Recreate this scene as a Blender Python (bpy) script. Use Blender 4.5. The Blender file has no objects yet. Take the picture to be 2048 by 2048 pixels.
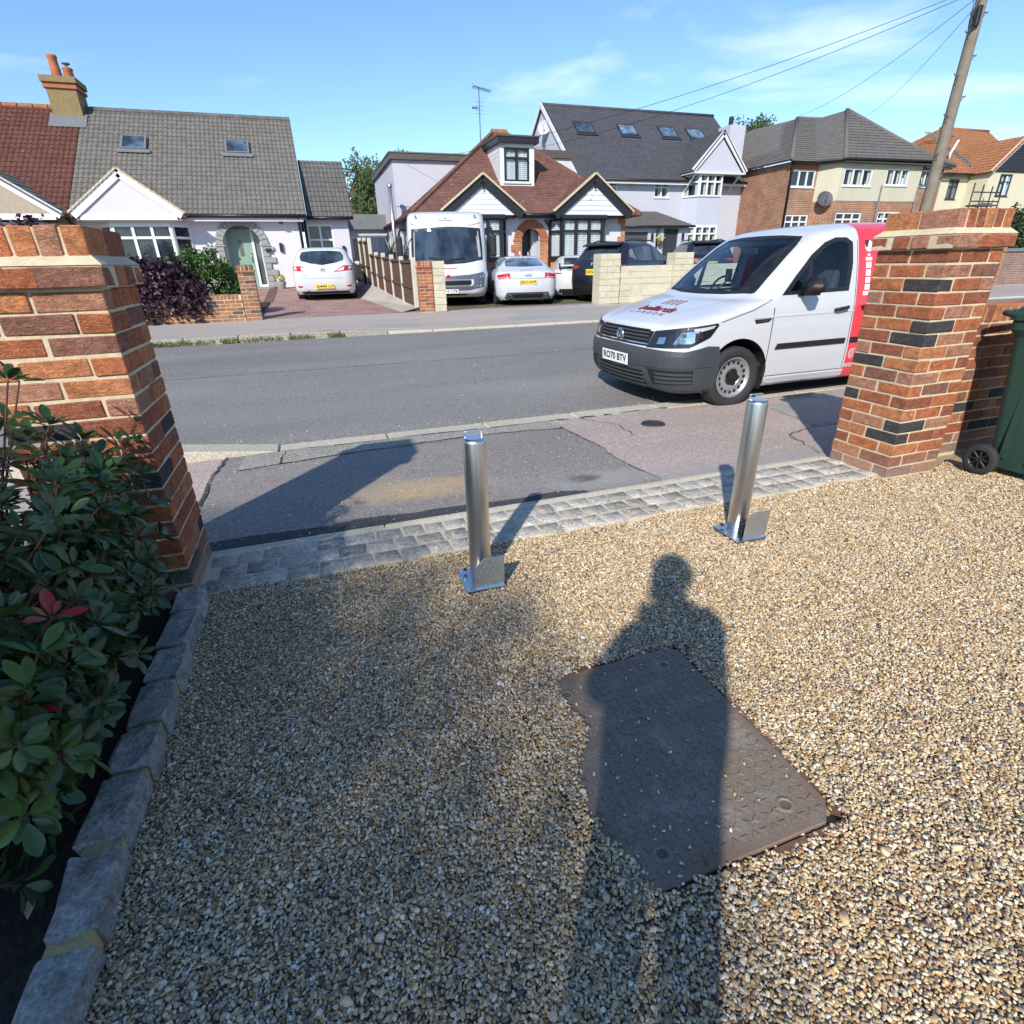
import bpy, bmesh, math, random
import numpy as np
from mathutils import Vector, Matrix, Euler
from mathutils.bvhtree import BVHTree
from mathutils.geometry import tessellate_polygon
random.seed(7); RNG = np.random.default_rng(7)
SC = bpy.context.scene
COL = SC.collection
PI = math.pi
rad = math.radians

# ---------------------------------------------------------------- camera
CAM_H = 1.3265
yaw, pitch, roll = rad(18.54), rad(24.60), rad(-1.256)
_f = Vector((math.sin(yaw)*math.cos(pitch), math.cos(yaw)*math.cos(pitch), -math.sin(pitch)))
_r = Vector((math.cos(yaw), -math.sin(yaw), 0.0))
_u = _r.cross(_f)
_r2 = _r*math.cos(roll) + _u*math.sin(roll)
_u2 = _u*math.cos(roll) - _r*math.sin(roll)
cd = bpy.data.cameras.new('camera'); cam = bpy.data.objects.new('camera', cd); COL.objects.link(cam)
m = Matrix((( _r2.x, _u2.x, -_f.x, 0), (_r2.y, _u2.y, -_f.y, 0), (_r2.z, _u2.z, -_f.z, CAM_H), (0, 0, 0, 1)))
cam.matrix_world = m
cd.sensor_fit = 'HORIZONTAL'; cd.sensor_width = 36.0; cd.lens = 36.0*1086.58/2048
cd.clip_start = 0.02; cd.clip_end = 3000
SC.camera = cam

# ---------------------------------------------------------------- sun, sky, exposure
SUN_EL, SUN_AZ = 34.0, 36.0        # elevation; direction the light travels, degrees clockwise from +Y
sd = Vector((math.sin(rad(SUN_AZ))*math.cos(rad(SUN_EL)), math.cos(rad(SUN_AZ))*math.cos(rad(SUN_EL)), -math.sin(rad(SUN_EL))))
sl = bpy.data.lights.new('sun', 'SUN'); sun = bpy.data.objects.new('sun', sl); COL.objects.link(sun)
sl.energy = 4.2; sl.angle = rad(1.0); sl.color = (1.0, 0.935, 0.82)
sun.rotation_mode = 'QUATERNION'; sun.rotation_quaternion = sd.to_track_quat('-Z', 'Y'); sun.location = (-20, -20, 30)
W = bpy.data.worlds.new('World'); SC.world = W; W.use_nodes = True
def world():
    nt = W.node_tree; N = nt.nodes; L = nt.links; N.clear()
    out = N.new('ShaderNodeOutputWorld'); bg = N.new('ShaderNodeBackground')
    sky = N.new('ShaderNodeTexSky'); sky.sky_type = 'NISHITA'; sky.sun_disc = False
    sky.sun_elevation = rad(SUN_EL)
    sky.sun_rotation = math.atan2(-sd.x, -sd.y)
    sky.altitude = 0; sky.air_density = 1.0; sky.dust_density = 0.05; sky.ozone_density = 1.6
    hs = N.new('ShaderNodeHueSaturation'); hs.inputs['Saturation'].default_value = 1.04; hs.inputs['Value'].default_value = 1.0
    tn = N.new('ShaderNodeMixRGB'); tn.blend_type = 'MULTIPLY'; tn.inputs[0].default_value = 1; tn.inputs[2].default_value = (0.75, 0.865, 1.0, 1); L.new(sky.outputs[0], tn.inputs[1]); L.new(tn.outputs[0], hs.inputs['Color'])
    tc = N.new('ShaderNodeTexCoord'); mp = N.new('ShaderNodeMapping'); mp.inputs['Scale'].default_value = (1.1, 1.1, 4.5)
    mp.inputs['Location'].default_value = (2.35, 0.6, 0.3)
    L.new(tc.outputs['Generated'], mp.inputs[0])
    n = N.new('ShaderNodeTexNoise'); n.inputs['Scale'].default_value = 1.9; n.inputs['Detail'].default_value = 9; n.inputs['Roughness'].default_value = 0.55; n.inputs['Distortion'].default_value = 0.35
    L.new(mp.outputs[0], n.inputs['Vector'])
    rp = N.new('ShaderNodeValToRGB'); rp.color_ramp.elements[0].position = 0.58; rp.color_ramp.elements[1].position = 0.80
    rp.color_ramp.elements[1].color = (0.6, 0.6, 0.6, 1)
    L.new(n.outputs[0], rp.inputs[0])
    mx = N.new('ShaderNodeMixRGB'); mx.inputs[2].default_value = (7.2, 7.6, 8.4, 1)
    L.new(rp.outputs[0], mx.inputs[0]); L.new(hs.outputs[0], mx.inputs[1])
    L.new(mx.outputs[0], bg.inputs[0]); bg.inputs[1].default_value = 0.148
    L.new(bg.outputs[0], out.inputs[0])
world()
SC.view_settings.view_transform = 'Standard'; SC.view_settings.look = 'None'
SC.view_settings.exposure = 0.47; SC.view_settings.gamma = 1.0; SC.view_settings.use_curve_mapping = False
SC.render.engine = 'CYCLES'
SC.cycles.use_denoising = True
SC.cycles.max_bounces = 8; SC.cycles.transparent_max_bounces = 12

# ---------------------------------------------------------------- mesh helpers
class MB:
    def __init__(s): s.v = []; s.f = []; s.m = []
    def add(s, vs, fs, mi=0):
        b = len(s.v); s.v += [tuple(p) for p in vs]; s.f += [tuple(b+i for i in f) for f in fs]; s.m += [mi]*len(fs); return s
    def box(s, a, b, mi=0):
        x0, y0, z0 = a; x1, y1, z1 = b
        return s.add([(x0,y0,z0),(x1,y0,z0),(x1,y1,z0),(x0,y1,z0),(x0,y0,z1),(x1,y0,z1),(x1,y1,z1),(x0,y1,z1)],
              [(0,3,2,1),(4,5,6,7),(0,1,5,4),(1,2,6,5),(2,3,7,6),(3,0,4,7)], mi)
    def quad(s, a, b, c, d, mi=0): return s.add([a,b,c,d], [(0,1,2,3)], mi)
    def prism(s, poly, vec, mi=0):
        n = len(poly); p = [Vector(q) for q in poly]; v = Vector(vec)
        fs = [tuple(range(n))[::-1], tuple(range(n, 2*n))] + [(i, (i+1) % n, n+(i+1) % n, n+i) for i in range(n)]
        return s.add(p + [q+v for q in p], fs, mi)
    def tube(s, pts, r, n=8, mi=0, r1=None, cap=True):
        pts = [Vector(p) for p in pts]; k = len(pts); vs = []; fs = []
        if r1 is None: r1 = r
        prev = None
        for i, p in enumerate(pts):
            d = (pts[min(i+1, k-1)] - pts[max(i-1, 0)]).normalized()
            if prev is None: a = d.orthogonal().normalized()
            else: a = (prev - d*prev.dot(d)).normalized()
            prev = a; b = d.cross(a); rr = r + (r1-r)*i/max(1, k-1)
            vs += [p + (a*math.cos(2*PI*j/n) + b*math.sin(2*PI*j/n))*rr for j in range(n)]
        for i in range(k-1):
            fs += [(i*n+j, i*n+(j+1) % n, (i+1)*n+(j+1) % n, (i+1)*n+j) for j in range(n)]
        if cap: fs += [tuple(range(n))[::-1], tuple(range((k-1)*n, k*n))]
        return s.add(vs, fs, mi)
    def lathe(s, prof, n, org=(0,0,0), axis='z', mi=0):
        o = Vector(org); vs = []; fs = []; k = len(prof)
        for (r, h) in prof:
            for j in range(n):
                c, t = r*math.cos(2*PI*j/n), r*math.sin(2*PI*j/n)
                vs.append(o + Vector({'z': (c, t, h), 'y': (c, h, t), 'x': (h, c, t)}[axis]))
        for i in range(k-1):
            fs += [(i*n+j, i*n+(j+1) % n, (i+1)*n+(j+1) % n, (i+1)*n+j) for j in range(n)]
        return s.add(vs, fs, mi)
    def mesh(s, name, mats, smooth=False, bevel=0, fix=True, seg=1):
        me = bpy.data.meshes.new(name); me.from_pydata(s.v, [], s.f)
        for mt in (mats if isinstance(mats, (list, tuple)) else [mats]): me.materials.append(MT(mt))
        if any(s.m): me.polygons.foreach_set('material_index', s.m)
        if fix or bevel:
            bm = bmesh.new(); bm.from_mesh(me)
            if fix: bmesh.ops.recalc_face_normals(bm, faces=bm.faces)
            if bevel: bmesh.ops.bevel(bm, geom=list(bm.edges), offset=bevel, segments=seg, affect='EDGES', profile=0.5)
            bm.to_mesh(me); bm.free()
        if smooth: me.polygons.foreach_set('use_smooth', [True]*len(me.polygons))
        me.update(); return me
    def build(s, name, mats, parent=None, smooth=False, bevel=0, fix=True, kind=None, seg=1):
        return link(name, s.mesh(name, mats, smooth, bevel, fix, seg), parent, kind)
def tag(o, label, cat, group=None, kind=None):
    o['label'] = label; o['category'] = cat
    if group: o['group'] = group
    if kind: o['kind'] = kind
    return o
def thing(name, loc, label, cat, group=None, rz=None):
    o = bpy.data.objects.new(name, None); COL.objects.link(o); o.location = loc; o.empty_display_size = 0.2
    if rz is not None: o.rotation_euler.z = rz; LOCAL.add(o.name)
    return tag(o, label, cat, group)
LOCAL = set()
def link(name, me, parent=None, kind=None):
    o = bpy.data.objects.new(name, me); COL.objects.link(o)
    if parent is not None:
        o.parent = parent
        if parent.type == 'EMPTY' and parent.name not in LOCAL: o.matrix_parent_inverse = Matrix.Translation(-parent.location)
    if kind: o['kind'] = kind
    return o
def struct(o): o['kind'] = 'structure'; return o
def B(name, mat, parent, a, b, bevel=0): return MB().box(a, b).build(name, mat, parent, bevel=bevel)

# ---------------------------------------------------------------- materials
MATS = {}
def MT(k):
    return k if not isinstance(k, str) else MATS[k]
class NT:
    def __init__(s, name):
        s.m = bpy.data.materials.new(name); s.m.use_nodes = True; s.t = s.m.node_tree; s.N = s.t.nodes; s.L = s.t.links
        s.b = s.N['Principled BSDF']; MATS[name] = s.m
    def n(s, typ, **kw):
        x = s.N.new('ShaderNode'+typ)
        for k, v in kw.items():
            if hasattr(x, k): setattr(x, k, v)
            else: x.inputs[k.replace('_', ' ')].default_value = v
        return x
    def l(s, a, b): s.L.new(a, b)
    def coord(s, kind='Object', scale=None):
        c = s.n('TexCoord').outputs[kind]
        if kind == 'World': pass
        if scale is not None:
            mp = s.n('Mapping'); mp.inputs['Scale'].default_value = scale if hasattr(scale, '__len__') else (scale,)*3
            s.l(c, mp.inputs[0]); c = mp.outputs[0]
        return c
    def pos(s, scale=None):
        c = s.n('NewGeometry').outputs['Position']
        if scale is not None:
            mp = s.n('Mapping'); mp.inputs['Scale'].default_value = scale if hasattr(scale, '__len__') else (scale,)*3
            s.l(c, mp.inputs[0]); c = mp.outputs[0]
        return c
    def noise(s, vec, scale, detail=4, rough=0.55, dist=0):
        x = s.n('TexNoise'); x.inputs['Scale'].default_value = scale; x.inputs['Detail'].default_value = detail; x.inputs['Roughness'].default_value = rough; x.inputs['Distortion'].default_value = dist
        if vec is not None: s.l(vec, x.inputs['Vector'])
        return x.outputs[0]
    def ramp(s, fac, stops, interp='LINEAR'):
        r = s.n('ValToRGB'); cr = r.color_ramp; cr.interpolation = interp
        while len(cr.elements) > 1: cr.elements.remove(cr.elements[-1])
        for i, (p, c) in enumerate(stops):
            e = cr.elements[0] if i == 0 else cr.elements.new(p)
            e.position = p; c = (c, c, c) if not hasattr(c, '__len__') else c; e.color = (*c[:3], 1)
        s.l(fac, r.inputs[0]); return r.outputs[0]
    def mix(s, fac, a, b, mode='MIX'):
        x = s.n('MixRGB'); x.blend_type = mode
        for i, q in ((0, fac), (1, a), (2, b)):
            if isinstance(q, (int, float)): x.inputs[i].default_value = q if i == 0 else (q, q, q, 1)
            elif isinstance(q, (tuple, list)): x.inputs[i].default_value = (*q[:3], 1)
            else: s.l(q, x.inputs[i])
        return x.outputs[0]
    def math(s, op, a, b=None, clamp=False):
        x = s.n('Math'); x.operation = op; x.use_clamp = clamp
        for i, q in ((0, a), (1, b)):
            if q is None: continue
            if isinstance(q, (int, float)): x.inputs[i].default_value = q
            else: s.l(q, x.inputs[i])
        return x.outputs[0]
    def bump(s, h, strength=0.3, dist=0.01, nrm=None):
        x = s.n('Bump'); x.inputs['Strength'].default_value = strength; x.inputs['Distance'].default_value = dist
        s.l(h, x.inputs['Height'])
        if nrm is not None: s.l(nrm, x.inputs['Normal'])
        s.l(x.outputs[0], s.b.inputs['Normal']); return x.outputs[0]
    def set(s, col=None, rough=None, metal=None, spec=None, **kw):
        for k, v in (('Base Color', col), ('Roughness', rough), ('Metallic', metal), ('Specular IOR Level', spec)):
            if v is None: continue
            if isinstance(v, (int, float)): s.b.inputs[k].default_value = v
            elif isinstance(v, (tuple, list)): s.b.inputs[k].default_value = (*v[:3], 1)
            else: s.l(v, s.b.inputs[k])
        for k, v in kw.items(): s.b.inputs[k.replace('_', ' ')].default_value = v
        return s
def M(name, col, rough=0.7, var=0.18, scale=3.0, bump=0.0, bscale=60, metal=0.0, spec=0.4, objvar=0.0, bdist=0.005, grime=0.0):
    t = NT(name); P = t.pos()
    a = tuple(c*(1-var) for c in col); b = tuple(min(1, c*(1+var)) for c in col)
    n = t.mix(0.5, t.noise(P, scale, 5, 0.6), t.noise(P, scale*11, 3, 0.6))
    c = t.ramp(n, [(0.32, a), (0.68, b)])
    if objvar:
        rnd = t.n('ObjectInfo').outputs['Random']
        c = t.mix(1.0, c, t.ramp(rnd, [(0, 1-objvar), (1, 1+objvar)]), 'MULTIPLY')
    if grime:
        g = t.ramp(t.noise(t.pos((1, 1, 0.35)), scale*0.7, 6, 0.65, 0.6), [(0.5, 0.0), (0.75, 1.0)])
        c = t.mix(t.math('MULTIPLY', g, grime), c, tuple(x*0.45 for x in col))
    t.set(c, rough, metal, spec)
    if bump: t.bump(t.noise(P, bscale, 4, 0.6), bump, bdist)
    return t
# ---------------------------------------------------------------- surface materials
def mat_asphalt(name, col, speck=0.5, crack=False, warm=0.0):
    t = NT(name); P = t.pos()
    big = t.noise(t.pos((0.25, 1.0, 1.0)), 0.9, 5, 0.6)
    c = t.ramp(big, [(0.3, tuple(x*0.86 for x in col)), (0.7, tuple(x*1.14 for x in col))])
    fine = t.noise(P, 130, 3, 0.75); mid = t.noise(P, 38, 4, 0.75)
    c = t.mix(1.0, c, t.ramp(fine, [(0.32, 1-speck*1.1), (0.5, 1.0), (0.68, 1+speck*1.4)]), 'MULTIPLY')
    c = t.mix(1.0, c, t.ramp(mid, [(0.32, 1-speck*.55), (0.5, 1.0), (0.68, 1+speck*.6)]), 'MULTIPLY')
    sp = t.ramp(t.noise(P, 52, 2, 0.5), [(0.66, 0.0), (0.71, 1.0)])
    c = t.mix(t.math('MULTIPLY', sp, 0.55), c, (0.55, 0.53, 0.50))
    dk = t.ramp(t.noise(P, 31, 3, 0.6), [(0.30, 1.0), (0.35, 0.0)])
    c = t.mix(t.math('MULTIPLY', dk, 0.5), c, tuple(x*.3 for x in col))
    sp2 = t.ramp(t.noise(P, 2.3, 6, 0.7, 0.8), [(0.60, 0.0), (0.78, 1.0)])
    c = t.mix(t.math('MULTIPLY', sp2, 0.35), c, tuple(x*0.55 for x in col))
    if crack:
        sx = t.n('SeparateXYZ'); t.l(P, sx.inputs[0])
        w = t.math('MULTIPLY', t.math('SUBTRACT', t.noise(t.pos((0.6, 0, 0)), 1.0, 6, 0.7), 0.5), 0.25)
        d = t.math('ABSOLUTE', t.math('SUBTRACT', t.math('ADD', sx.outputs[1], w), 8.35))
        gate = t.ramp(t.noise(t.pos((1, 0, 0)), 1.7, 3), [(0.38, 0.0), (0.5, 1.0)])
        k = t.math('MULTIPLY', t.ramp(d, [(0.010, 1.0), (0.022, 0.0)]), gate)
        c = t.mix(t.math('MULTIPLY', k, 0.8), c, (0.02, 0.02, 0.022))
        d2 = t.math('ABSOLUTE', t.math('SUBTRACT', t.math('ADD', sx.outputs[1], w), 6.2))
        c = t.mix(t.math('MULTIPLY', t.ramp(d2, [(0.1, 1.0), (0.6, 0.0)]), 0.16), c, (0.36, 0.35, 0.34))
    t.set(c, 0.88, 0, 0.25)
    t.bump(t.mix(0.5, fine, mid), 0.5, 0.008)
    return t
mat_asphalt('road_asphalt', (0.205, 0.195, 0.187), 0.5, True)
mat_asphalt('tarmac_grey', (0.2, 0.19, 0.188), 0.35)
mat_asphalt('tarmac_dark', (0.055, 0.057, 0.062), 0.4)
mat_asphalt('paving_red', (0.33, 0.265, 0.235), 0.35)
mat_asphalt('paving_far', (0.36, 0.315, 0.285), 0.3)
mat_asphalt('slab_concrete', (0.30, 0.29, 0.27), 0.3)
mat_asphalt('kerb_concrete', (0.47, 0.43, 0.35), 0.35)
mat_asphalt('rough_concrete', (0.30, 0.285, 0.245), 0.75)
def mat_patch():
    # grey tarmac with an ochre sand spill and a cement wash, both real stains on the surface
    t = mat_asphalt('tarmac_stained', (0.235, 0.213, 0.198), 0.45)
    base = t.b.inputs['Base Color'].links[0].from_socket
    P = t.pos(); sx = t.n('SeparateXYZ'); t.l(P, sx.inputs[0])
    def blob(cx, cy, rx, ry, ns, soft=0.6):
        dx = t.math('DIVIDE', t.math('SUBTRACT', sx.outputs[0], cx), rx); dy = t.math('DIVIDE', t.math('SUBTRACT', sx.outputs[1], cy), ry)
        d = t.math('ADD', t.math('MULTIPLY', dx, dx), t.math('MULTIPLY', dy, dy))
        d = t.math('ADD', d, t.math('MULTIPLY', t.math('SUBTRACT', t.noise(P, ns, 6, 0.7, 0.5), 0.5), 2.0))
        return t.ramp(d, [(0.0, 1.0), (soft, 0.35), (1.0, 0.0)])
    c = t.mix(t.math('MULTIPLY', t.math('MULTIPLY', blob(0.50, 3.36, 0.55, 0.25, 14), t.ramp(t.noise(P, 60, 4, .7), [(.35, .35), (.6, 1)])), 0.85), base, (0.52, 0.37, 0.19))
    c = t.mix(t.math('MULTIPLY', blob(0.25, 3.55, 0.3, 0.35, 7), 0.3), c, (0.38, 0.30, 0.2))
    c = t.mix(t.math('MULTIPLY', blob(1.75, 3.05, 0.55, 0.18, 5, 0.8), 0.7), c, (0.33, 0.325, 0.30))
    c = t.mix(t.math('MULTIPLY', blob(1.55, 3.12, 0.16, 0.09, 6), 0.8), c, (0.07, 0.07, 0.072))
    t.set(c)
mat_patch()
def mat_redpave():
    t = mat_asphalt('paving_stained', (0.40, 0.325, 0.285), 0.45)
    base = t.b.inputs['Base Color'].links[0].from_socket
    P = t.pos(); sx = t.n('SeparateXYZ'); t.l(P, sx.inputs[0])
    d = t.math('ADD', sx.outputs[1], t.math('MULTIPLY', t.math('SUBTRACT', t.noise(P, 2.5, 6, 0.7), 0.5), 0.35))
    c = t.mix(t.math('MULTIPLY', t.ramp(t.math('SUBTRACT', d, 2.6), [(0.30, 1.0), (0.62, 0.0)]), 0.75), base, (0.30, 0.30, 0.285))
    t.set(c)
mat_redpave()
M('soil', (0.035, 0.026, 0.019), 0.95, 0.5, 9, 0.9, 45, bdist=0.02)
M('earth', (0.10, 0.10, 0.05), 0.95, 0.4, 1.2, 0.4, 20)
M('driveway_bed', (0.33, 0.26, 0.175), 0.95, 0.5, 40, 0.6, 90)
def mat_mortar():
    t = NT('mortar'); P = t.pos()
    c = t.ramp(t.noise(P, 40, 5, 0.7), [(0.25, (0.46, 0.38, 0.25)), (0.75, (0.70, 0.60, 0.43))])
    c = t.mix(t.math('MULTIPLY', t.ramp(t.noise(P, 4, 4), [(0.5, 0), (0.7, 1)]), 0.4), c, (0.33, 0.29, 0.22))
    t.set(c, 0.95, 0, 0.2); t.bump(t.noise(P, 160, 4, 0.7), 0.6, 0.004)
mat_mortar()
M('pale_mortar', (0.55, 0.49, 0.37), 0.95, 0.18, 14, 0.6, 120)
M('ochre_mortar', (0.42, 0.33, 0.15), 0.95, 0.25, 20, 0.5, 120)
def mat_granite(name, col):
    t = NT(name); P = t.pos(); rnd = t.n('ObjectInfo').outputs['Random']
    a = t.noise(P, 120, 3, 0.65); b = t.noise(P, 45, 4, 0.6)
    c = t.ramp(t.mix(0.5, a, b), [(0.30, tuple(x*0.35 for x in col)), (0.48, col), (0.66, tuple(min(.8, x*1.75) for x in col))])
    c = t.mix(1.0, c, t.ramp(rnd, [(0, 0.65), (1, 1.2)]), 'MULTIPLY')
    mo = t.ramp(t.noise(P, 14, 5, 0.7), [(0.5, 0), (0.68, 1)])
    c = t.mix(t.math('MULTIPLY', mo, 0.85), c, (0.55, 0.49, 0.38))
    t.set(c, 0.9, 0, 0.2); t.bump(t.noise(P, 70, 5, 0.7), 0.4, 0.005)
mat_granite('granite', (0.36, 0.335, 0.30)); 
def mat_granite_dark():
    t = NT('granite_mossy'); P = t.pos(); rnd = t.n('ObjectInfo').outputs['Random']
    c = t.ramp(t.mix(0.5, t.noise(P, 110, 3, 0.65), t.noise(P, 22, 5, 0.65)), [(0.32, (0.11, 0.105, 0.10)), (0.5, (0.31, 0.30, 0.285)), (0.68, (0.58, 0.56, 0.52))])
    c = t.mix(1.0, c, t.ramp(rnd, [(0, 0.8), (1, 1.2)]), 'MULTIPLY')
    c = t.mix(t.math('MULTIPLY', t.ramp(t.noise(P, 9, 5, 0.7), [(0.5, 0), (0.65, 1)]), 0.45), c, (0.14, 0.15, 0.09))
    t.set(c, 0.9, 0, 0.25); t.bump(t.noise(P, 40, 7, 0.72), 0.9, 0.012)
mat_granite_dark()

# ---------------------------------------------------------------- terrain, road, pavements
mb = MB(); ys = [(-700, -.30), (2.0, -.30), (13.6, -.30), (14.0, .12), (23, .34), (27, .6), (35, 1.15), (60, 1.6), (900, 1.6)]
for (a, za), (b, zb) in zip(ys, ys[1:]): mb.quad((-900, a, za), (900, a, za), (900, b, zb), (-900, b, zb))
struct(mb.build('ground', 'earth'))
ROAD0, ROAD1, ZR0, ZR1 = 4.97, 11.60, -.055, .075
def grid_sheet(name, mat, xs, ysz):
    mb = MB()
    for x0, x1 in zip(xs, xs[1:]):
        for (a, b) in zip(ysz, ysz[1:]):
            mb.quad((x0, a[0], a[1](x0)), (x1, a[0], a[1](x1)), (x1, b[0], b[1](x1)), (x0, b[0], b[1](x0)))
    return mb.build(name, mat)
def K(z): return lambda x: z
struct(grid_sheet('road', 'road_asphalt', [-200, -20, 0, 20, 60, 300], [(4.9, K(-.096)), (8.3, K(.01)), (11.7, K(.078))]))
def roadz(y): return -.056 + (y-4.9)/3.4*.086 if y < 8.3 else .03 + (y-8.3)/3.4*.048
struct(grid_sheet('pavement', 'paving_stained', [-60, -.86, 1.99, 60], [(2.7, K(-.004)), (4.73, K(-.07))]))
# grey tarmac reinstatement in front of the gate, and the strips along its edges
def sheet(name, mat, pts, parent=None): return MB().add(pts, [tuple(range(len(pts)))]).build(name, mat, parent)
def pz(y): return -.004 - (y-2.7)/2.03*.066
def psheet(name, mat, pts, dz=.004): return struct(sheet(name, mat, [(x, y, pz(y)+dz) for x, y in pts]))
psheet('tarmac_patch', 'tarmac_stained', [(-.86, 2.86), (-.2, 2.86), (.6, 2.86), (1.3, 2.86), (2.02, 2.86), (2.03, 3.1), (1.97, 3.4), (2.02, 3.75), (2.0, 4.16), (1.98, 4.73), (1, 4.73), (0, 4.73), (-.5, 4.73), (-.84, 4.73), (-.88, 4.24), (-.855, 3.6)])
psheet('tarmac_fillet', 'tarmac_dark', [(-.8, 2.842), (0, 2.842), (.8, 2.842), (1.5, 2.842), (1.46, 2.90), (1.28, 2.955), (1.05, 2.93), (.69, 2.96), (.5, 2.975), (.4, 2.96), (.2, 2.99), (.06, 3.0), (-.1, 2.965), (-.27, 2.97), (-.5, 2.99), (-.72, 2.98), (-.82, 2.96)], .008)
psheet('kerb_haunch', 'rough_concrete', [(-.72, 4.30), (-.45, 4.36), (-.1, 4.40), (.3, 4.46), (.55, 4.44), (.9, 4.50), (1.35, 4.52), (1.7, 4.47), (1.99, 4.42), (1.98, 4.735), (0, 4.735), (-.70, 4.735)], .008)
pav = psheet('paving_slabs', 'slab_concrete', [(4.02, 3.52), (6.6, 3.52), (6.6, 4.6), (4.88, 4.6), (4.2, 4.27)], .003)
for (x0, x1, y0, y1) in [(4.15, 4.87, 3.56, 4.05), (4.89, 5.6, 3.56, 4.05), (4.25, 4.95, 4.07, 4.4), (4.97, 5.7, 4.07, 4.55), (5.62, 6.4, 3.56, 4.05)]:
    MB().box((x0, y0, pz(y0)-.02), (x1, y1, pz(y0)+.004)).build('paving_slab', 'slab_concrete', pav, bevel=.004)
# dropped kerb on the near side: every stone a piece of its own
kerb = struct(MB().box((-40, 4.74, -.2), (60, 4.955, -.10)).build('kerb', 'kerb_concrete'))
x = -9.6
while x < 14:
    L = .915; z = -.066 if x > -1.3 else .045
    j = random.uniform(-.003, .003)
    if -2.3 < x < -1.3:
        MB().prism([(x+.004, 4.735, -.15), (x+.004, 4.735, .045), (x+L-.004, 4.735, -.062), (x+L-.004, 4.735, -.15)], (0, .23+j, 0)).build('kerb_stone', 'kerb_concrete', kerb, bevel=.01)
    else:
        MB().box((x+.005, 4.735, -.15), (x+L-.005, 4.965+j, z+j)).build('kerb_stone', 'kerb_concrete', kerb, bevel=.012)
    x += L
# open joints and cracks around the patch and kerb
def crack(parent, pts, w, jit=.02, n=7, mat='tarmac_dark'):
    r = random.Random(int(abs(pts[0][0]*97+pts[0][1]*31))); P = []
    for (a, b) in zip(pts, pts[1:]):
        for i in range(n): f = i/n; P.append((a[0]+(b[0]-a[0])*f+r.uniform(-jit, jit), a[1]+(b[1]-a[1])*f+r.uniform(-jit, jit)))
    P.append(pts[-1]); mb = MB()
    for (a, b) in zip(P, P[1:]):
        d = Vector((b[0]-a[0], b[1]-a[1])).normalized(); q = Vector((-d.y, d.x))*w*.5*r.uniform(.4, 1.3)
        mb.quad(*[(x, y, (pz(min(y, 4.73)) if y < 4.735 else -.066)+.0125) for x, y in ((a[0]-q.x, a[1]-q.y), (b[0]-q.x, b[1]-q.y), (b[0]+q.x, b[1]+q.y), (a[0]+q.x, a[1]+q.y))])
    mb.build('crack', mat, parent, fix=False)
tpo = bpy.data.objects['tarmac_patch']
crack(tpo, [(-.86, 2.95), (-.855, 3.6), (-.88, 4.24), (-.84, 4.72)], .020, .012); crack(tpo, [(2.02, 2.9), (1.97, 3.4), (2.02, 3.75), (1.99, 4.5)], .010, .012); crack(tpo, [(-.72, 4.30), (.3, 4.46), (1.35, 4.52), (1.99, 4.42)], .010, .015)
crack(tpo, [(-.6, 4.725), (.6, 4.73), (2.2, 4.728), (3.3, 4.73)], .012, .006, 12); crack(tpo, [(-.42, 4.36), (-.40, 4.72)], .010, .01, 4); crack(tpo, [(.55, 4.45), (.75, 4.48), (.9, 4.40)], .008, .02, 4); crack(tpo, [(2.3, 4.70), (2.5, 4.3), (2.45, 3.9)], .007, .03); crack(tpo, [(3.4, 2.9), (3.6, 3.4), (4.05, 3.55)], .009, .015)
crack(tpo, [(4.1, 3.54), (5.2, 3.53), (6.5, 3.54)], .014, .006)
# grit, chips and pale specks that gather on the tarmac and along the kerb
def grit():
    mb = MB(); r = random.Random(77)
    for i in range(520):
        k = r.random()
        if k < .45: x, y = r.uniform(-1.2, 4), 5.0+abs(r.gauss(0, .10)); z = -.096+(y-4.9)/3.4*.106
        elif k < .8: x, y = r.uniform(-.9, 3.5), r.uniform(2.88, 4.65); z = pz(y)+.010
        else: x, y = r.uniform(-4, 9), r.uniform(5.2, 11); z = -.096+(y-4.9)/3.4*.106 if y < 8.3 else .01+(y-8.3)/3.4*.068
        s = r.uniform(.003, .008)*(1 if y < 5.2 else 1.7); a = r.uniform(0, 6.28); q = [(x+math.cos(a+j*2.09)*s, y+math.sin(a+j*2.09)*s*r.uniform(.6, 1.2), z) for j in range(3)]
        mb.add(q+[(x, y, z+s*.8)], [(0, 1, 3), (1, 2, 3), (2, 0, 3)])
    return mb.build('grit', 'pale_mortar', fix=False)
tag(grit(), 'pale grit and stone chips scattered on the tarmac', 'grit', kind='stuff')
# gas or water stop cover in the pavement
t = thing('stopcock_cover', (2.81, 4.22, pz(4.22)), 'small round dark metal stopcock cover set in the red pavement', 'cover')
M('cast_iron', (0.06, 0.06, 0.062), 0.6, 0.3, 20, 0.3, 90, metal=0.4)
MB().lathe([(0.001, .010), (.075, .010), (.075, .0)], 20, (2.81, 4.22, pz(4.22))).build('lid', 'cast_iron', t)
MB().lathe([(.078, .004), (.082, .012), (.105, .012), (.112, .0)], 20, (2.81, 4.22, pz(4.22))).build('rim', 'cast_iron', t)

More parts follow.
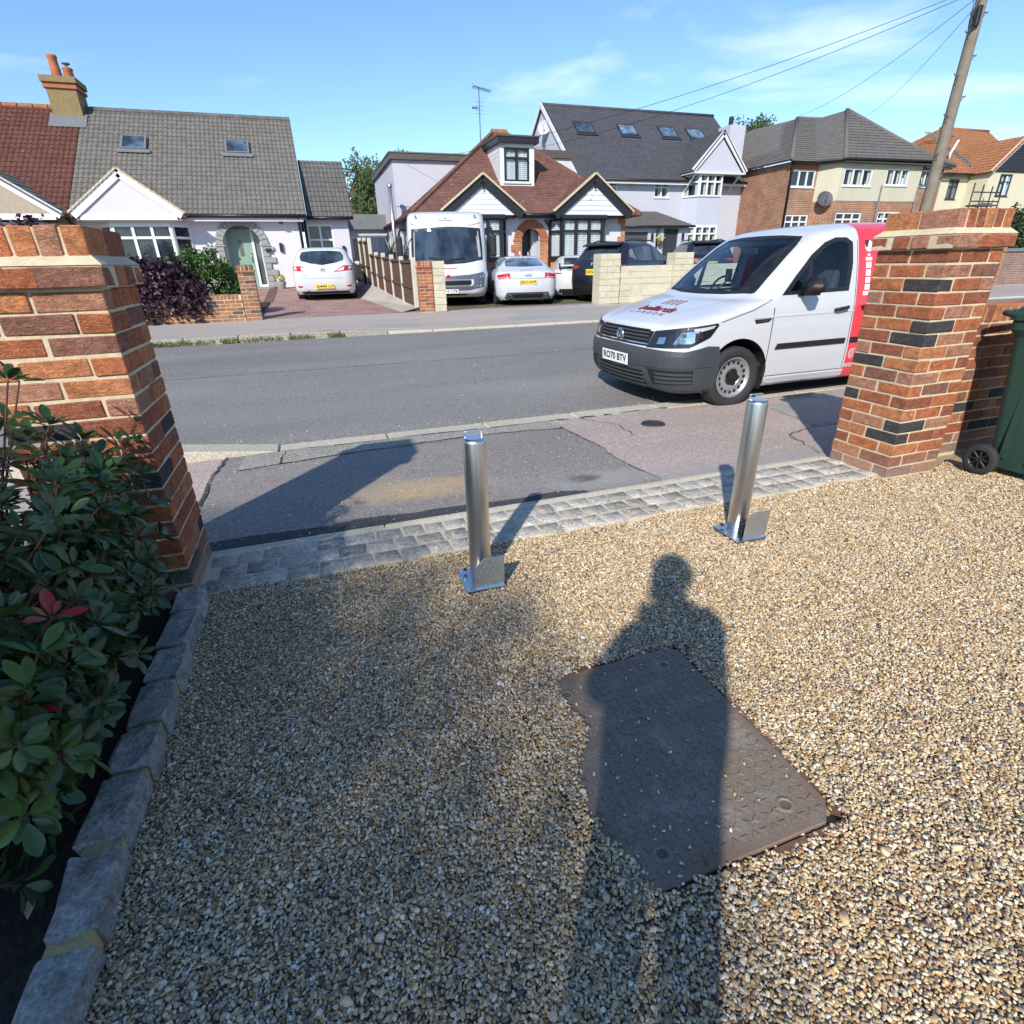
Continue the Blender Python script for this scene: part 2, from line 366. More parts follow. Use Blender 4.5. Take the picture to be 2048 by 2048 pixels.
# far kerb and pavement
def ke(x): return .205 if x < .3 else (.205 - (x-.3)/1.3*.085 if x < 1.6 else .12)
struct(grid_sheet('far_pavement', 'paving_far', [-80, -12, -6, -2, .3, 1.6, 3, 6, 9, 14, 40, 120], [(11.72, lambda x: ke(x)-.004), (12.6, lambda x: ke(x)*.6+.105), (13.95, K(.30))]))
fk = struct(MB().box((-60, 11.63, -.1), (80, 11.74, .07)).build('far_kerb', 'rough_concrete'))
x = -14.2
while x < 26:
    L = .915; a, b = ke(x), ke(x+L); j = random.uniform(-.006, .006); rough = x < 1.2
    MB().prism([(x+.006, 11.60+j, -.05), (x+.006, 11.60+j, a), (x+L-.006, 11.60+j, b), (x+L-.006, 11.60+j, -.05)], (0, .13, 0)).build('kerb_stone', 'rough_concrete' if rough else 'kerb_concrete', fk, bevel=.014)
    x += L
def fpz(x, y): 
    e = ke(x)
    return e + (y-11.72)/.88*(e*.6+.105-e) if y < 12.6 else e*.6+.105 + (y-12.6)/1.35*(.30-(e*.6+.105))
fs = struct(MB().box((1.2, 11.9, .0), (1.25, 11.95, .05)).build('far_paving_slabs', 'slab_concrete'))
for (x0, x1, y0, y1) in [(4.2, 5.1, 12.1, 12.75), (5.12, 6.0, 12.1, 12.75), (6.02, 6.9, 12.15, 12.8), (4.6, 5.5, 12.8, 13.4), (5.52, 6.4, 12.8, 13.4), (6.45, 7.6, 12.85, 13.5), (1.2, 2.1, 11.95, 12.6), (7.0, 7.9, 12.2, 12.8), (7.92, 8.8, 12.2, 12.8), (8.0, 9.2, 12.9, 13.5)]:
    q = [(x0, y0), (x1, y0), (x1, y1), (x0, y1)]
    MB().prism([(a, b, fpz(a, b)-.03) for a, b in q], (0, 0, .036)).build('paving_slab', 'slab_concrete', fs)
# drives behind the far pavement
def mat_blockpave(name, col):
    t = NT(name); P = t.pos()
    br = t.n('TexBrick'); br.inputs['Scale'].default_value = 1.0; br.inputs['Brick Width'].default_value = .2; br.inputs['Row Height'].default_value = .1; br.inputs['Mortar Size'].default_value = .006
    br.inputs['Color1'].default_value = (*[x*.85 for x in col], 1); br.inputs['Color2'].default_value = (*[min(1, x*1.15) for x in col], 1); br.inputs['Mortar'].default_value = (*[x*.5 for x in col], 1)
    t.l(P, br.inputs['Vector'])
    c = t.mix(1.0, br.outputs[0], t.ramp(t.noise(P, 1.5, 5, .65), [(.3, .75), (.7, 1.2)]), 'MULTIPLY')
    t.set(c, .9, 0, .2)
mat_blockpave('block_paving_pink', (0.38, 0.235, 0.205)); mat_blockpave('block_paving_brown', (0.30, 0.225, 0.20))
struct(grid_sheet('driveway', 'block_paving_pink', [-1.35, 2.5], [(13.95, K(.305)), (18.5, K(.42)), (23.7, K(.74))])); struct(grid_sheet('front_path', 'block_paving_pink', [-8, -1.06], [(18.5, K(.42)), (23.7, K(.74))]))
struct(grid_sheet('shared_driveway', 'block_paving_brown', [2.5, 40], [(13.95, K(.302)), (16.2, K(.17)), (18.5, K(.17)), (22, K(.40))]))
struct(sheet('front_garden', 'soil', [(-14, 13.97, .36), (-1.15, 13.97, .36), (-1.15, 18.45, .44), (-14, 18.45, .44)]))
# long grass in the rough far kerb
def blades(n, f, h, w):
    mb = MB()
    for i in range(n):
        x, y, z = f(); a = random.uniform(0, 2*PI); hh = h*random.uniform(.4, 1); lx, ly = random.gauss(0, .4)*hh, random.gauss(0, .4)*hh
        dx, dy = math.cos(a)*w/2, math.sin(a)*w/2
        mb.add([(x-dx, y-dy, z), (x+dx, y+dy, z), (x+lx*.4+dx*.7, y+ly*.4+dy*.7, z+hh*.6), (x+lx, y+ly, z+hh)], [(0, 1, 2), (0, 2, 3)])
    return mb
M('grass_blade', (0.16, 0.17, 0.05), 0.8, 0.4, 5)
spots = [(-3.0, .35), (-2.1, .3), (-1.55, .15), (-1.0, .35), (-.3, .25), (.35, .15), (-4.1, .4), (-2.6, .2)]
def gp():
    c, r = random.choice(spots); return (c+random.uniform(-r, r), 11.592 - random.random()*.05, .075+random.random()*.05)
tag(blades(900, gp, .09, .012).build('grass', 'grass_blade', fix=False), 'weedy tufts of yellow green grass along the rough far kerb', 'grass', kind='stuff')
# ---------------------------------------------------------------- building helpers
M('rubber', (0.028, 0.028, 0.03), .8, .25, 30, .2, 150); M('plastic_black', (0.02, 0.02, 0.021), .45, .2, 20); M('lead_steel', (.5, .5, .52), .3, .1, 5, metal=.8)
M('render_white', (0.60, 0.58, 0.61), .9, .04, 1.5, .15, 80, grime=.16)
M('render_lilac', (0.55, 0.54, 0.60), .9, .04, 1.2, .12, 80, grime=.06)
M('render_grey', (0.47, 0.47, 0.54), .9, .04, 1.2, .12, 80, grime=.06)
M('render_blue', (0.45, 0.47, 0.56), .9, .04, 1.2, .12, 80, grime=.06)
M('render_cream', (0.50, 0.47, 0.37), .9, .07, 1.3, .15, 80, grime=.25)
M('render_yellow', (0.60, 0.55, 0.40), .9, .06, 1.3, .15, 80, grime=.15)
M('render_pebbledash', (0.40, 0.33, 0.26), .95, .25, 30, .8, 60)
M('white_upvc', (0.70, 0.70, 0.71), .35, .03, 2)
M('white_board', (0.63, 0.64, 0.67), .5, .05, 3)
M('fascia_black', (0.018, 0.018, 0.022), .4, .15, 5)
M('fascia_brown', (0.09, 0.075, 0.065), .6, .2, 5)
M('lead_grey', (0.16, 0.17, 0.18), .6, .15, 5)
M('verge_mortar', (0.52, 0.44, 0.30), .9, .2, 8, .3, 60)
M('stone_grey', (0.28, 0.28, 0.285), .9, .22, 10, .5, 40)
M('door_sage', (0.22, 0.33, 0.27), .45, .06, 4)
M('door_black', (0.012, 0.012, 0.016), .35, .1, 4)
M('slat_dark', (0.035, 0.038, 0.045), .5, .15, 4)
M('garage_grey', (0.07, 0.075, 0.09), .5, .08, 3)
M('terracotta', (0.36, 0.13, 0.06), .85, .25, 9, .3, 60)
M('chimney_render', (0.24, 0.18, 0.09), .95, .3, 14, .8, 50, grime=.3)
M('dark_cladding', (0.03, 0.03, 0.045), .6, .15, 4)
M('curtain', (0.55, 0.53, 0.50), .9, .15, 6)
def tilemat(name, col, var=.25, lich=0.0, lc=(.5, .47, .38)):
    t = NT(name); P = t.pos()
    c = t.ramp(t.mix(.5, t.noise(P, 1.1, 5, .65), t.noise(P, 9, 4, .6)), [(.3, tuple(x*(1-var) for x in col)), (.7, tuple(min(1, x*(1+var)) for x in col))])
    v = t.n('TexVoronoi'); v.inputs['Scale'].default_value = 6.0; t.l(P, v.inputs['Vector'])
    sx = t.n('SeparateColor'); t.l(v.outputs['Color'], sx.inputs[0])
    c = t.mix(1.0, c, t.ramp(sx.outputs[0], [(0, .88), (1, 1.12)]), 'MULTIPLY')
    if lich: c = t.mix(t.math('MULTIPLY', t.ramp(t.noise(P, 7, 5, .7), [(.60, 0), (.68, 1)]), lich), c, lc)
    t.set(c, .9, 0, .2)
tilemat('tiles_grey', (0.162, 0.150, 0.135), .12)
tilemat('tiles_grey_dark', (0.125, 0.12, 0.115), .18)
tilemat('tiles_red', (0.125, 0.052, 0.040), .30, .5, (.33, .22, .16))
tilemat('tiles_maroon', (0.165, 0.082, 0.068), .28, .55, (.42, .33, .27))
tilemat('tiles_slate', (0.072, 0.073, 0.085), .10)
tilemat('tiles_orange', (0.30, 0.135, 0.065), .22, .3)
tilemat('tiles_concrete', (0.135, 0.125, 0.118), .12)
def brickwall_mat(name, c1, c2, mortar, sc=1.0):
    t = NT(name); g = t.n('NewGeometry'); sx = t.n('SeparateXYZ'); t.l(g.outputs['Position'], sx.inputs[0])
    nx = t.n('SeparateXYZ'); t.l(g.outputs['Normal'], nx.inputs[0])
    isx = t.math('GREATER_THAN', t.math('ABSOLUTE', nx.outputs[0]), .7)
    u = t.math('ADD', t.math('MULTIPLY', sx.outputs[0], t.math('SUBTRACT', 1.0, isx)), t.math('MULTIPLY', sx.outputs[1], isx))
    cb = t.n('CombineXYZ'); t.l(u, cb.inputs[0]); t.l(sx.outputs[2], cb.inputs[1])
    br = t.n('TexBrick'); t.l(cb.outputs[0], br.inputs['Vector'])
    for k, v in (('Scale', 1/sc), ('Brick Width', .225), ('Row Height', .075), ('Mortar Size', .008), ('Bias', -.1)): br.inputs[k].default_value = v
    br.inputs['Color1'].default_value = (*c1, 1); br.inputs['Color2'].default_value = (*c2, 1); br.inputs['Mortar'].default_value = (*mortar, 1)
    c = t.mix(1.0, br.outputs[0], t.ramp(t.noise(g.outputs['Position'], 1.3, 5, .65), [(.3, .72), (.7, 1.2)]), 'MULTIPLY')
    t.set(c, .92, 0, .2); t.bump(t.math('SUBTRACT', 1.0, br.outputs[1]), .5, .01)
brickwall_mat('brickwork_brown', (0.33, 0.145, 0.085), (0.25, 0.10, 0.06), (0.42, 0.35, 0.27), 1.34)
brickwall_mat('brickwork_orange', (0.50, 0.19, 0.08), (0.36, 0.12, 0.055), (0.40, 0.30, 0.22))
brickwall_mat('brickwork_far', (0.40, 0.17, 0.10), (0.30, 0.12, 0.07), (0.40, 0.32, 0.25), 1.4)
def mat_glass(name, col=(0.012, 0.016, 0.022), rough=.04):
    t = NT(name); P = t.pos(); rnd = t.n('ObjectInfo').outputs['Random']
    c = t.ramp(t.noise(t.pos((1, 1, .3)), 2.2, 3, .6), [(.35, tuple(x*.6 for x in col)), (.65, tuple(x*2.4 for x in col))])
    t.set(t.mix(1.0, c, t.ramp(rnd, [(0, .6), (1, 1.6)]), 'MULTIPLY'), rough, 0, .6); t.bump(t.noise(P, 1.8, 2), .02, .02)
mat_glass('pane_dark'); mat_glass('pane_sky', (0.05, 0.075, 0.11), .08); mat_glass('pane_grey', (0.06, 0.07, 0.08), .06)
def mat_clear():
    t = NT('pane_clear'); N = t.N; tr = t.n('BsdfTransparent'); gl = t.n('BsdfGlossy'); gl.inputs['Roughness'].default_value = .03
    tr.inputs[0].default_value = (.86, .9, .9, 1)
    fr = t.n('LayerWeight'); mx = t.n('MixShader'); t.l(t.math('ADD', t.math('MULTIPLY', t.math('POWER', fr.outputs[1], 4.0), .7), .05, True), mx.inputs[0]); t.l(tr.outputs[0], mx.inputs[1]); t.l(gl.outputs[0], mx.inputs[2])
    out = [n for n in N if n.type == 'OUTPUT_MATERIAL'][0]; t.l(mx.outputs[0], out.inputs[0])
mat_clear()

def holed(name, mat, parent, x0, x1, z0, z1, Y, holes, rev=.10, thick=.25, tr=None):
    """wall facing -Y with rectangular openings; tr maps (x,y,z) to world"""
    xs = sorted({x0, x1, *[h[i] for h in holes for i in (0, 1)]}); zs = sorted({z0, z1, *[h[i] for h in holes for i in (2, 3)]})
    xs = [x for x in xs if x0 <= x <= x1]; zs = [z for z in zs if z0 <= z <= z1]; mb = MB()
    for a, b in zip(xs, xs[1:]):
        for c, d in zip(zs, zs[1:]):
            cx, cz = (a+b)/2, (c+d)/2
            if any(h[0] < cx < h[1] and h[2] < cz < h[3] for h in holes): continue
            mb.quad((a, Y, c), (b, Y, c), (b, Y, d), (a, Y, d))
    for (a, b, c, d) in holes:
        y2 = Y+rev
        mb.quad((a, Y, c), (a, y2, c), (a, y2, d), (a, Y, d)); mb.quad((b, Y, c), (b, Y, d), (b, y2, d), (b, y2, c))
        mb.quad((a, Y, c), (b, Y, c), (b, y2, c), (a, y2, c)); mb.quad((a, Y, d), (a, y2, d), (b, y2, d), (b, Y, d))
    if tr: mb.v = [tr(p) for p in mb.v]
    return mb.build(name, mat, parent, fix=False)
def window(parent, x0, x1, z0, z1, Y, frame='white_upvc', glass='pane_dark', cols=2, trans=None, fw=.05, rev=.10, sill=True, tr=None, shutter=None, toplights=True, curtain=False, name='window'):
    """frame (one mesh) with a pane child per light"""
    yf, yb = Y+rev-.07, Y+rev; fr = MB(); panes = []
    cs = cols if hasattr(cols, '__len__') else [i/cols for i in range(cols+1)]
    xc = [x0+(x1-x0)*c for c in cs]
    fr.box((x0, yf, z0), (x1, yb, z0+fw)); fr.box((x0, yf, z1-fw), (x1, yb, z1))
    for i, x in enumerate(xc):
        a, b = (x0, x0+fw) if i == 0 else ((x1-fw, x1) if i == len(xc)-1 else (x-fw*.55, x+fw*.55))
        fr.box((a, yf, z0+fw), (b, yb, z1-fw))
    zt = z0+(z1-z0)*trans if trans else None
    if zt: fr.box((x0+fw, yf+.002, zt-fw*.5), (x1-fw, yb, zt+fw*.5))
    if sill: fr.box((x0-.05, Y-.06, z0-.05), (x1+.05, yb, z0))
    if tr: fr.v = [tr(p) for p in fr.v]
    o = fr.build(name, frame, parent)
    for a, b in zip(xc, xc[1:]):
        for c, d in ([(z0, zt), (zt, z1)] if zt else [(z0, z1)]):
            yp = yb-.015; q = [(a+.02, yp, c+.02), (b-.02, yp, c+.02), (b-.02, yp, d-.02), (a+.02, yp, d-.02)]
            if tr: q = [tr(p) for p in q]
            MB().add(q, [(0, 1, 2, 3)]).build('pane', 'pane_clear' if (shutter or curtain) else glass, o, fix=False)
            if shutter:
                s = MB(); ys_ = yb+.02; z = c+fw*.6; a2, b2 = a+fw*.6, b-fw*.6; mid = (a2+b2)/2
                s.box((a2, ys_, c+fw*.5), (a2+.03, ys_+.02, d-fw*.5)); s.box((b2-.03, ys_, c+fw*.5), (b2, ys_+.02, d-fw*.5)); s.box((mid-.022, ys_-.001, c+fw*.5), (mid+.022, ys_+.021, d-fw*.5))
                s.box((a2, ys_-.002, c+fw*.5), (b2, ys_+.02, c+fw*.5+.06)); s.box((a2, ys_-.002, d-fw*.5-.05), (b2, ys_+.02, d-fw*.5))
                while z < d-.05:
                    s.add([(a2, ys_+.004, z), (b2, ys_+.004, z), (b2, ys_+.028, z+.052), (a2, ys_+.028, z+.052)], [(0, 1, 2, 3)]); z += .062
                if tr: s.v = [tr(p) for p in s.v]
                s.build('shutter', shutter, o)
            if curtain:
                s = MB(); w_ = (b-a)*.3; n_ = 8
                for (u0, u1) in ((a+.02, a+w_), (b-w_, b-.02)):
                    for i in range(n_):
                        xa, xb = u0+(u1-u0)*i/n_, u0+(u1-u0)*(i+1)/n_
                        s.quad((xa, yb+.06+(i % 2)*.03, c), (xb, yb+.06+((i+1) % 2)*.03, c), (xb, yb+.06+((i+1) % 2)*.03, d), (xa, yb+.06+(i % 2)*.03, d))
                s.quad((a, yb+.35, c), (b, yb+.35, c), (b, yb+.35, d), (a, yb+.35, d), 1)
                if tr: s.v = [tr(p) for p in s.v]
                s.build('curtain', ['curtain', 'pane_dark'], o, fix=False)
    return o
def clip_poly(bm, poly, nrm, n):
    k = len(poly)
    for i in range(k):
        a, b = poly[i], poly[(i+1) % k]
        pn = (b-a).cross(nrm).normalized()      # outward for ccw about nrm
        bmesh.ops.bisect_plane(bm, geom=list(bm.verts)+list(bm.edges)+list(bm.faces), plane_co=a, plane_no=pn, clear_outer=True)
def roof(parent, poly, mat, tw=.16, th=.26, amp=.02, step=.025, ns=4, slab=True, nm='roof', thick=.06, name_t='tiles'):
    """convex roof plane; first edge is the eave, points counter-clockwise seen from outside"""
    P = [Vector(p) for p in poly]; u = (P[1]-P[0]).normalized(); nrm = u.cross(P[-1]-P[0]).normalized()
    for q in P[2:]:
        c = u.cross(q-P[0])
        if c.length > .3: nrm = c.normalized(); break
    v = nrm.cross(u)
    U = [(p-P[0]).dot(u) for p in P]; V = [(p-P[0]).dot(v) for p in P]
    u0, u1, v1 = min(U), max(U), max(V); mb = MB()
    nc = max(1, int(math.ceil((u1-u0)/tw)))*ns if amp else 1
    nr = int(math.ceil(v1/th)); du = (u1-u0)/nc
    for r_ in range(nr):
        va, vb = r_*th, (r_+1)*th+.004; base = len(mb.v); jit = random.uniform(-.003, .003)
        for c_ in range(nc+1):
            uu = u0+c_*du; ph = (c_ % ns)/ns if amp else 0
            h = amp*(math.sin(ph*PI)**.8) if amp else 0
            if not amp: h = 0
            o = P[0]+u*uu
            mb.v += [tuple(o+v*va+nrm*(-.01)), tuple(o+v*va+nrm*(h+step+jit)), tuple(o+v*vb+nrm*(h))]
        for c_ in range(nc):
            b0 = base+c_*3; mb.f += [(b0, b0+3, b0+4, b0+1), (b0+1, b0+4, b0+5, b0+2)]; mb.m += [0, 0]
    me = bpy.data.meshes.new(name_t); me.from_pydata(mb.v, [], mb.f); me.materials.append(MT(mat))
    bm = bmesh.new(); bm.from_mesh(me); clip_poly(bm, P, nrm, 0); bm.to_mesh(me); bm.free()
    rb = None
    if slab: rb = MB().prism([p-nrm*(thick+.012) for p in P], nrm*thick).build(nm, mat, parent)
    t_ = link(name_t, me, rb if rb is not None else parent); t_['kind'] = 'stuff'
    return rb if rb is not None else t_
def beam(mb, a, b, w, h, up=(0, 0, 1), mi=0):
    a, b = Vector(a), Vector(b); d = (b-a).normalized(); s = d.cross(Vector(up)).normalized(); t_ = s.cross(d).normalized()
    q = [a+s*w*i+t_*h*j for i, j in ((-.5, -.5), (.5, -.5), (.5, .5), (-.5, .5))]; return mb.prism(q, b-a, mi)
def beam_o(name, mat, parent, a, b, w, h): return beam(MB(), a, b, w, h).build(name, mat, parent)
def skylight(parent, pc, u, v, nrm, w, h, glass='pane_sky', frame='lead_grey'):
    pc, u, v, nrm = map(Vector, (pc, u, v, nrm)); fr = MB(); k = .06; t_ = .07
    def bx(a0, a1, b0, b1, z0=0.0, z1=t_): fr.prism([pc+u*a+v*b+nrm*z0 for a, b in ((a0, b0), (a1, b0), (a1, b1), (a0, b1))], nrm*(z1-z0))
    bx(-w/2, w/2, -h/2, -h/2+k); bx(-w/2, w/2, h/2-k, h/2); bx(-w/2, -w/2+k, -h/2+k, h/2-k); bx(w/2-k, w/2, -h/2+k, h/2-k)
    bx(-w/2-.12, w/2+.12, -h/2-.2, -h/2, .02, .035)
    o = fr.build('skylight', frame, parent)
    MB().add([pc+u*a+v*b+nrm*.05 for a, b in ((-w/2+.03, -h/2+.03), (w/2-.03, -h/2+.03), (w/2-.03, h/2-.03), (-w/2+.03, h/2-.03))], [(0, 1, 2, 3)]).build('pane', glass, o, fix=False)
def tube_o(name, mat, parent, pts, r, n=8): return MB().tube(pts, r, n).build(name, mat, parent, smooth=True)
def arch_pts(cx, zs, ro, n=14): return [(cx+ro*math.cos(PI*i/n), zs+ro*math.sin(PI*i/n)) for i in range(n+1)]
def arch_stones(parent, cx, zs, ri, ro, Y, d, n, mat, name='voussoir', gap=.012):
    for i in range(n):
        a0, a1 = PI*i/n+gap/ro, PI*(i+1)/n-gap/ro; am = (a0+a1)/2
        q = [(cx+rr*math.cos(a), Y-random.uniform(0, .012), zs+rr*math.sin(a)) for rr, a in ((ri, a0), (ro, a0), (ro, am), (ro, a1), (ri, a1), (ri, am))]
        q = [(x, Y, z) for x, _, z in q]
        o = MB().prism(q, (0, -d-random.uniform(0, .008), 0)).build(name, mat, parent)
        yield o

# ================================================================ H1: semi-detached bungalow, grey half
FL = .70
h = thing('bungalow', (-3.3, 23, FL), 'white semi detached bungalow with grey tiled roof and sage green arched door', 'house')
X0, X1, YF, ZE = -6.72, .06, 23.0, 3.10
bx0, bx1 = -6.08, -3.5
dcx, dzs, dri = -1.97, 2.10, .60
holed('wall', 'render_white', h, X0, X1, FL-.6, ZE+.1, YF, [(bx0+.1, bx1-.1, 1.45, 2.72), (dcx-dri, dcx+dri, FL-.6, dzs+dri+.02)], .12)
MB().add([(X1, YF, 0), (X1, 31, 0), (X1, 31, ZE), (X1, 27.4, 6.6), (X1, YF, ZE)], [(0, 1, 2, 3, 4)]).build('side_wall', 'render_white', h)
# main roof
RY, RZ = 27.4, 6.62
rf = roof(h, [(X0, 22.62, 2.99), (X1+.22, 22.62, 2.99), (X1+.22, RY, RZ), (X0, RY, RZ)], 'tiles_grey', .155, .265, .028, .022)
roof(h, [(X1+.22, 31.9, 2.99), (X0, 31.9, 2.99), (X0, RY, RZ), (X1+.22, RY, RZ)], 'tiles_grey', .3, .3, 0, .02)
x = X0
while x < X1+.2:
    MB().tube([(x, RY, RZ+.01), (min(x+.44, X1+.22), RY, RZ+.015)], .11, 8).build('ridge_tile', 'tiles_grey_dark', rf); x += .45
tube_o('gutter', 'fascia_black', h, [(-3.55, 22.60, 2.96), (X1+.2, 22.60, 2.95)], .06)
B('fascia', 'white_board', h, (-3.6, 22.66, 2.80), (X1+.1, 22.70, 2.97)); B('soffit', 'white_board', h, (-3.6, 22.70, 2.80), (X1+.1, 23.0, 2.83))
tube_o('downpipe', 'fascia_black', h, [(X1-.06, 22.62, 2.92), (X1-.06, 22.95, 2.72), (X1-.06, 22.95, .7)], .04)
SV = Vector((0, RY-22.62, RZ-2.99)).normalized(); SN = Vector((0, -SV.z, SV.y))
for cx, w_, yy in [(-5.03, .78, 25.75), (-1.72, .80, 25.72)]:
    zz = 2.99+(yy-22.62)*(RZ-2.99)/(RY-22.62); skylight(h, Vector((cx, yy, zz))+SN*.05, (1, 0, 0), SV, SN, w_, .80)
# gable over the bay
gy, gz0, gx0, gx1, gax, gaz = 22.15, 2.90, -6.52, -3.46, -4.99, 4.15
MB().prism([(gx0+.12, gy+.03, gz0), (gx1-.12, gy+.03, gz0), (gax, gy+.03, gaz-.12)], (0, .12, 0)).build('gable_panel', 'render_white', h)
sl_ = (gaz-gz0)/((gx1-gx0)/2)
for s, xe in ((1, gx0), (-1, gx1)):
    beam_o('bargeboard', 'white_upvc', h, (xe+s*.04, gy, gz0+.02), (gax, gy, gaz-.09), .05, .22)
    n_ = 12
    for i in range(n_):
        a = Vector((xe-s*.06, gy-.03, gz0+.10)).lerp(Vector((gax, gy-.03, gaz+.05)), i/n_); b = Vector((xe-s*.06, gy-.03, gz0+.10)).lerp(Vector((gax, gy-.03, gaz+.05)), (i+.93)/n_)
        beam(MB(), a, b, .07, .05).build('verge_tile', 'verge_mortar', h)
MB().box((gx0+.2, gy+.02, gz0-.10), (gx1-.2, gy+.07, gz0+.06)).build('tie_board', 'white_upvc', h)
ym = lambda z: 22.62+(z-2.99)*(RY-22.62)/(RZ-2.99)+.1
gr = roof(h, [(gx1+.05, gy, gz0+.03), (gx1+.05, ym(gz0)+.3, gz0+.03), (gax, ym(gaz)+.3, gaz), (gax, gy, gaz)], 'tiles_grey', .155, .265, .028, .022)
roof(h, [(gx0-.05, ym(gz0)+.3, gz0+.03), (gx0-.05, gy, gz0+.03), (gax, gy, gaz), (gax, ym(gaz)+.3, gaz)], 'tiles_grey', .155, .265, .028, .022)
B('soffit', 'white_board', h, (gx0+.1, gy+.1, gz0-.10), (gx1-.1, YF+.02, gz0-.06))
# canted bay window
def canted(parent, x0, x1, z0, z1, yw, d, cant, frame, glass, trans, mid, base_mat, zbase, **kw):
    pts = [(x0, yw), (x0+cant, yw-d), (x1-cant, yw-d), (x1, yw)]
    for i, (p, q) in enumerate(zip(pts, pts[1:])):
        p, q = Vector((*p, 0)), Vector((*q, 0)); L = (q-p).length; u = (q-p)/L; n_ = Vector((u.y, -u.x, 0))
        f = lambda pt, p=p, u=u, n_=n_: tuple(p + u*pt[0] - n_*pt[1] + Vector((0, 0, pt[2])))
        window(parent, 0, L, z0, z1, -.03, frame, glass, mid if i == 1 else 1, trans, tr=f, rev=.07, sill=(zbase is not None), **kw)
        if zbase is not None: holed('bay_wall', base_mat, parent, 0, L, zbase, z0-.03, .02, [], tr=f)
    MB().prism([(a, b, z1) for a, b in pts], (0, 0, .05)).build('bay_head', frame, parent)
canted(h, bx0, bx1, 1.48, 2.70, YF, .55, .45, 'white_upvc', 'pane_dark', .68, [0, .34, .66, 1], 'render_white', FL-.5, fw=.075)
MB().prism([(bx0-.05, YF, 2.75), (bx0+.42, YF-.6, 2.75), (bx1-.42, YF-.6, 2.75), (bx1+.05, YF, 2.75)], (0, 0, .09)).build('bay_cornice', 'render_white', h)
# arched doorway with stone surround
for o in arch_stones(h, dcx, dzs, .60, .84, YF, .07, 15, 'stone_grey'): pass
MB().add([(dcx+.6*math.cos(PI*i/16), YF-.002, dzs+.6*math.sin(PI*i/16)) for i in range(17)] + [(dcx-.61, YF-.002, dzs+.63), (dcx+.61, YF-.002, dzs+.63)], [(i, i+1, 17) for i in range(8, 16)] + [(i, i+1, 18) for i in range(8)] + [(8, 17, 18)]).build('arch_infill', 'render_white', h, fix=False)
for s in (-1, 1):
    z = FL; k = 0
    MB().box((dcx+s*.72-.17, YF-.10, dzs-.06), (dcx+s*.72+.17, YF+.03, dzs+.0)).build('impost', 'stone_grey', h, bevel=.01)
    while z < dzs-.1:
        hh = min(.20, dzs-.07-z); w_ = .22 if k % 2 else .40
        a, b = (dcx+.60, dcx+.60+w_) if s > 0 else (dcx-.60-w_, dcx-.60)
        MB().box((a, YF-.075, z+.006), (b, YF+.05, z+hh-.006)).build('quoin', 'stone_grey', h, bevel=.008); z += hh; k += 1
dr = B('door', 'door_sage', h, (dcx-.56, YF+.42, FL), (dcx+.28, YF+.46, 2.62)); B('door_light', 'pane_grey', dr, (dcx-.16, YF+.405, 1.75), (dcx-.04, YF+.42, 2.25)); tube_o('handle', 'lead_steel', dr, [(dcx+.18, YF+.39, 1.55), (dcx+.18, YF+.39, 1.85)], .018)
fr = MB(); [fr.box(*q) for q in [((dcx-.62, YF+.38, FL), (dcx-.54, YF+.5, 2.7)), ((dcx+.27, YF+.38, FL), (dcx+.35, YF+.5, 2.7)), ((dcx+.54, YF+.38, FL), (dcx+.62, YF+.5, 2.7)), ((dcx+.35, YF+.38, FL), (dcx+.54, YF+.5, FL+.1))]]; fr.build('door_frame', 'white_upvc', h)
B('side_light', 'pane_grey', h, (dcx+.34, YF+.45, FL), (dcx+.55, YF+.46, 2.7)); B('porch_back', 'render_white', h, (dcx-.65, YF+.5, FL-.2), (dcx+.65, YF+.55, 2.9))
B('step', 'slab_concrete', h, (dcx-.75, YF-.25, FL-.3), (dcx+.75, YF+.5, FL))
for xx, zz in [(-2.98, 1.85), (-.73, 2.0)]: B('wall_lamp', 'fascia_black', h, (xx-.05, YF-.1, zz-.14), (xx+.05, YF, zz+.14))
B('house_number', 'fascia_black', h, (-1.25, YF-.115, 1.86), (-1.07, YF-.1, 1.97))
B('alarm_camera', 'fascia_black', h, (-.66, 22.7, 2.72), (-.52, 22.82, 2.8))
B('meter_box', 'white_board', h, (-.42, YF-.12, FL), (.0, YF, FL+.42))
# chimney shared with the red half
c0 = [(-7.52, -6.70)]; cb = MB(); cx0, cx1, cy0, cy1 = -7.5, -6.62, 26.9, 27.9
cb.box((cx0, cy0, 5.6), (cx1, cy1, 7.12)); ch = cb.build('chimney_stack', 'chimney_render', h)
MB().box((cx0-.06, cy0-.06, 7.12), (cx1+.06, cy1+.06, 7.22)).box((cx0-.02, cy0-.02, 7.22), (cx1+.02, cy1+.02, 7.28)).box((cx0-.09, cy0-.09, 7.28), (cx1+.09, cy1+.09, 7.46), 1).build('cap', ['terracotta', 'chimney_render'], ch)
MB().lathe([(.17, 7.46), (.19, 7.5), (.15, 7.7), (.16, 7.78), (.145, 7.8), (.135, 8.06), (.16, 8.1), (.14, 8.16), (.0, 8.16)], 14, (-7.18, 27.4, 0)).build('chimney_pot', 'terracotta', ch, smooth=True)
MB().lathe([(.16, 7.46), (.17, 7.5), (.14, 7.74), (.17, 7.78), (.15, 7.82), (0, 7.82)], 14, (-6.82, 27.4, 0)).build('chimney_pot', 'terracotta', ch, smooth=True)
MB().lathe([(.05, 7.8), (.05, 7.92), (.13, 7.93), (.13, 7.96), (0, 7.99)], 10, (-6.82, 27.4, 0)).build('cowl', 'lead_grey', ch)
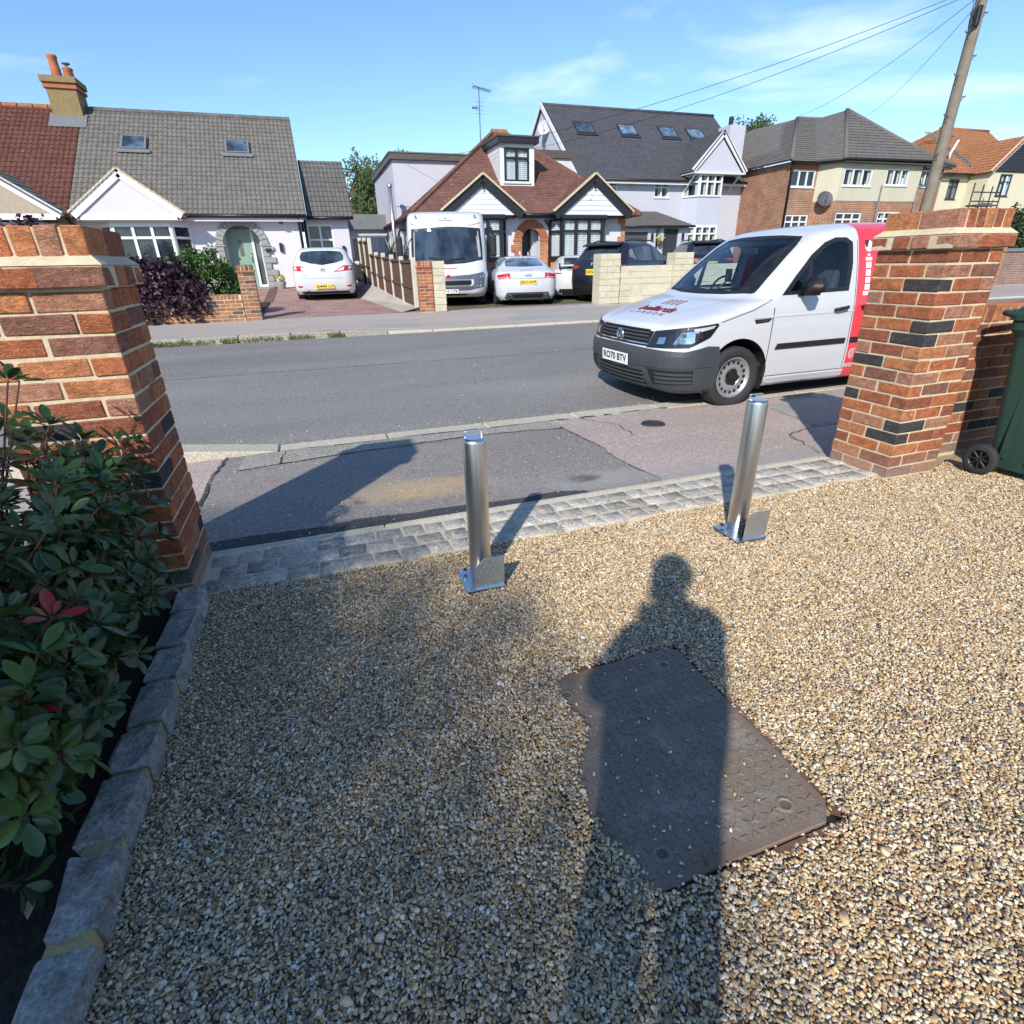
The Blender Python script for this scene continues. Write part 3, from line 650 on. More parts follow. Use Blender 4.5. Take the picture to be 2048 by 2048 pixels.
MB().add([(cx0-.12, 26.4, 5.93), (cx1+.12, 26.4, 5.93), (cx1+.12, 27.0, 6.42), (cx0-.12, 27.0, 6.42)], [(0, 1, 2, 3)]).build('flashing', 'lead_grey', ch)
# extension on the right
holed('extension_wall', 'render_lilac', h, .14, 1.72, 0, 3.06, 23.6, [(.24, 1.15, 1.5, 2.76)], .1)
MB().add([(1.72, 23.6, 0), (1.72, 27.6, 0), (1.72, 27.6, 3.06), (1.72, 25.6, 5.0), (1.72, 23.6, 3.06)], [(0, 1, 2, 3, 4)]).build('extension_side', 'render_lilac', h)
window(h, .24, 1.15, 1.5, 2.76, 23.6, 'white_upvc', 'pane_dark', 2, .6, .06)
roof(h, [(.30, 23.3, 2.98), (1.92, 23.3, 2.98), (1.92, 25.6, 5.02), (.30, 25.6, 5.02)], 'tiles_grey_dark', .155, .265, .028, .022)
tube_o('gutter', 'fascia_black', h, [(.28, 23.28, 2.95), (1.9, 23.28, 2.95)], .055)
tube_o('downpipe', 'fascia_black', h, [(.2, 23.5, 2.9), (.2, 23.54, .7)], .04)
B('wall_lamp', 'fascia_black', h, (1.40, 23.5, 1.75), (1.50, 23.6, 2.05))
B('rear_annexe', 'render_white', h, (1.4, 28.5, 0), (4.5, 30, 2.85)); B('annexe_roof', 'lead_grey', h, (1.3, 28.3, 2.85), (4.7, 30, 3.45))
for xx in (2.1, 2.9): window(h, xx, xx+.7, 1.7, 2.55, 28.5, 'white_upvc', 'pane_dark', 2, None, .06, rev=.02, sill=False)

# ================================================================ red half on the far left
h2 = thing('red_roof_bungalow', (-10, 23, FL), 'attached bungalow half with mossy red tiled roof and pebbledash gable', 'house')
roof(h2, [(-15, 22.62, 2.99), (X0-.02, 22.62, 2.99), (X0-.02, RY, RZ), (-15, RY, RZ)], 'tiles_red', .155, .265, .028, .022)
roof(h2, [(X0-.02, 31.9, 2.99), (-15, 31.9, 2.99), (-15, RY, RZ), (X0-.02, RY, RZ)], 'tiles_red', .3, .3, 0, .02)
for i in range(18): MB().tube([(-14.9+i*.45, RY, RZ+.01), (-14.48+i*.45, RY, RZ+.015)], .11, 8).build('ridge_tile', 'tiles_orange', h2)
holed('wall', 'render_pebbledash', h2, -15, X0-.01, 0, 3.1, YF, [(-9.6, -7.5, 1.45, 2.7)], .12)
g2a, g2z, g20, g21 = -8.3, 4.10, -9.9, -6.74
MB().prism([(g20+.12, gy+.03, gz0), (g21-.12, gy+.03, gz0), (g2a, gy+.03, g2z-.12)], (0, .1, 0)).build('gable_panel', 'render_pebbledash', h2)
for s, xe in ((1, g20), (-1, g21)): beam_o('bargeboard', 'white_upvc', h2, (xe+s*.04, gy, gz0+.02), (g2a, gy, g2z-.09), .05, .22)
MB().box((g20+.2, gy+.02, gz0-.10), (g21-.2, gy+.07, gz0+.06)).build('tie_board', 'white_upvc', h2)
roof(h2, [(g21+.05, gy-.03, gz0+.05), (g21+.05, ym(gz0)+.3, gz0+.05), (g2a, ym(g2z)+.3, g2z+.02), (g2a, gy-.03, g2z+.02)], 'tiles_grey_dark', .155, .265, .028, .022)
roof(h2, [(g20-.05, ym(gz0)+.3, gz0+.05), (g20-.05, gy-.03, gz0+.05), (g2a, gy-.03, g2z+.02), (g2a, ym(g2z)+.3, g2z+.02)], 'tiles_grey_dark', .155, .265, .028, .022)
canted(h2, -9.6, -7.1, 1.48, 2.70, YF, .55, .45, 'white_upvc', 'pane_dark', .68, 3, 'render_pebbledash', FL-.5, fw=.075)
tube_o('downpipe', 'fascia_black', h2, [(X0-.08, 22.62, 2.9), (X0-.08, 22.94, 2.7), (X0-.08, 22.94, .7)], .045)
# ================================================================ H2: bungalow with dormer, two black-trimmed gables
h = thing('dormer_bungalow', (8, 21, .4), 'bungalow with maroon tiled roof, central dormer and black framed bay windows', 'house')
YW = 21.0; ZE = 2.95; XL, XR = 4.0, 11.9
ocx, ozs = 8.01, 2.09
holed('wall', 'render_white', h, XL, XR, 0, ZE+.05, YW, [(ocx-.36, ocx+.36, 0, ozs+.40), (4.9, 6.9, 1.4, 2.8), (8.85, 10.9, 1.4, 2.8)], .15)
MB().add([(XL, YW, 0), (XL, 28, 0), (XL, 28, ZE), (XL, YW, ZE)], [(0, 1, 2, 3)]).build('side_wall', 'render_grey', h); MB().add([(XR, YW, 0), (XR, 28, 0), (XR, 28, ZE), (XR, YW, ZE)], [(0, 1, 2, 3)]).build('side_wall', 'brickwork_orange', h)
# hipped main roof
e = .42; A = (XL-e, YW-e, 2.90); Bp = (XR+e, YW-e, 2.90); Cc = (XR+e, 28+e, 2.90); D = (XL-e, 28+e, 2.90); R0 = (7.75, 24.5, 6.0); R1 = (8.25, 24.5, 6.0)
rf = roof(h, [A, Bp, R1, R0], 'tiles_maroon', .17, .10, 0, .012)
roof(h, [D, A, R0], 'tiles_maroon', .17, .10, 0, .012); roof(h, [Bp, Cc, R1], 'tiles_maroon', .17, .10, 0, .012); roof(h, [Cc, D, R0, R1], 'tiles_maroon', .17, .2, 0, .012)
for a, b in ((A, R0), (Bp, R1)):
    a, b = Vector(a), Vector(b); n_ = 22
    for i in range(n_): MB().tube([a.lerp(b, i/n_)+Vector((0, 0, .02)), a.lerp(b, (i+.95)/n_)+Vector((0, 0, .03))], .085, 6).build('hip_tile', 'tiles_maroon', rf)
for i in range(3): MB().tube([(7.7+i*.22, 24.5, 6.03), (7.7+i*.22+.2, 24.5, 6.03)], .12, 8).build('ridge_tile', 'tiles_orange', rf)
sl2 = (6.0-2.9)/(24.5-(YW-e)); yr = lambda z: YW-e+(z-2.9)/sl2
# gables
for (a0, a1, ax_, az) in [(4.62, 7.46, 5.97, 4.02), (8.70, 11.76, 10.15, 4.12)]:
    gy, z0 = 20.35, 2.92; hw = (a1-a0)/2; axm = (a0+a1)/2
    gw = MB().prism([(a0+.2, gy+.06, z0+.0), (a1-.2, gy+.06, z0+.0), (axm, gy+.06, az-.2)], (0, .1, 0)).build('gable_panel', 'white_board', h)
    k = z0+.10
    while k < az-.45:                     # weatherboards
        f = (k-z0)/(az-.35-z0); w_ = (hw-.36)*(1-f)
        MB().prism([(axm-w_, gy+.06, k), (axm+w_, gy+.06, k), (axm+w_*.9, gy+.06, min(k+.15, az-.4)), (axm-w_*.9, gy+.06, min(k+.15, az-.4))], (0, -.012, 0)).prism([(axm-w_, gy+.055, k-.004), (axm+w_, gy+.055, k-.004), (axm+w_, gy+.055, k+.02), (axm-w_, gy+.055, k+.02)], (0, -.018, 0)).build('board', 'white_board', gw)
        k += .16
    MB().box((a0+.25, gy+.04, z0-.06), (a1-.25, gy+.12, z0+.08)).build('sill_board', 'white_board', h)
    for s, xe in ((1, a0), (-1, a1)):
        beam_o('bargeboard', 'fascia_black', h, (xe+s*.02, gy, z0-.10), (axm, gy, az-.14), .05, .24)
        n_ = 16
        for i in range(n_):
            p, q = Vector((xe-s*.08, gy-.03, z0+.06)), Vector((axm, gy-.03, az+.06))
            beam(MB(), p.lerp(q, i/n_), p.lerp(q, (i+.95)/n_), .15, .055).build('verge_tile', 'verge_mortar', h)
    MB().box((axm-.02, gy-.06, az-.42), (axm+.02, gy-.03, az-.12)).build('finial', 'fascia_black', h)
    roof(h, [(a1+.06, gy, z0+.02), (a1+.06, yr(z0)+.3, z0+.02), (axm, yr(az)+.25, az+.03), (axm, gy, az+.03)], 'tiles_maroon', .17, .10, 0, .012)
    roof(h, [(a0-.06, yr(z0)+.3, z0+.02), (a0-.06, gy, z0+.02), (axm, gy, az+.03), (axm, yr(az)+.25, az+.03)], 'tiles_maroon', .17, .10, 0, .012)
    B('soffit', 'fascia_black', h, (a0+.1, gy+.12, z0-.12), (a1-.1, YW+.02, z0-.06))
for (b0, b1) in [(4.95, 7.02), (8.74, 11.0)]:
    canted(h, b0, b1, 1.45, 2.78, YW, .5, .3, 'fascia_black', 'pane_dark', .68, [0, .34, .66, 1], 'brickwork_orange', -.1, fw=.085, shutter='white_board')
    MB().prism([(b0-.12, YW, 2.76), (b0+.2, YW-.62, 2.76), (b1-.2, YW-.62, 2.76), (b1+.12, YW, 2.76)], (0, 0, .12)).build('bay_roof', 'fascia_black', h)
    MB().prism([(b0-.05, YW, 1.40), (b0+.26, YW-.56, 1.40), (b1-.26, YW-.56, 1.40), (b1+.05, YW, 1.40)], (0, 0, .06)).build('bay_sill', 'fascia_black', h)
# brick archway and recessed door
for o in arch_stones(h, ocx, ozs, .37, .66, YW, .06, 21, 'terracotta', 'arch_brick'): pass
arch2 = MB().add([(ocx+.37*math.cos(PI*i/16), YW-.002, ozs+.37*math.sin(PI*i/16)) for i in range(17)] + [(ocx-.38, YW-.002, ozs+.42), (ocx+.38, YW-.002, ozs+.42)], [(i, i+1, 17) for i in range(8, 16)] + [(i, i+1, 18) for i in range(8)] + [(8, 17, 18)]).build('arch_infill', 'brickwork_orange', h, fix=False)
for s in (-1, 1):
    a, b = sorted((ocx+s*.37, ocx+s*.655)); B('jamb', 'brickwork_orange', h, (a, YW-.055, .3), (b, YW+.05, ozs-.02))
    for z in (.75, 1.35, 1.72): a, b = sorted((ocx+s*.655, ocx+s*.78)); B('quoin', 'brickwork_orange', h, (a, YW-.05, z), (b, YW+.05, z+.22))
    a, b = sorted((ocx+s*.36, ocx+s*.70)); B('impost', 'terracotta', h, (a, YW-.075, ozs-.03), (b, YW+.05, ozs+.02))
dr = B('door', 'door_black', h, (ocx-.36, YW+.55, .4), (ocx+.16, YW+.6, 2.5)); tube_o('handle', 'white_upvc', dr, [(ocx+.08, YW+.52, 1.35), (ocx+.08, YW+.52, 1.7)], .018)
B('porch_side', 'render_grey', h, (ocx+.16, YW+.4, .3), (ocx+.5, YW+.6, 2.6)); B('porch_back', 'render_grey', h, (ocx-.5, YW+.62, .3), (ocx+.5, YW+.66, 2.7))
B('doorbell', 'white_board', h, (ocx-.50, YW-.075, 1.6), (ocx-.44, YW-.055, 1.72))
tube_o('downpipe', 'fascia_black', h, [(8.30, 20.55, 2.88), (8.5, 20.85, 2.78), (8.72, 20.93, 2.5), (8.72, 20.93, .4)], .038)
tube_o('gutter', 'fascia_black', h, [(7.4, 20.53, 2.88), (8.78, 20.53, 2.88)], .055); B('fascia', 'fascia_black', h, (7.4, 20.58, 2.76), (8.8, 20.62, 2.88)); B('soffit', 'white_board', h, (7.3, 20.62, 2.76), (8.9, 21.0, 2.79))
for k in range(5): w_ = .16 if k % 2 else .30; B('quoin', 'brickwork_orange', h, (XR-w_, YW-.03, 1.0+k*.4), (XR+.01, YW+.05, 1.39+k*.4))
B('lion_plaque', 'white_upvc', h, (10.02, 20.36, 3.36), (10.12, 20.44, 3.52)); MB().lathe([(0, 0), (.07, .0), (.09, .05), (.05, .10), (0, .11)], 10, (10.06, 20.42, 3.5)).lathe([(0, 0), (.035, 0), (.02, .08), (0, .09)], 8, (9.97, 20.40, 3.52)).lathe([(0, 0), (.035, 0), (.02, .08), (0, .09)], 8, (10.17, 20.40, 3.52)).build('animal_mask', 'white_upvc', h)
# dormer
d0, d1, dy = 7.16, 8.48, 21.85
holed('dormer_front', 'white_board', h, d0, d1, 3.9, 5.25, dy, [(7.32, 8.29, 4.05, 5.10)], .08)
for xx, s in ((d0, -1), (d1, 1)):
    MB().add([(xx, dy, 3.92), (xx, yr(5.25)+.1, 5.25), (xx, dy, 5.25)], [(0, 1, 2)]).build('dormer_cheek', 'white_board', h)
    k = 4.05
    while k < 5.2: MB().add([(xx+s*.012, dy+.01, k), (xx+s*.012, yr(k)+.05, k), (xx+s*.002, yr(k)+.05, k+.12), (xx+s*.002, dy+.01, k+.12)], [(0, 1, 2, 3)]).build('board', 'white_board', h); k += .13
window(h, 7.32, 8.29, 4.05, 5.10, dy, 'fascia_black', 'pane_dark', 2, .70, .065, .08, False, shutter='white_board')
MB().box((7.27, dy-.05, 3.98), (8.34, dy+.03, 4.05)).build('dormer_sill', 'white_board', h)
MB().box((d0-.12, dy-.18, 5.22), (d1+.12, yr(5.4)+.2, 5.40)).build('dormer_fascia', 'fascia_black', h); MB().box((d0-.15, dy-.21, 5.40), (d1+.15, yr(5.4)+.25, 5.45)).build('dormer_roof', 'fascia_brown', h)
# flat roofed extensions behind
B('rear_extension', 'render_grey', h, (3.75, 24.8, .3), (7.6, 31, 5.05)); B('extension_fascia', 'fascia_brown', h, (3.65, 24.65, 5.05), (7.7, 31.2, 5.26)); B('extension_roof', 'lead_grey', h, (3.62, 24.62, 5.26), (7.72, 31.2, 5.30))
for z in (3.45, ): B('render_joint', 'lead_grey', h, (3.738, 24.79, z), (7.6, 24.80, z+.02))
B('side_extension', 'render_white', h, (8.6, 25, .3), (11.4, 30, 5.32)); B('extension_fascia', 'fascia_brown', h, (8.55, 24.9, 5.32), (11.45, 30.1, 5.6))
MB().tube([(3.45, 24.0, .5), (3.45, 24.0, 4.05)], .075, 12).lathe([(.11, 4.05), (.11, 4.12), (0, 4.16)], 12, (3.45, 24.0, 0)).build('steel_flue', 'lead_steel' if 'lead_steel' in MATS else 'white_upvc', h, smooth=True)
# television aerial
ta = thing('television_aerial', (7.4, 25.0, 5.9), 'tall metal television aerial on a thin mast above the maroon roof', 'aerial')
M('aerial_metal', (.16, .165, .18), .5, .1, 5, metal=.5)
am = MB(); am.tube([(7.40, 25, 5.6), (7.40, 25, 7.55)], .022, 6); am.build('mast', 'aerial_metal', ta)
yg = MB(); yg.tube([(7.18, 24.95, 7.58), (7.88, 25.05, 7.47)], .014, 5)
for i in range(11): t_ = i/10; yg.tube([(7.2+.66*t_, 24.80, 7.575-.11*t_), (7.2+.66*t_, 25.25, 7.575-.11*t_)], .009, 4)
yg.tube([(7.18, 24.9, 7.45), (7.18, 25.1, 7.72)], .01, 4); yg.build('upper_array', 'aerial_metal', ta)
yg = MB(); yg.tube([(7.1, 25, 6.9), (7.42, 25, 6.9)], .016, 5); yg.box((7.1, 24.97, 6.87), (7.30, 25.03, 6.93))
for z in (6.72, 6.84, 6.97, 7.1): yg.tube([(7.24, 25, z), (7.58, 25, z-.01)], .008, 4)
yg.build('lower_array', 'aerial_metal', ta)

# ================================================================ H3: big grey house with slate roof
h = thing('grey_house', (22, 34, 1.2), 'large pale grey house with slate roof, four skylights and gabled bay', 'house')
X0, X1, YF, ZE = 15.9, 27.95, 34.0, 6.0
holed('wall', 'render_grey', h, X0, X1, 0, ZE+.05, YF, [(21.2, 22.25, 4.88, 5.78), (17.55, 18.6, 4.88, 5.78)], .1)
RY, RZ = 39.4, 10.5
for xx in (X0, X1): MB().add([(xx, YF, 0), (xx, 44.8, 0), (xx, 44.8, ZE), (xx, RY, RZ-.1), (xx, YF, ZE)], [(0, 1, 2, 3, 4)]).build('gable_wall', 'render_grey', h)
rf = roof(h, [(X0-.15, YF-.45, 5.72), (X1+.85, YF-.45, 5.72), (X1+.95, RY, RZ), (X0-.15, RY, RZ)], 'tiles_slate', .3, .2, 0, .012)
roof(h, [(X1+.85, 45.2, 5.72), (X0-.15, 45.2, 5.72), (X0-.15, RY, RZ), (X1+.95, RY, RZ)], 'tiles_slate', .3, .3, 0, .012)
tube_o('ridge', 'tiles_slate', h, [(X0-.15, RY, RZ+.02), (X1+.95, RY, RZ+.02)], .10)
for p, q in (((X0-.17, YF-.45, 5.75), (X0-.17, RY, RZ)), ((X0-.17, RY, RZ), (X0-.17, 45.2, 5.75))): beam_o('verge_board', 'white_upvc', h, p, q, .06, .24)
B('fascia', 'white_board', h, (X0, YF-.42, 5.55), (X1+.7, YF-.38, 5.75)); tube_o('gutter', 'fascia_black', h, [(X0, YF-.48, 5.74), (X1+.8, YF-.48, 5.74)], .065); B('soffit', 'white_board', h, (X0, YF-.38, 5.55), (X1+.7, YF, 5.6))
SV = Vector((0, RY-YF+.45, RZ-5.72)).normalized(); SN = Vector((0, -SV.z, SV.y))
for cx in (17.95, 21.05, 24.1, 26.25): zz = 8.98; yy = YF-.45+(zz-5.72)/(RZ-5.72)*(RY-YF+.45); skylight(h, Vector((cx, yy, zz))+SN*.03, (1, 0, 0), SV, SN, 1.25, 1.15, frame='slat_dark')
window(h, 21.2, 22.25, 4.88, 5.78, YF, cols=[0, .5, 1], trans=.62, fw=.07, curtain=True); window(h, 17.55, 18.6, 4.88, 5.78, YF, cols=2, trans=.62, fw=.07, curtain=True)
# bay with gable
gy, a0, a1, az, z0 = 32.8, 23.05, 26.95, 8.25, 6.18; axm = (a0+a1)/2
MB().prism([(a0+.25, gy+.1, z0+.02), (a1-.25, gy+.1, z0+.02), (axm, gy+.1, az-.3)], (0, .1, 0)).build('gable_panel', 'render_grey', h)
for s, xe in ((1, a0), (-1, a1)): beam_o('bargeboard', 'white_upvc', h, (xe, gy, z0+.02), (axm, gy, az-.05), .07, .26)
yr3 = lambda z: YF-.45+(z-5.72)/(RZ-5.72)*(RY-YF+.45)
roof(h, [(a1+.05, gy-.05, z0), (a1+.05, yr3(z0)+.3, z0), (axm, yr3(az)+.3, az+.1), (axm, gy-.05, az+.1)], 'tiles_slate', .3, .2, 0, .012)
roof(h, [(a0-.05, yr3(z0)+.3, z0), (a0-.05, gy-.05, z0), (axm, gy-.05, az+.1), (axm, yr3(az)+.3, az+.1)], 'tiles_slate', .3, .2, 0, .012)
B('soffit', 'white_board', h, (a0, gy, z0-.1), (a1, YF, z0))
b0, b1 = 23.3, 25.95
canted(h, b0, b1, 4.88, 6.1, YF, .95, .5, 'white_upvc', 'pane_dark', .66, [0, .33, .67, 1], 'render_grey', None, fw=.09, curtain=True)
canted(h, b0, b1, 1.95, 3.25, YF, .95, .5, 'white_upvc', 'pane_dark', .66, [0, .33, .67, 1], 'render_grey', .5, fw=.09, curtain=True)
pts = [(b0, YF), (b0+.5, YF-.95), (b1-.5, YF-.95), (b1, YF)]
MB().prism([(a, b, 3.3) for a, b in pts], (0, 0, 1.53)).build('bay_panel', 'render_blue', h)
for xx in (a0+.3, a1-.3): beam_o('bracket', 'white_upvc', h, (xx, gy+.1, z0-.05), (xx, YF-.02, 5.2), .07, .07)
tube_o('downpipe', 'fascia_black', h, [(X1+.4, YF-.5, 5.7), (X1-.1, YF-.1, 5.3), (X1-.1, YF-.1, 1)], .06)
MB().lathe([(0, 0), (.16, 0), (.16, .06), (0, .08)], 12, (19.6, YF-.06, 5.45), 'y').build('alarm_box', 'verge_mortar', h)
ch = B('chimney_stack', 'render_grey', h, (27.55, 35.6, 5.5), (28.75, 36.8, 9.25)); MB().tube([(28.0, 36.2, 9.25), (28.0, 36.2, 9.8)], .15, 10).build('flue', 'fascia_black', ch)
# lean-to garage
holed('garage_wall', 'render_grey', h, 17.3, 21.9, 0, 3.15, 31.0, [(17.5, 19.15, 0, 2.82), (20.2, 21.2, 0, 3.0)], .15)
gd = B('garage_door', 'garage_grey', h, (17.5, 31.12, 0), (19.15, 31.16, 2.82))
for i in range(16): B('slat', 'garage_grey', gd, (17.5, 31.09, .2+i*.165), (19.15, 31.125, .2+i*.165+.15))
gt = B('side_gate', 'slat_dark', h, (20.2, 31.12, 0), (21.2, 31.16, 3.0))
for i in range(6): B('board', 'slat_dark', gt, (20.2+i*.168, 31.09, .3), (20.2+i*.168+.15, 31.12, 2.98))
roof(h, [(17.0, 30.7, 3.12), (22.1, 30.7, 3.12), (20.9, 33.2, 4.05), (17.0, 33.2, 4.05)], 'tiles_concrete', .3, .3, .0, .03)
tube_o('gutter', 'fascia_black', h, [(17.0, 30.68, 3.1), (22.1, 30.68, 3.1)], .06); tube_o('downpipe', 'fascia_black', h, [(19.75, 30.7, 3.05), (19.7, 30.93, 2.8), (19.7, 30.93, 1.2)], .05)
for xx in (19.4, 21.5): B('wall_lamp', 'fascia_black', h, (xx-.06, 30.9, 2.4), (xx+.06, 31, 2.75))
hb = thing('hanging_basket', (19.85, 30.75, 2.4), 'small hanging basket of yellow flowers by the grey garage', 'hanging basket')
M('leaf_yellow', (.42, .38, .10), .8, .35, 20); M('wicker', (.13, .08, .04), .9, .3, 20)
MB().lathe([(0, 2.1), (.12, 2.15), (.2, 2.35), (.0, 2.36)], 10, (19.85, 30.8, 0)).build('basket', 'wicker', hb)
mb = MB()
for i in range(70): a = Vector([random.gauss(0, .13) for _ in range(3)])+Vector((19.85, 30.78, 2.46)); b = Vector([random.gauss(0, .06) for _ in range(3)]); c_ = Vector([random.gauss(0, .06) for _ in range(3)]); mb.add([a, a+b, a+c_], [(0, 1, 2)])
mb.build('flowers', 'leaf_yellow', hb, fix=False)
def dish(parent, p, r, mat, aim=(-.3, -1, .35), name='satellite_dish', label=None):
    p = Vector(p); d = Vector(aim).normalized(); q = d.to_track_quat('Z', 'Y'); mb = MB()
    mb.lathe([(0, 0), (r*.5, r*.06), (r, r*.24), (r, r*.26), (r*.5, r*.09), (0, .03)], 18); mb.tube([(0, -r*.9, r*.2), (0, 0, r*.9)], .015, 5); mb.box((-.04, -.04, r*.85), (.04, .04, r*1.0))
    mb.v = [tuple(p+q@Vector(v)) for v in mb.v]
    mb.tube([tuple(p-d*.02), tuple(p+Vector((0, .3, 0)))], .025, 6)
    return mb.build(name, mat, parent)
M('dish_grey', (.07, .072, .08), .6, .1, 5)
dish(h, (15.7, 38.6, 9.1), .42, 'render_grey', (-.8, -1, .3), 'satellite_dish')
B('gable_window', 'pane_grey', h, (15.87, 38.9, 7.6), (15.9, 39.4, 8.6))
# ================================================================ H4: brick house with grey hipped roof
h = thing('brick_house', (33, 30, 1.5), 'brown brick house with cream rendered upper bay and grey concrete hipped roof', 'house')
X0, X1, YF, ZE = 27.8, 40.3, 30.0, 6.40; b0, b1, yb = 29.9, 37.2, 29.0
holed('wall', 'brickwork_brown', h, X0, b0+.02, 0, ZE, YF, [(27.95, 29.75, 5.12, 6.02), (28.0, 29.75, 2.7, 3.68)], .1)
holed('wall', 'brickwork_brown', h, b1-.02, X1, 0, ZE, YF, [(38.3, 39.9, 5.3, 6.25), (38.2, 39.9, 2.7, 3.75)], .1)
B('side_wall', 'brickwork_brown', h, (X0-.05, YF+.0, 0), (X0+.2, 42, ZE)); B('red_band', 'terracotta', h, (X0, YF-.02, 6.1), (b0, YF-.003, ZE))
holed('bay_render', 'render_cream', h, b0+.75, b1-.1, 4.36, ZE, yb, [(30.9, 33.1, 5.12, 6.05), (34.25, 36.1, 5.2, 6.1)], .1)
holed('bay_brick', 'brickwork_brown', h, b0+.75, b1-.1, 0, 4.36, yb+.04, [(30.9, 32.95, 2.8, 3.74), (34.3, 36.1, 2.8, 3.8)], .1)
for (xa, ya, xb, yb2) in [(b0-.02, YF, b0+.75, yb), (b1-.1, yb, b1+.3, YF)]:
    MB().quad((xa, ya, 4.36), (xb, yb2, 4.36), (xb, yb2, ZE), (xa, ya, ZE)).build('bay_render', 'render_cream', h, fix=False); MB().quad((xa, ya+.03, 0), (xb, yb2+.03, 0), (xb, yb2+.03, 4.36), (xa, ya+.03, 4.36)).build('bay_brick', 'brickwork_brown', h, fix=False)
for (a, b, c, d, y, n_, tr_) in [(27.95, 29.75, 5.12, 6.02, YF, 3, None), (28.0, 29.75, 2.7, 3.68, YF, 3, .6), (38.3, 39.9, 5.3, 6.25, YF, 3, None), (38.2, 39.9, 2.7, 3.75, YF, 3, .6), (30.9, 33.1, 5.12, 6.05, yb, [0, .33, .66, 1], None), (34.25, 36.1, 5.2, 6.1, yb, 3, None), (30.9, 32.95, 2.8, 3.74, yb+.04, 3, .6), (34.3, 36.1, 2.8, 3.8, yb+.04, 3, .6)]:
    window(h, a, b, c, d, y, 'white_upvc', 'pane_dark', n_, tr_, .085, .1, curtain=(n_ != 3 or a > 34))
E4 = 6.45; ov = .4
RL, RR, RYY, RZZ = (32.6, 35.3, 9.75), (37.4, 35.3, 9.85), 35.3, 9.8
rf = roof(h, [(X0-ov, YF-ov, E4), (X1+ov, YF-ov, E4), RR, RL], 'tiles_concrete', .33, .30, .0, .035)
roof(h, [(X0-ov, 42.3, E4), (X0-ov, YF-ov, E4), RL, (32.0, 39, 9.75)], 'tiles_concrete', .33, .30, .0, .035)
roof(h, [(X1+ov, YF-ov, E4), (X1+ov, 42.3, E4), (38, 39, 9.8), RR], 'tiles_concrete', .33, .30, .0, .035)
AP = (33.9, 32.6, 9.72); c0, c1 = (b0+.45, yb-ov, E4+.0), (b1+.55, yb-ov, E4+.05)
roof(h, [c0, c1, AP], 'tiles_concrete', .33, .30, .0, .035); roof(h, [(b0-.75, YF-.25, E4), c0, AP], 'tiles_concrete', .33, .30, .0, .035); roof(h, [c1, (b1+1.0, YF-.25, E4), AP], 'tiles_concrete', .33, .30, .0, .035)
RB = (33.9, 35.1, 9.72); MB().prism([(b0-.75, YF-.25, E4), AP, RB], (0, 0, -.05)).build('roof', 'tiles_concrete', h); MB().prism([(b1+1.0, YF-.25, E4), AP, RB], (0, 0, -.05)).build('roof', 'tiles_concrete', h)
for a, b in [((X0-ov, YF-ov, E4+.03), RL), (c0, AP), (c1, AP), ((X1+ov, YF-ov, E4+.03), RR), (RL, RR)]: tube_o('hip_tile', 'tiles_concrete', h, [a, b], .12)
for p in ([(X0-ov, YF-ov, E4-.05), (b0-.1, YF-ov, E4-.05), c0, c1, (X1+ov, YF-ov, E4-.02)],): tube_o('gutter', 'fascia_black', h, p, .07)
MB().prism([(X0, YF-.35, 6.3), (b0, YF-.35, 6.3), (b0+.55, yb-.35, 6.3), (b1+.4, yb-.35, 6.3), (b1+.9, YF-.35, 6.3), (X1+.3, YF-.35, 6.3), (X1+.3, YF, 6.3), (X0, YF, 6.3)], (0, 0, .06)).build('soffit', 'fascia_brown', h)
tube_o('downpipe', 'fascia_black', h, [(X0+.05, YF-.3, 6.35), (X0+.05, YF-.08, 6.0), (X0+.05, YF-.08, 1)], .06)
for xx in (34.0, 37.05): tube_o('downpipe', 'lead_grey', h, [(xx, yb-.06, 5.2), (xx, yb-.06, 1)], .045)
ds = dish(h, (30.05, 29.3, 4.42), .45, 'dish_grey', (-.45, -1, .45))
# ================================================================ H5: cream house with orange roof
h = thing('cream_house', (51, 35, 2), 'cream rendered house with orange pantiled roof and dark boarded gable', 'house')
holed('wall', 'render_yellow', h, 46.5, 51, 0, 7.05, 35.5, [(48.6, 49.7, 5.25, 6.62)], .1); window(h, 48.6, 49.7, 5.25, 6.62, 35.5, 'slat_dark', 'pane_grey', 2, .65, .08)
holed('wall', 'render_yellow', h, 50.6, 55.8, 0, 7.0, 34.0, [(51.9, 53.3, 5.36, 6.85)], .1); window(h, 51.9, 53.3, 5.36, 6.85, 34.0, 'slat_dark', 'pane_grey', 2, .65, .08, curtain=True)
MB().add([(50.6, 34, 0), (50.6, 40, 0), (50.6, 40, 7), (50.6, 34, 7)], [(0, 1, 2, 3)]).build('side_wall', 'render_yellow', h)
MB().prism([(50.7, 33.9, 7.0), (55.7, 33.9, 7.0), (53.1, 33.9, 9.0)], (0, .1, 0)).build('gable_panel', 'dark_cladding', h)
for i in range(12): f = i/12; B('board', 'dark_cladding', h, (50.8+2.35*f, 33.86, 7.03+1.95*f), (55.6-2.45*f, 33.9, 7.03+1.95*f+.14))
for s, xe in ((1, 50.4), (-1, 56)): beam_o('bargeboard', 'white_upvc', h, (xe, 33.75, 6.9), (53.15, 33.75, 9.2), .08, .3)
roof(h, [(50.3, 40, 6.9), (50.3, 33.6, 6.9), (53.15, 33.6, 9.3), (53.15, 40, 9.3)], 'tiles_orange', .3, .33, .05, .03)
roof(h, [(46.1, 35.1, 6.95), (58, 35.1, 6.95), (60, 41.5, 11.2), (54, 41.5, 11.2)], 'tiles_orange', .3, .33, .05, .03)
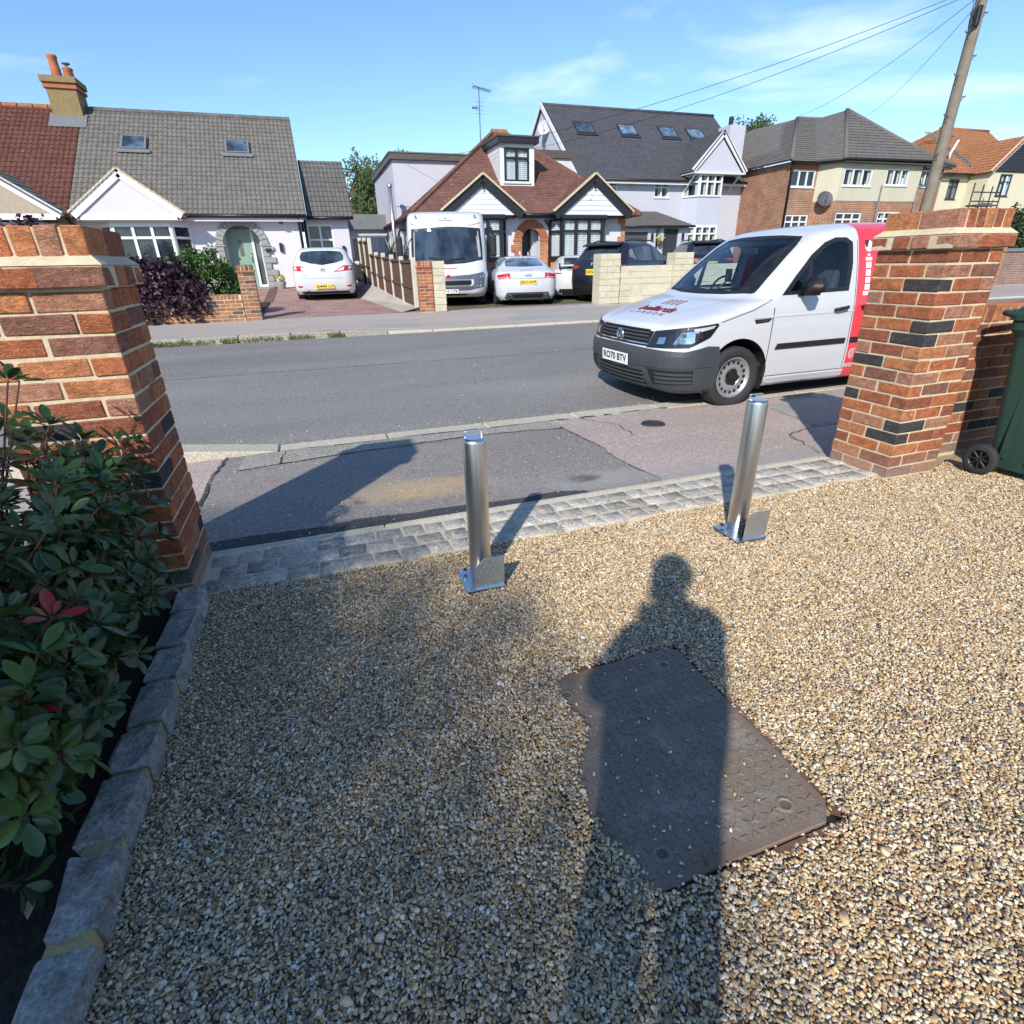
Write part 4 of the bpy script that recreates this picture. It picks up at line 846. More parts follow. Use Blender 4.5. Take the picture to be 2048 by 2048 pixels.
roof(h, [(46.1, 46, 6.95), (46.1, 35.1, 6.95), (54, 41.5, 11.2)], 'tiles_orange', .3, .33, .05, .03)
tube_o('ridge', 'tiles_orange', h, [(54, 41.5, 11.25), (60, 41.5, 11.25)], .14); tube_o('gutter', 'fascia_black', h, [(46.1, 35.0, 6.9), (50.5, 35.0, 6.9)], .07)
_n = Vector((11.05, 0, 0)) and (Vector((46.1, 35.1, 6.95))-Vector((46.1, 46, 6.95))).cross(Vector((54, 41.5, 11.2))-Vector((46.1, 46, 6.95))).normalized(); _v = _n.cross(Vector((0, -1, 0)))
skylight(h, Vector((46.1, 40.5, 6.95)).lerp(Vector((54, 41.5, 11.2)), .55)+_n*.06, (0, -1, 0), _v, _n, 1.1, 1.3)
lad = thing('roof_ladder', (51.2, 36, 8), 'grey roof ladder lying up the orange tiled roof', 'ladder')
lm = MB(); sv = Vector((0, 6.4, 4.25)).normalized()
for xx in (51.0, 51.45): lm.tube([Vector((xx, 35.0, 7.05)), Vector((xx, 35.0, 7.05))+sv*6.6], .04, 5)
lm.build('rail', 'lead_grey', lad)
for i in range(22): p = Vector((51.0, 35.0, 7.07))+sv*(i*.3); MB().tube([p, p+Vector((.45, 0, 0))], .025, 5).build('rung', 'lead_grey', lad)
MB().tube([(49.7, 36.8, 8.0), (49.5, 36.7, 8.5), (49.9, 36.6, 9.4)], .09, 8).build('vent_flue', 'white_upvc', h, smooth=True)
sf = thing('scaffold', (50, 33.4, 4), 'black metal scaffold frame with a board against the cream house', 'scaffold')
for xx in (48.2, 49.2, 50.2, 51.3): tube_o('upright', 'slat_dark', sf, [(xx, 33.2, 2), (xx, 33.2, 6.1-.2*(xx-48.2)*.5)], .05, 6)
for z in (4.9, 5.5): tube_o('ledger', 'slat_dark', sf, [(48.2, 33.2, z), (51.3, 33.2, z)], .045, 6)
B('board', 'fascia_brown', sf, (48.4, 32.8, 4.55), (50.6, 33.6, 4.66))
for z in (3.9, ): tube_o('ledger', 'slat_dark', sf, [(48.2, 33.2, z), (50.3, 33.2, z)], .045, 6)
# brick house far behind between the bungalows
h = thing('distant_brick_house', (6, 48, 2), 'distant orange brick house glimpsed between the two bungalows', 'house')
B('wall', 'brickwork_far', h, (4.0, 46, 0), (9, 52, 6.0)); roof(h, [(3.7, 45.7, 5.9), (9.3, 45.7, 5.9), (8.2, 49, 8), (4.8, 49, 8)], 'tiles_maroon', .3, .35, 0, .02)
roof(h, [(3.7, 52.3, 5.9), (3.7, 45.7, 5.9), (4.8, 49, 8)], 'tiles_maroon', .3, .35, 0, .02)
window(h, 5, 6, 3.5, 4.8, 46, cols=2)
# ---------------------------------------------------------------- vehicles
def paint(name, col, rough=.28, coat=.6):
    t = NT(name); P = t.pos(); t.set(t.ramp(t.noise(P, 2.5, 4), [(.3, tuple(x*.97 for x in col)), (.7, tuple(min(1, x*1.02) for x in col))]), rough, 0, .45)
    t.b.inputs['Coat Weight'].default_value = coat; t.b.inputs['Coat Roughness'].default_value = .06; return t
paint('paint_white', (.56, .57, .60)); paint('paint_white2', (.53, .56, .61)); paint('paint_black', (.012, .012, .02), .25, .8)
def van_paint():
    t = paint('paint_van', (.55, .56, .59)); base = t.b.inputs['Base Color'].links[0].from_socket
    sx = t.n('SeparateXYZ'); t.l(t.coord('Object'), sx.inputs[0])
    k = t.math('MULTIPLY', t.ramp(sx.outputs[2], [(.15, 1.0), (.9, 0.0)]), -.05)
    c = t.mix(t.math('GREATER_THAN', t.math('ADD', sx.outputs[0], k), 2.345), base, (.78, .045, .06)); t.set(c)
van_paint()
M('bumper_grey', (.050, .055, .065), .5, .06, 4, .1, 300); M('trim_black', (.014, .014, .016), .5, .15, 6); M('arch_black', (.01, .01, .011), .9, .2, 6)
M('chrome', (.75, .75, .76), .15, .03, 5, metal=1.0); M('wheel_steel', (.40, .40, .41), .45, .15, 12, metal=.6); M('alloy', (.42, .43, .45), .35, .1, 6, metal=.8)
M('light_red', (.42, .015, .02), .2, .1, 5); M('light_clear', (.62, .64, .66), .15, .08, 30); M('plate_yellow', (.80, .56, .04), .5, .03, 4); M('plate_white', (.80, .80, .78), .5, .03, 4); M('ink_black', (.01, .01, .012), .6, .02, 4)
M('decal_red', (.42, .012, .03), .4, .05, 5); M('decal_white', (.80, .80, .80), .4, .02, 5); M('interior', (.035, .036, .04), .8, .2, 8); M('interior_light', (.34, .34, .34), .85, .12, 8); M('motorhome_grey', (.085, .105, .14), .35, .06, 4); M('cutout_dark', (.004, .004, .005), .8, .1, 4)
mat_glass('car_glass', (.015, .022, .032), .03)
def mat_screen(name, tint, refl=1.0):
    t = NT(name); tr = t.n('BsdfTransparent'); tr.inputs[0].default_value = (*tint, 1); gl = t.n('BsdfGlossy'); gl.inputs['Roughness'].default_value = .02
    fr = t.n('LayerWeight'); mx = t.n('MixShader'); t.l(t.math('ADD', t.math('MULTIPLY', t.math('POWER', fr.outputs[1], 3.5), refl*.6), .05, True), mx.inputs[0]); t.l(tr.outputs[0], mx.inputs[1]); t.l(gl.outputs[0], mx.inputs[2])
    t.l(mx.outputs[0], [n for n in t.N if n.type == 'OUTPUT_MATERIAL'][0].inputs[0])
mat_screen('windscreen_glass', (.80, .88, .92), 1.3); mat_screen('lens', (.85, .88, .9), 1.3)
def pchip(x, xs, ys):
    xs, ys = np.array(xs, float), np.array(ys, float); h = np.diff(xs); d = np.diff(ys)/h; m = np.zeros_like(ys); m[0], m[-1] = d[0], d[-1]
    for i in range(1, len(xs)-1):
        if d[i-1]*d[i] > 0: w1, w2 = 2*h[i]+h[i-1], h[i]+2*h[i-1]; m[i] = (w1+w2)/(w1/d[i-1]+w2/d[i])
    i = np.clip(np.searchsorted(xs, x)-1, 0, len(xs)-2); t = (x-xs[i])/h[i]
    return (2*t**3-3*t**2+1)*ys[i]+(t**3-2*t**2+t)*h[i]*m[i]+(-2*t**3+3*t**2)*ys[i+1]+(t**3-t**2)*h[i]*m[i+1]
class Shell:
    """car body as a stack of rounded plan outlines; levels = (z, xfront, xrear, halfwidth, rfront, rrear, bowfront, bowrear)"""
    def __init__(s, levels, nz=48, nf=10, nc=8, ns=60, arches=()):
        L = np.array(levels, float); zs = L[:, 0]; par = np.interp(np.linspace(0, len(zs)-1, nz), range(len(zs)), range(len(zs)))
        rows = []
        for p in par:
            z = float(np.interp(p, range(len(zs)), zs)); q = [float(pchip(np.array([z]), zs, L[:, k])[0]) for k in range(1, 8)]
            xf, xr, w, rf, rr, bf, br = q; h = []
            ya, yb = max(w-rf, .02), max(w-rr, .02); xa, xb = xf+bf*(ya/w)**2, xr-br*(yb/w)**2
            for i in range(nf): y = ya*i/nf; h.append((xf+bf*(y/w)**2, y))
            for i in range(nc): a = PI/2*i/nc; h.append((xa+rf*(1-math.cos(a)), ya+(w-ya)*math.sin(a)))
            for i in range(ns+1): h.append((xa+rf+(xb-rr-xa-rf)*i/ns, w))
            for i in range(1, nc+1): a = PI/2*(1-i/nc); h.append((xb-rr*(1-math.cos(a)), yb+(w-yb)*math.sin(a)))
            for i in range(1, nf+1): y = yb*(1-i/nf); h.append((xr-br*(y/w)**2, y))
            full = h+[(x, -y) for x, y in h[-2:0:-1]]
            rows.append([(x, y, z) for x, y in full])
        n = len(rows[0]); s.v = [Vector(p) for r in rows for p in r]
        s.f = [(q*n+i, q*n+(i+1) % n, (q+1)*n+(i+1) % n, (q+1)*n+i) for q in range(nz-1) for i in range(n)] + [tuple(range((nz-1)*n, nz*n))]
        s.bvh = BVHTree.FromPolygons([tuple(v) for v in s.v], s.f)
        s.bottom = rows[0]
        # wheel arches: drop faces inside, snap the rim to the circle
        dead = set()
        for (xc, zc, R, ymin) in arches:
            ins = {i for i, v in enumerate(s.v) if abs(v.y) > ymin and math.hypot(v.x-xc, v.z-zc) < R}
            for k, f in enumerate(s.f):
                if all(i in ins for i in f): dead.add(k)
            for i in ins:
                v = s.v[i]; d = Vector((v.x-xc, 0, v.z-zc)); d = d.normalized() if d.length > 1e-6 else Vector((0, 0, 1)); s.v[i] = Vector((xc+d.x*R, v.y, zc+d.z*R))
        s.f = [f for k, f in enumerate(s.f) if k not in dead]
    def cut(s, test): s.f = [f for f in s.f if not test(sum((s.v[i] for i in f), Vector())/len(f))]
    def build(s, name, mat, parent):
        me = bpy.data.meshes.new(name); me.from_pydata([tuple(v) for v in s.v], [], s.f); me.materials.append(MT(mat)); me.polygons.foreach_set('use_smooth', [True]*len(me.polygons))
        bm = bmesh.new(); bm.from_mesh(me); bmesh.ops.delete(bm, geom=[v for v in bm.verts if not v.link_faces], context='VERTS'); bmesh.ops.recalc_face_normals(bm, faces=bm.faces); bm.to_mesh(me); bm.free()
        return link(name, me, parent)
    def hit(s, mode, a, b, c=(1.0, 0)):
        if mode == 'front': o, d = Vector((-3, a, b)), Vector((1, 0, 0))
        elif mode == 'rear': o, d = Vector((20, a, b)), Vector((-1, 0, 0))
        elif mode == 'left': o, d = Vector((a, -9, b)), Vector((0, 1, 0))
        elif mode == 'right': o, d = Vector((a, 9, b)), Vector((0, -1, 0))
        elif mode == 'top': o, d = Vector((a, b, 9)), Vector((0, 0, -1))
        elif mode == 'fan': e = Vector((-math.cos(a), math.sin(a), 0)); o, d = Vector((c[0], c[1], b))+e*9, -e       # a = angle from straight ahead, + towards +y
        elif mode == 'rfan': e = Vector((math.cos(a), math.sin(a), 0)); o, d = Vector((c[0], c[1], b))+e*9, -e
        p, n, i, q = s.bvh.ray_cast(o, d)
        if p is None: p, n, i, q = s.bvh.find_nearest(o+d*8.2)
        if n.dot(d) > 0: n = -n
        return p, n, d
    def decal(s, name, mat, parent, mode, poly, off=.006, res=.06, thick=.02, c=(1.0, 0), smooth=True, inner=None):
        bm = bmesh.new()
        def face(pl): bm.faces.new([bm.verts.new((x, y, 0)) for x, y in pl])
        if inner is None: face(poly)
        else:
            cx, cy = sum(p[0] for p in poly)/len(poly), sum(p[1] for p in poly)/len(poly); k = len(poly)
            inn = inner if not isinstance(inner, (int, float)) else [(x+(cx-x)*min(.9, inner/max(1e-3, math.hypot(cx-x, cy-y))), y+(cy-y)*min(.9, inner/max(1e-3, math.hypot(cx-x, cy-y)))) for x, y in poly]
            for i in range(k): face([poly[i], poly[(i+1) % k], inn[(i+1) % k], inn[i]])
        xs, ys = [p[0] for p in poly], [p[1] for p in poly]
        for ax, lo, hi in ((0, min(xs), max(xs)), (1, min(ys), max(ys))):
            n = int((hi-lo)/res)
            for k in range(1, n+1):
                co = [0, 0, 0]; co[ax] = lo+(hi-lo)*k/(n+1); no = [0, 0, 0]; no[ax] = 1
                bmesh.ops.bisect_plane(bm, geom=list(bm.verts)+list(bm.edges)+list(bm.faces), plane_co=co, plane_no=no)
        bmesh.ops.remove_doubles(bm, verts=bm.verts, dist=1e-5)
        bd = [e for e in bm.edges if len(e.link_faces) == 1]; top = {}; mb = MB(); idx = {}
        for v in bm.verts:
            p, n, d = s.hit(mode, v.co.x, v.co.y, c); idx[v] = len(mb.v); mb.v.append(tuple(p+n*off)); top[v] = (p, n)
        for f in bm.faces: mb.f.append(tuple(idx[v] for v in f.verts)); mb.m.append(0)
        if thick:
            low = {}
            for e in bd:
                q = []
                for v in e.verts:
                    if v not in low: low[v] = len(mb.v); p, n = top[v]; mb.v.append(tuple(p+n*(off-thick)))
                a, b = e.verts; mb.f.append((idx[a], idx[b], low[b], low[a])); mb.m.append(0)
        bm.free(); return mb.build(name, mat, parent, smooth=smooth and not thick, fix=True)
def inpoly(x, y, poly):
    r = False; j = len(poly)-1
    for i in range(len(poly)):
        (xi, yi), (xj, yj) = poly[i], poly[j]
        if (yi > y) != (yj > y) and x < (xj-xi)*(y-yi)/(yj-yi)+xi: r = not r
        j = i
    return r
def text(s_, size, mat, parent, mtx, name='lettering', spacing=1.0, bold=0.0, fit=None):
    cu = bpy.data.curves.new('txt', 'FONT'); cu.body = s_; cu.size = size; cu.align_x = 'CENTER'; cu.align_y = 'CENTER'; cu.space_character = spacing; cu.resolution_u = 3; cu.offset = bold; cu.extrude = .0008
    o = bpy.data.objects.new('txt', cu); me = bpy.data.meshes.new_from_object(o); bpy.data.objects.remove(o); bpy.data.curves.remove(cu)
    if callable(mtx):
        for v in me.vertices: v.co = mtx(v.co)
    else: me.transform(mtx)
    me.materials.clear(); me.materials.append(MT(mat)); me.name = name; return link(name, me, parent)
def plane_mtx(loc, right, up):
    r_, u_ = Vector(right).normalized(), Vector(up).normalized(); n = r_.cross(u_); m_ = Matrix((r_, u_, n)).transposed().to_4x4(); m_.translation = Vector(loc); return m_
def wheel(parent, x, y, r, w, side, style='alloy', n=40):
    """side = -1 outer face towards -y"""
    o = y; i = y-side*w
    pr = [(r*.66, .02*1), (r*.72, -.006), (r*.93, -.004), (r*.985, .012), (r, .035), (r, w-.035), (r*.985, w-.01), (r*.9, w), (r*.66, w)]
    mb = MB().lathe([(a, o-side*b) for a, b in pr], n, (x, 0, r), 'y'); wh = mb.build('wheel', 'rubber', parent, smooth=True)
    R = r*.67; m_ = MB()
    m_.lathe([(R, o-side*.018), (R*.93, o-side*.01), (R*.90, o-side*.03), (R*.80, o-side*.05), (R*.55, o-side*.03), (R*.42, o-side*.028), (R*.40, o-side*.05), (0, o-side*.05)], 28, (x, 0, r), 'y')
    rm = m_.build('rim', 'wheel_steel' if style == 'steel' else 'alloy', wh, smooth=True)
    if style == 'steel':
        h_ = MB()
        for k in range(16):
            a = 2*PI*k/16; cx, cz = x+math.cos(a)*R*.73, r+math.sin(a)*R*.73; yy = o-side*.036
            h_.add([(cx+math.cos(b)*.016+math.cos(a)*math.cos(b)*.004, yy, cz+math.sin(b)*.018) for b in [2*PI*j/10 for j in range(10)]], [tuple(range(10))])
        h_.build('vent_holes', 'cutout_dark', rm, fix=False)
        c_ = MB(); star = []
        for j in range(20): a = 2*PI*j/20; rr = R*(.34+.07*math.cos(5*a)); star.append((x+math.cos(a)*rr, o-side*.02, r+math.sin(a)*rr))
        c_.prism(star, (0, -side*.03, 0)); c_.lathe([(R*.18, o-side*.02), (R*.16, o-side*.008), (0, o-side*.008)], 16, (x, 0, r), 'y'); c_.build('hub_cap', 'trim_black', rm)
    else:
        h_ = MB()
        for k in range(10):
            a = 2*PI*k/10; b0, b1 = a+.09, a+.52; yy = o-side*.006
            h_.add([(x+math.cos(q)*rr, yy+ (0 if rr > R*.5 else side*.0), r+math.sin(q)*rr) for rr, q in ((R*.35, a+.2), (R*.88, b0), (R*.88, b1), (R*.35, a+.42))], [(0, 1, 2, 3)])
        h_.build('spoke_gaps', 'cutout_dark', rm, fix=False)
    return wh
def liner(parent, x, z, R, y, side):
    n = 18; mb = MB(); pts = [(x+R*math.cos(rad(-25+230*i/n)), z+R*math.sin(rad(-25+230*i/n))) for i in range(n+1)]
    for i in range(n): (a, b), (c, d) = pts[i], pts[i+1]; mb.quad((a, y, b), (c, y, d), (c, y-side*.32, d), (a, y-side*.32, b))
    mb.add([(a, y-side*.32, b) for a, b in pts], [tuple(range(n+1))]); mb.build('wheel_arch', 'arch_black', parent, fix=False)
def plate(parent, loc, right, up, txt, mat, w=.52, h=.111, size=.098, name='number_plate'):
    m_ = plane_mtx(loc, right, up); q = MB().box((-w/2, -h/2, -.006), (w/2, h/2, 0)); q.v = [tuple(m_@Vector(v)) for v in q.v]; p = q.build(name, mat, parent)
    n_ = Vector(right).normalized().cross(Vector(up).normalized()); t_ = text(txt, size, 'ink_black', p, plane_mtx(Vector(loc)+n_*.0015, right, up), bold=.0025)
    xs = [abs((Vector(v.co)-Vector(loc)).dot(Vector(right).normalized())) for v in t_.data.vertices]; k = (w*.46)/max(xs)
    r_ = Vector(right).normalized()
    for v in t_.data.vertices: d = (v.co-Vector(loc)).dot(r_); v.co += r_*d*(k-1)
    return p

# ================================================================ the van
van = thing('panel_van', (3.08, 5.44, -.095), 'white panel van with grey bumper and red rear parked half on the pavement', 'van', rz=rad(1.2)); van.scale.z = .968; van.scale.x = .985
LV = [(.19, .20, 4.30, .82, .26, .1, .12, .02), (.25, .07, 4.36, .862, .30, .12, .15, .03), (.40, .012, 4.40, .886, .34, .12, .17, .04), (.57, .0, 4.405, .894, .34, .12, .17, .04), (.66, .03, 4.40, .894, .34, .12, .17, .04), (.80, .065, 4.40, .893, .33, .12, .18, .04), (.86, .10, 4.40, .890, .32, .12, .19, .04), (.895, .18, 4.40, .889, .31, .12, .20, .04), (.95, .38, 4.40, .887, .30, .12, .19, .04), (1.0, .60, 4.395, .884, .28, .12, .18, .04), (1.05, .79, 4.39, .878, .26, .12, .17, .04), (1.085, .95, 4.385, .872, .24, .12, .17, .04), (1.12, 1.01, 4.38, .866, .22, .12, .18, .04), (1.3, 1.22, 4.37, .835, .2, .12, .18, .04), (1.5, 1.47, 4.36, .79, .18, .12, .17, .04), (1.64, 1.67, 4.35, .748, .17, .12, .16, .04), (1.72, 1.83, 4.33, .70, .2, .15, .16, .05), (1.765, 2.02, 4.29, .62, .25, .2, .15, .06), (1.80, 2.35, 4.2, .48, .25, .25, .12, .06), (1.815, 2.7, 4.0, .28, .15, .15, .05, .05), (1.82, 3.1, 3.7, .08, .04, .04, .01, .01)]
S = Shell(LV, 84, 12, 10, 84, [(.885, .335, .385, .62), (3.565, .335, .385, .62)])
SCR = [(-.70, 1.135), (-.35, 1.115), (0, 1.11), (.35, 1.115), (.70, 1.135), (.665, 1.35), (.61, 1.58), (.55, 1.665), (.3, 1.685), (0, 1.69), (-.3, 1.685), (-.55, 1.665), (-.61, 1.58), (-.665, 1.35)]
WIN = [(1.34, 1.115), (1.62, 1.118), (2.23, 1.13), (2.265, 1.40), (2.26, 1.60), (2.18, 1.645), (2.03, 1.645), (1.88, 1.60), (1.71, 1.49), (1.50, 1.29)]
shr = lambda pl, k: [(x+(sum(p[0] for p in pl)/len(pl)-x)*k, y+(sum(p[1] for p in pl)/len(pl)-y)*k) for x, y in pl]
def incut(c_):
    if c_.x < 2.1 and c_.z > 1.1 and c_.x < 1.9+.3*0 and inpoly(c_.y, c_.z, shr(SCR, .03)) and S.hit('front', c_.y, c_.z)[0].x > c_.x-.06: return True
    return abs(c_.y) > .5 and c_.x > 1.3 and inpoly(c_.x, c_.z, shr(WIN, .05))
S.cut(incut)
body = S.build('body', 'paint_van', van)
S.decal('windscreen', 'windscreen_glass', van, 'front', SCR, .002, .09, 0)
S.decal('windscreen_surround', 'trim_black', van, 'front', SCR, .004, .08, .01, inner=.045)
for sd_ in ('left', 'right'):
    S.decal('side_window', 'windscreen_glass', van, sd_, WIN, .002, .1, 0)
    S.decal('window_surround', 'trim_black', van, sd_, WIN, .005, .08, .012, inner=[(x, z) for x, z in [(1.44, 1.15), (1.62, 1.15), (2.185, 1.165), (2.21, 1.40), (2.205, 1.57), (2.14, 1.605), (2.04, 1.605), (1.91, 1.565), (1.75, 1.455), (1.54, 1.27)]])
    S.decal('quarter_bar', 'trim_black', van, sd_, [(1.63, 1.12), (1.695, 1.12), (1.73, 1.49), (1.695, 1.47)], .006, .08, .012)
# bumper, grille, lamps
bp = S.decal('bumper', 'bumper_grey', van, 'fan', [(-1.16, .215), (-.8, .20), (0, .195), (.8, .20), (1.16, .215), (1.19, .52), (1.16, .66), (1.05, .67), (.85, .62), (.5, .625), (0, .64), (-.5, .625), (-.85, .62), (-1.05, .67), (-1.16, .66), (-1.19, .52)], .018, .05, .03)
lg = S.decal('lower_grille', 'cutout_dark', van, 'fan', [(-.50, .225), (.50, .225), (.44, .40), (-.44, .40)], .021, .05, .004)
for z in (.245, .285, .325, .365): S.decal('slat', 'bumper_grey', lg, 'fan', [(-.47, z), (.47, z), (.46, z+.016), (-.46, z+.016)], .032, .08, .012)
for s in (-1, 1):
    sv_ = S.decal('bumper_vent', 'trim_black', van, 'fan', [(s*.58, .29), (s*.93, .30), (s*.93, .44), (s*.50, .44)][::s], .0205, .05, .004)
    for z in (.31, .35, .39): S.decal('slat', 'bumper_grey', sv_, 'fan', [(s*.62, z), (s*.92, z), (s*.92, z+.02), (s*.60, z+.02)][::s], .027, .06, .008)
    hl = S.decal('headlight', 'trim_black', van, 'fan', [(s*.46, .635), (s*.88, .66), (s*1.06, .755), (s*1.14, .865), (s*1.12, .885), (s*.80, .845), (s*.53, .80)][::s], .004, .05, .01)
    S.decal('reflector', 'chrome', hl, 'fan', [(s*.74, .69), (s*.90, .70), (s*.99, .77), (s*.96, .82), (s*.80, .80)][::s], .008, .04, .003)
    S.decal('reflector', 'chrome', hl, 'fan', [(s*.58, .68), (s*.66, .69), (s*.67, .755), (s*.60, .745)][::s], .008, .04, .003)
    S.decal('indicator', 'light_clear', hl, 'fan', [(s*.92, .80), (s*1.08, .84), (s*1.10, .865), (s*.9, .835)][::s], .008, .05, .003)
    S.decal('lens', 'lens', hl, 'fan', [(s*.47, .64), (s*.88, .665), (s*1.055, .757), (s*1.13, .865), (s*.80, .84), (s*.535, .795)][::s], .016, .05, 0)
gr = S.decal('grille', 'cutout_dark', van, 'fan', [(-.46, .645), (0, .65), (.46, .645), (.52, .795), (0, .815), (-.52, .795)], .004, .05, .008)
for z, mt in ((.66, 'chrome'), (.70, 'bumper_grey'), (.735, 'bumper_grey'), (.77, 'bumper_grey'), (.795, 'trim_black')): S.decal('slat', mt, gr, 'fan', [(-.47, z), (0, z+.006), (.47, z), (.47, z+.014), (0, z+.02), (-.47, z+.014)], .014, .07, .01)
p, n, d = S.hit('front', 0, .725)
em = MB().lathe([(0, -.02), (.062, -.02), (.072, -.008), (.066, .0)], 28, (p.x-.008, 0, .725), 'x').build('badge', 'chrome', van, smooth=True)
MB().lathe([(0, -.0215), (.054, -.0215)], 24, (p.x-.008, 0, .725), 'x').build('badge_field', 'bumper_grey', em)
vw = MB(); bx_ = p.x-.032
for pts in ([(-.034, .038), (0, -.002), (.034, .038)], [(-.046, .012), (-.022, -.042), (0, .0), (.022, -.042), (.046, .012)]):
    vw.tube([(bx_, a, .725+b) for a, b in pts], .0062, 6)
vw.build('badge_letters', 'chrome', em)
p, n, d = S.hit('front', 0, .49)
plate(van, (p.x-.034, 0, .49), (0, -1, 0), (-.06, 0, 1), 'RO70 BTV', 'plate_white', .53, .118, .105)
# seams, strip, handles, marker
for sd_ in ('left',):
    for nm, pl in (('door_seam', [(1.24, .30), (1.247, .30), (1.262, 1.0), (1.25, 1.0)]), ('door_seam', [(2.35, .32), (2.357, .32), (2.335, .8), (2.332, 1.62), (2.325, 1.62), (2.327, .8)]), ('sill_seam', [(1.25, .30), (3.15, .30), (3.15, .307), (1.25, .307)]), ('bonnet_seam', [(.62, .885), (1.0, .985), (1.22, 1.075), (1.22, 1.083), (1.0, .993), (.62, .893)])): S.decal(nm, 'bumper_grey', van, sd_, pl, .0015, .1, .002)
    S.decal('rubbing_strip', 'trim_black', van, sd_, [(1.33, .585), (2.29, .59), (2.29, .645), (1.36, .64)], .014, .1, .016); S.decal('rubbing_strip', 'trim_black', van, sd_, [(2.37, .59), (3.12, .59), (3.12, .645), (2.37, .645)], .014, .1, .016)
    S.decal('side_marker', 'trim_black', van, sd_, [(1.04, .855), (1.2, .865), (1.24, .90), (1.02, .895)], .006, .06, .006); S.decal('side_marker_trim', 'chrome', van, sd_, [(1.06, .868), (1.17, .874), (1.18, .884), (1.05, .88)], .009, .06, .003)
    MB().tube([(2.05, -.905, .945), (2.07, -.925, .95), (2.21, -.925, .965), (2.23, -.905, .968)], .017, 8).build('door_handle', 'trim_black', van, smooth=True); MB().tube([(2.43, -.905, .96), (2.45, -.925, .965), (2.59, -.925, .975), (2.61, -.905, .975)], .017, 8).build('door_handle', 'trim_black', van, smooth=True)
S.decal('shoulder_crease', 'paint_van', van, 'left', [(1.0, .905), (4.2, .935), (4.2, .955), (1.0, .917)], .005, .2, .008)
S.decal('sill_moulding', 'paint_van', van, 'left', [(1.32, .225), (3.1, .225), (3.1, .285), (1.30, .285)], .010, .2, .014)
S.decal('bumper_crease', 'bumper_grey', van, 'fan', [(-1.1, .47), (-.5, .455), (.5, .455), (1.1, .47), (1.1, .50), (.5, .485), (-.5, .485), (-1.1, .50)], .027, .08, .012)
S.decal('bonnet_seam', 'bumper_grey', van, 'top', [(.30, -.36), (.302, -.36), (1.0, -.60), (.998, -.605)], .001, .2, 0)
# mirrors
for s in (-1, 1):
    bm_ = bmesh.new(); bmesh.ops.create_cube(bm_, size=1)
    for v in bm_.verts: v.co = Vector((1.60+v.co.x*.13+(.02 if v.co.z > 0 else -.02), s*(1.0+v.co.y*s*.22), 1.19+v.co.z*(.15 if v.co.y*s > 0 else .17)))
    bmesh.ops.bevel(bm_, geom=list(bm_.edges), offset=.035, segments=3, affect='EDGES'); me = bpy.data.meshes.new('mirror'); bm_.to_mesh(me); bm_.free(); me.materials.append(MT('trim_black')); me.polygons.foreach_set('use_smooth', [True]*len(me.polygons)); mo = link('mirror', me, van)
    MB().box((1.54, s*.84-.03, 1.10), (1.64, s*.92+.03, 1.16)).build('mirror_arm', 'trim_black', mo)
# cabin: bulkhead, dash, seats, steering wheel
B('bulkhead', 'interior', van, (2.44, -.78, .4), (2.47, .78, 1.62)); 
MB().prism([(1.02, -.78, 1.06), (1.36, -.80, 1.13), (1.55, -.80, 1.08), (1.60, -.80, .7), (1.1, -.8, .7)], (0, 1.6, 0)).build('dashboard', 'interior', van, bevel=.02); B('cab_floor', 'interior', van, (1.0, -.8, .40), (2.45, .8, .45))
for yy in (-.40, .40):
    st = MB().box((1.72, yy-.25, .62), (2.2, yy+.25, .80)).build('seat', 'interior', van, bevel=.04); MB().prism([(2.16, yy-.24, .78), (2.30, yy-.24, .78), (2.40, yy-.22, 1.32), (2.31, yy-.22, 1.33)], (0, .47, 0)).build('seat_back', 'interior', st, bevel=.03); B('head_rest', 'interior', st, (2.33, yy-.12, 1.36), (2.41, yy+.12, 1.52), .03)
sw = MB(); sw.tube([(1.62+.10*math.sin(a)*.5, .38+.18*math.cos(a), 1.10+.17*math.sin(a)) for a in [2*PI*i/20 for i in range(21)]], .014, 6); sw.tube([(1.60, .22, 1.10), (1.60, .54, 1.10)], .018, 5); sw.build('steering_wheel', 'trim_black', van)
ph = MB(); ph.tube([(1.30, .08, 1.13), (1.40, .05, 1.22), (1.42, .04, 1.30)], .012, 6); ph.box((1.41, -.01, 1.22), (1.43, .08, 1.36)); ph.build('phone_holder', 'trim_black', van); B('paper', 'decal_white', van, (1.22, .25, 1.125), (1.40, .45, 1.13)); B('tax_paper', 'interior_light', van, (1.12, -.55, 1.10), (1.30, -.38, 1.105))
MB().prism([(1.80, -.52, 1.60), (1.95, -.52, 1.655), (2.3, -.52, 1.68), (2.3, -.52, 1.65)], (0, 1.04, 0)).build('headlining', 'interior_light', van); B('rear_mirror', 'trim_black', van, (1.62, -.12, 1.50), (1.65, .12, 1.57), .01)
MB().tube([(1.10, -.10, 1.135), (1.16, .3, 1.165), (1.18, .62, 1.17)], .012, 6).tube([(1.08, .2, 1.13), (1.15, -.3, 1.165), (1.20, -.55, 1.175)], .012, 6).build('wiper', 'trim_black', van)
for xc in (.885, 3.565):
    for s in (-1, 1): wheel(van, xc, s*.872, .318, .205, s, 'steel'); liner(van, xc, .335, .385, s*.875, s)
ub = MB().add([(x, y, z) for x, y, z in S.bottom], [tuple(range(len(S.bottom)))]).build('underbody', 'arch_black', van)
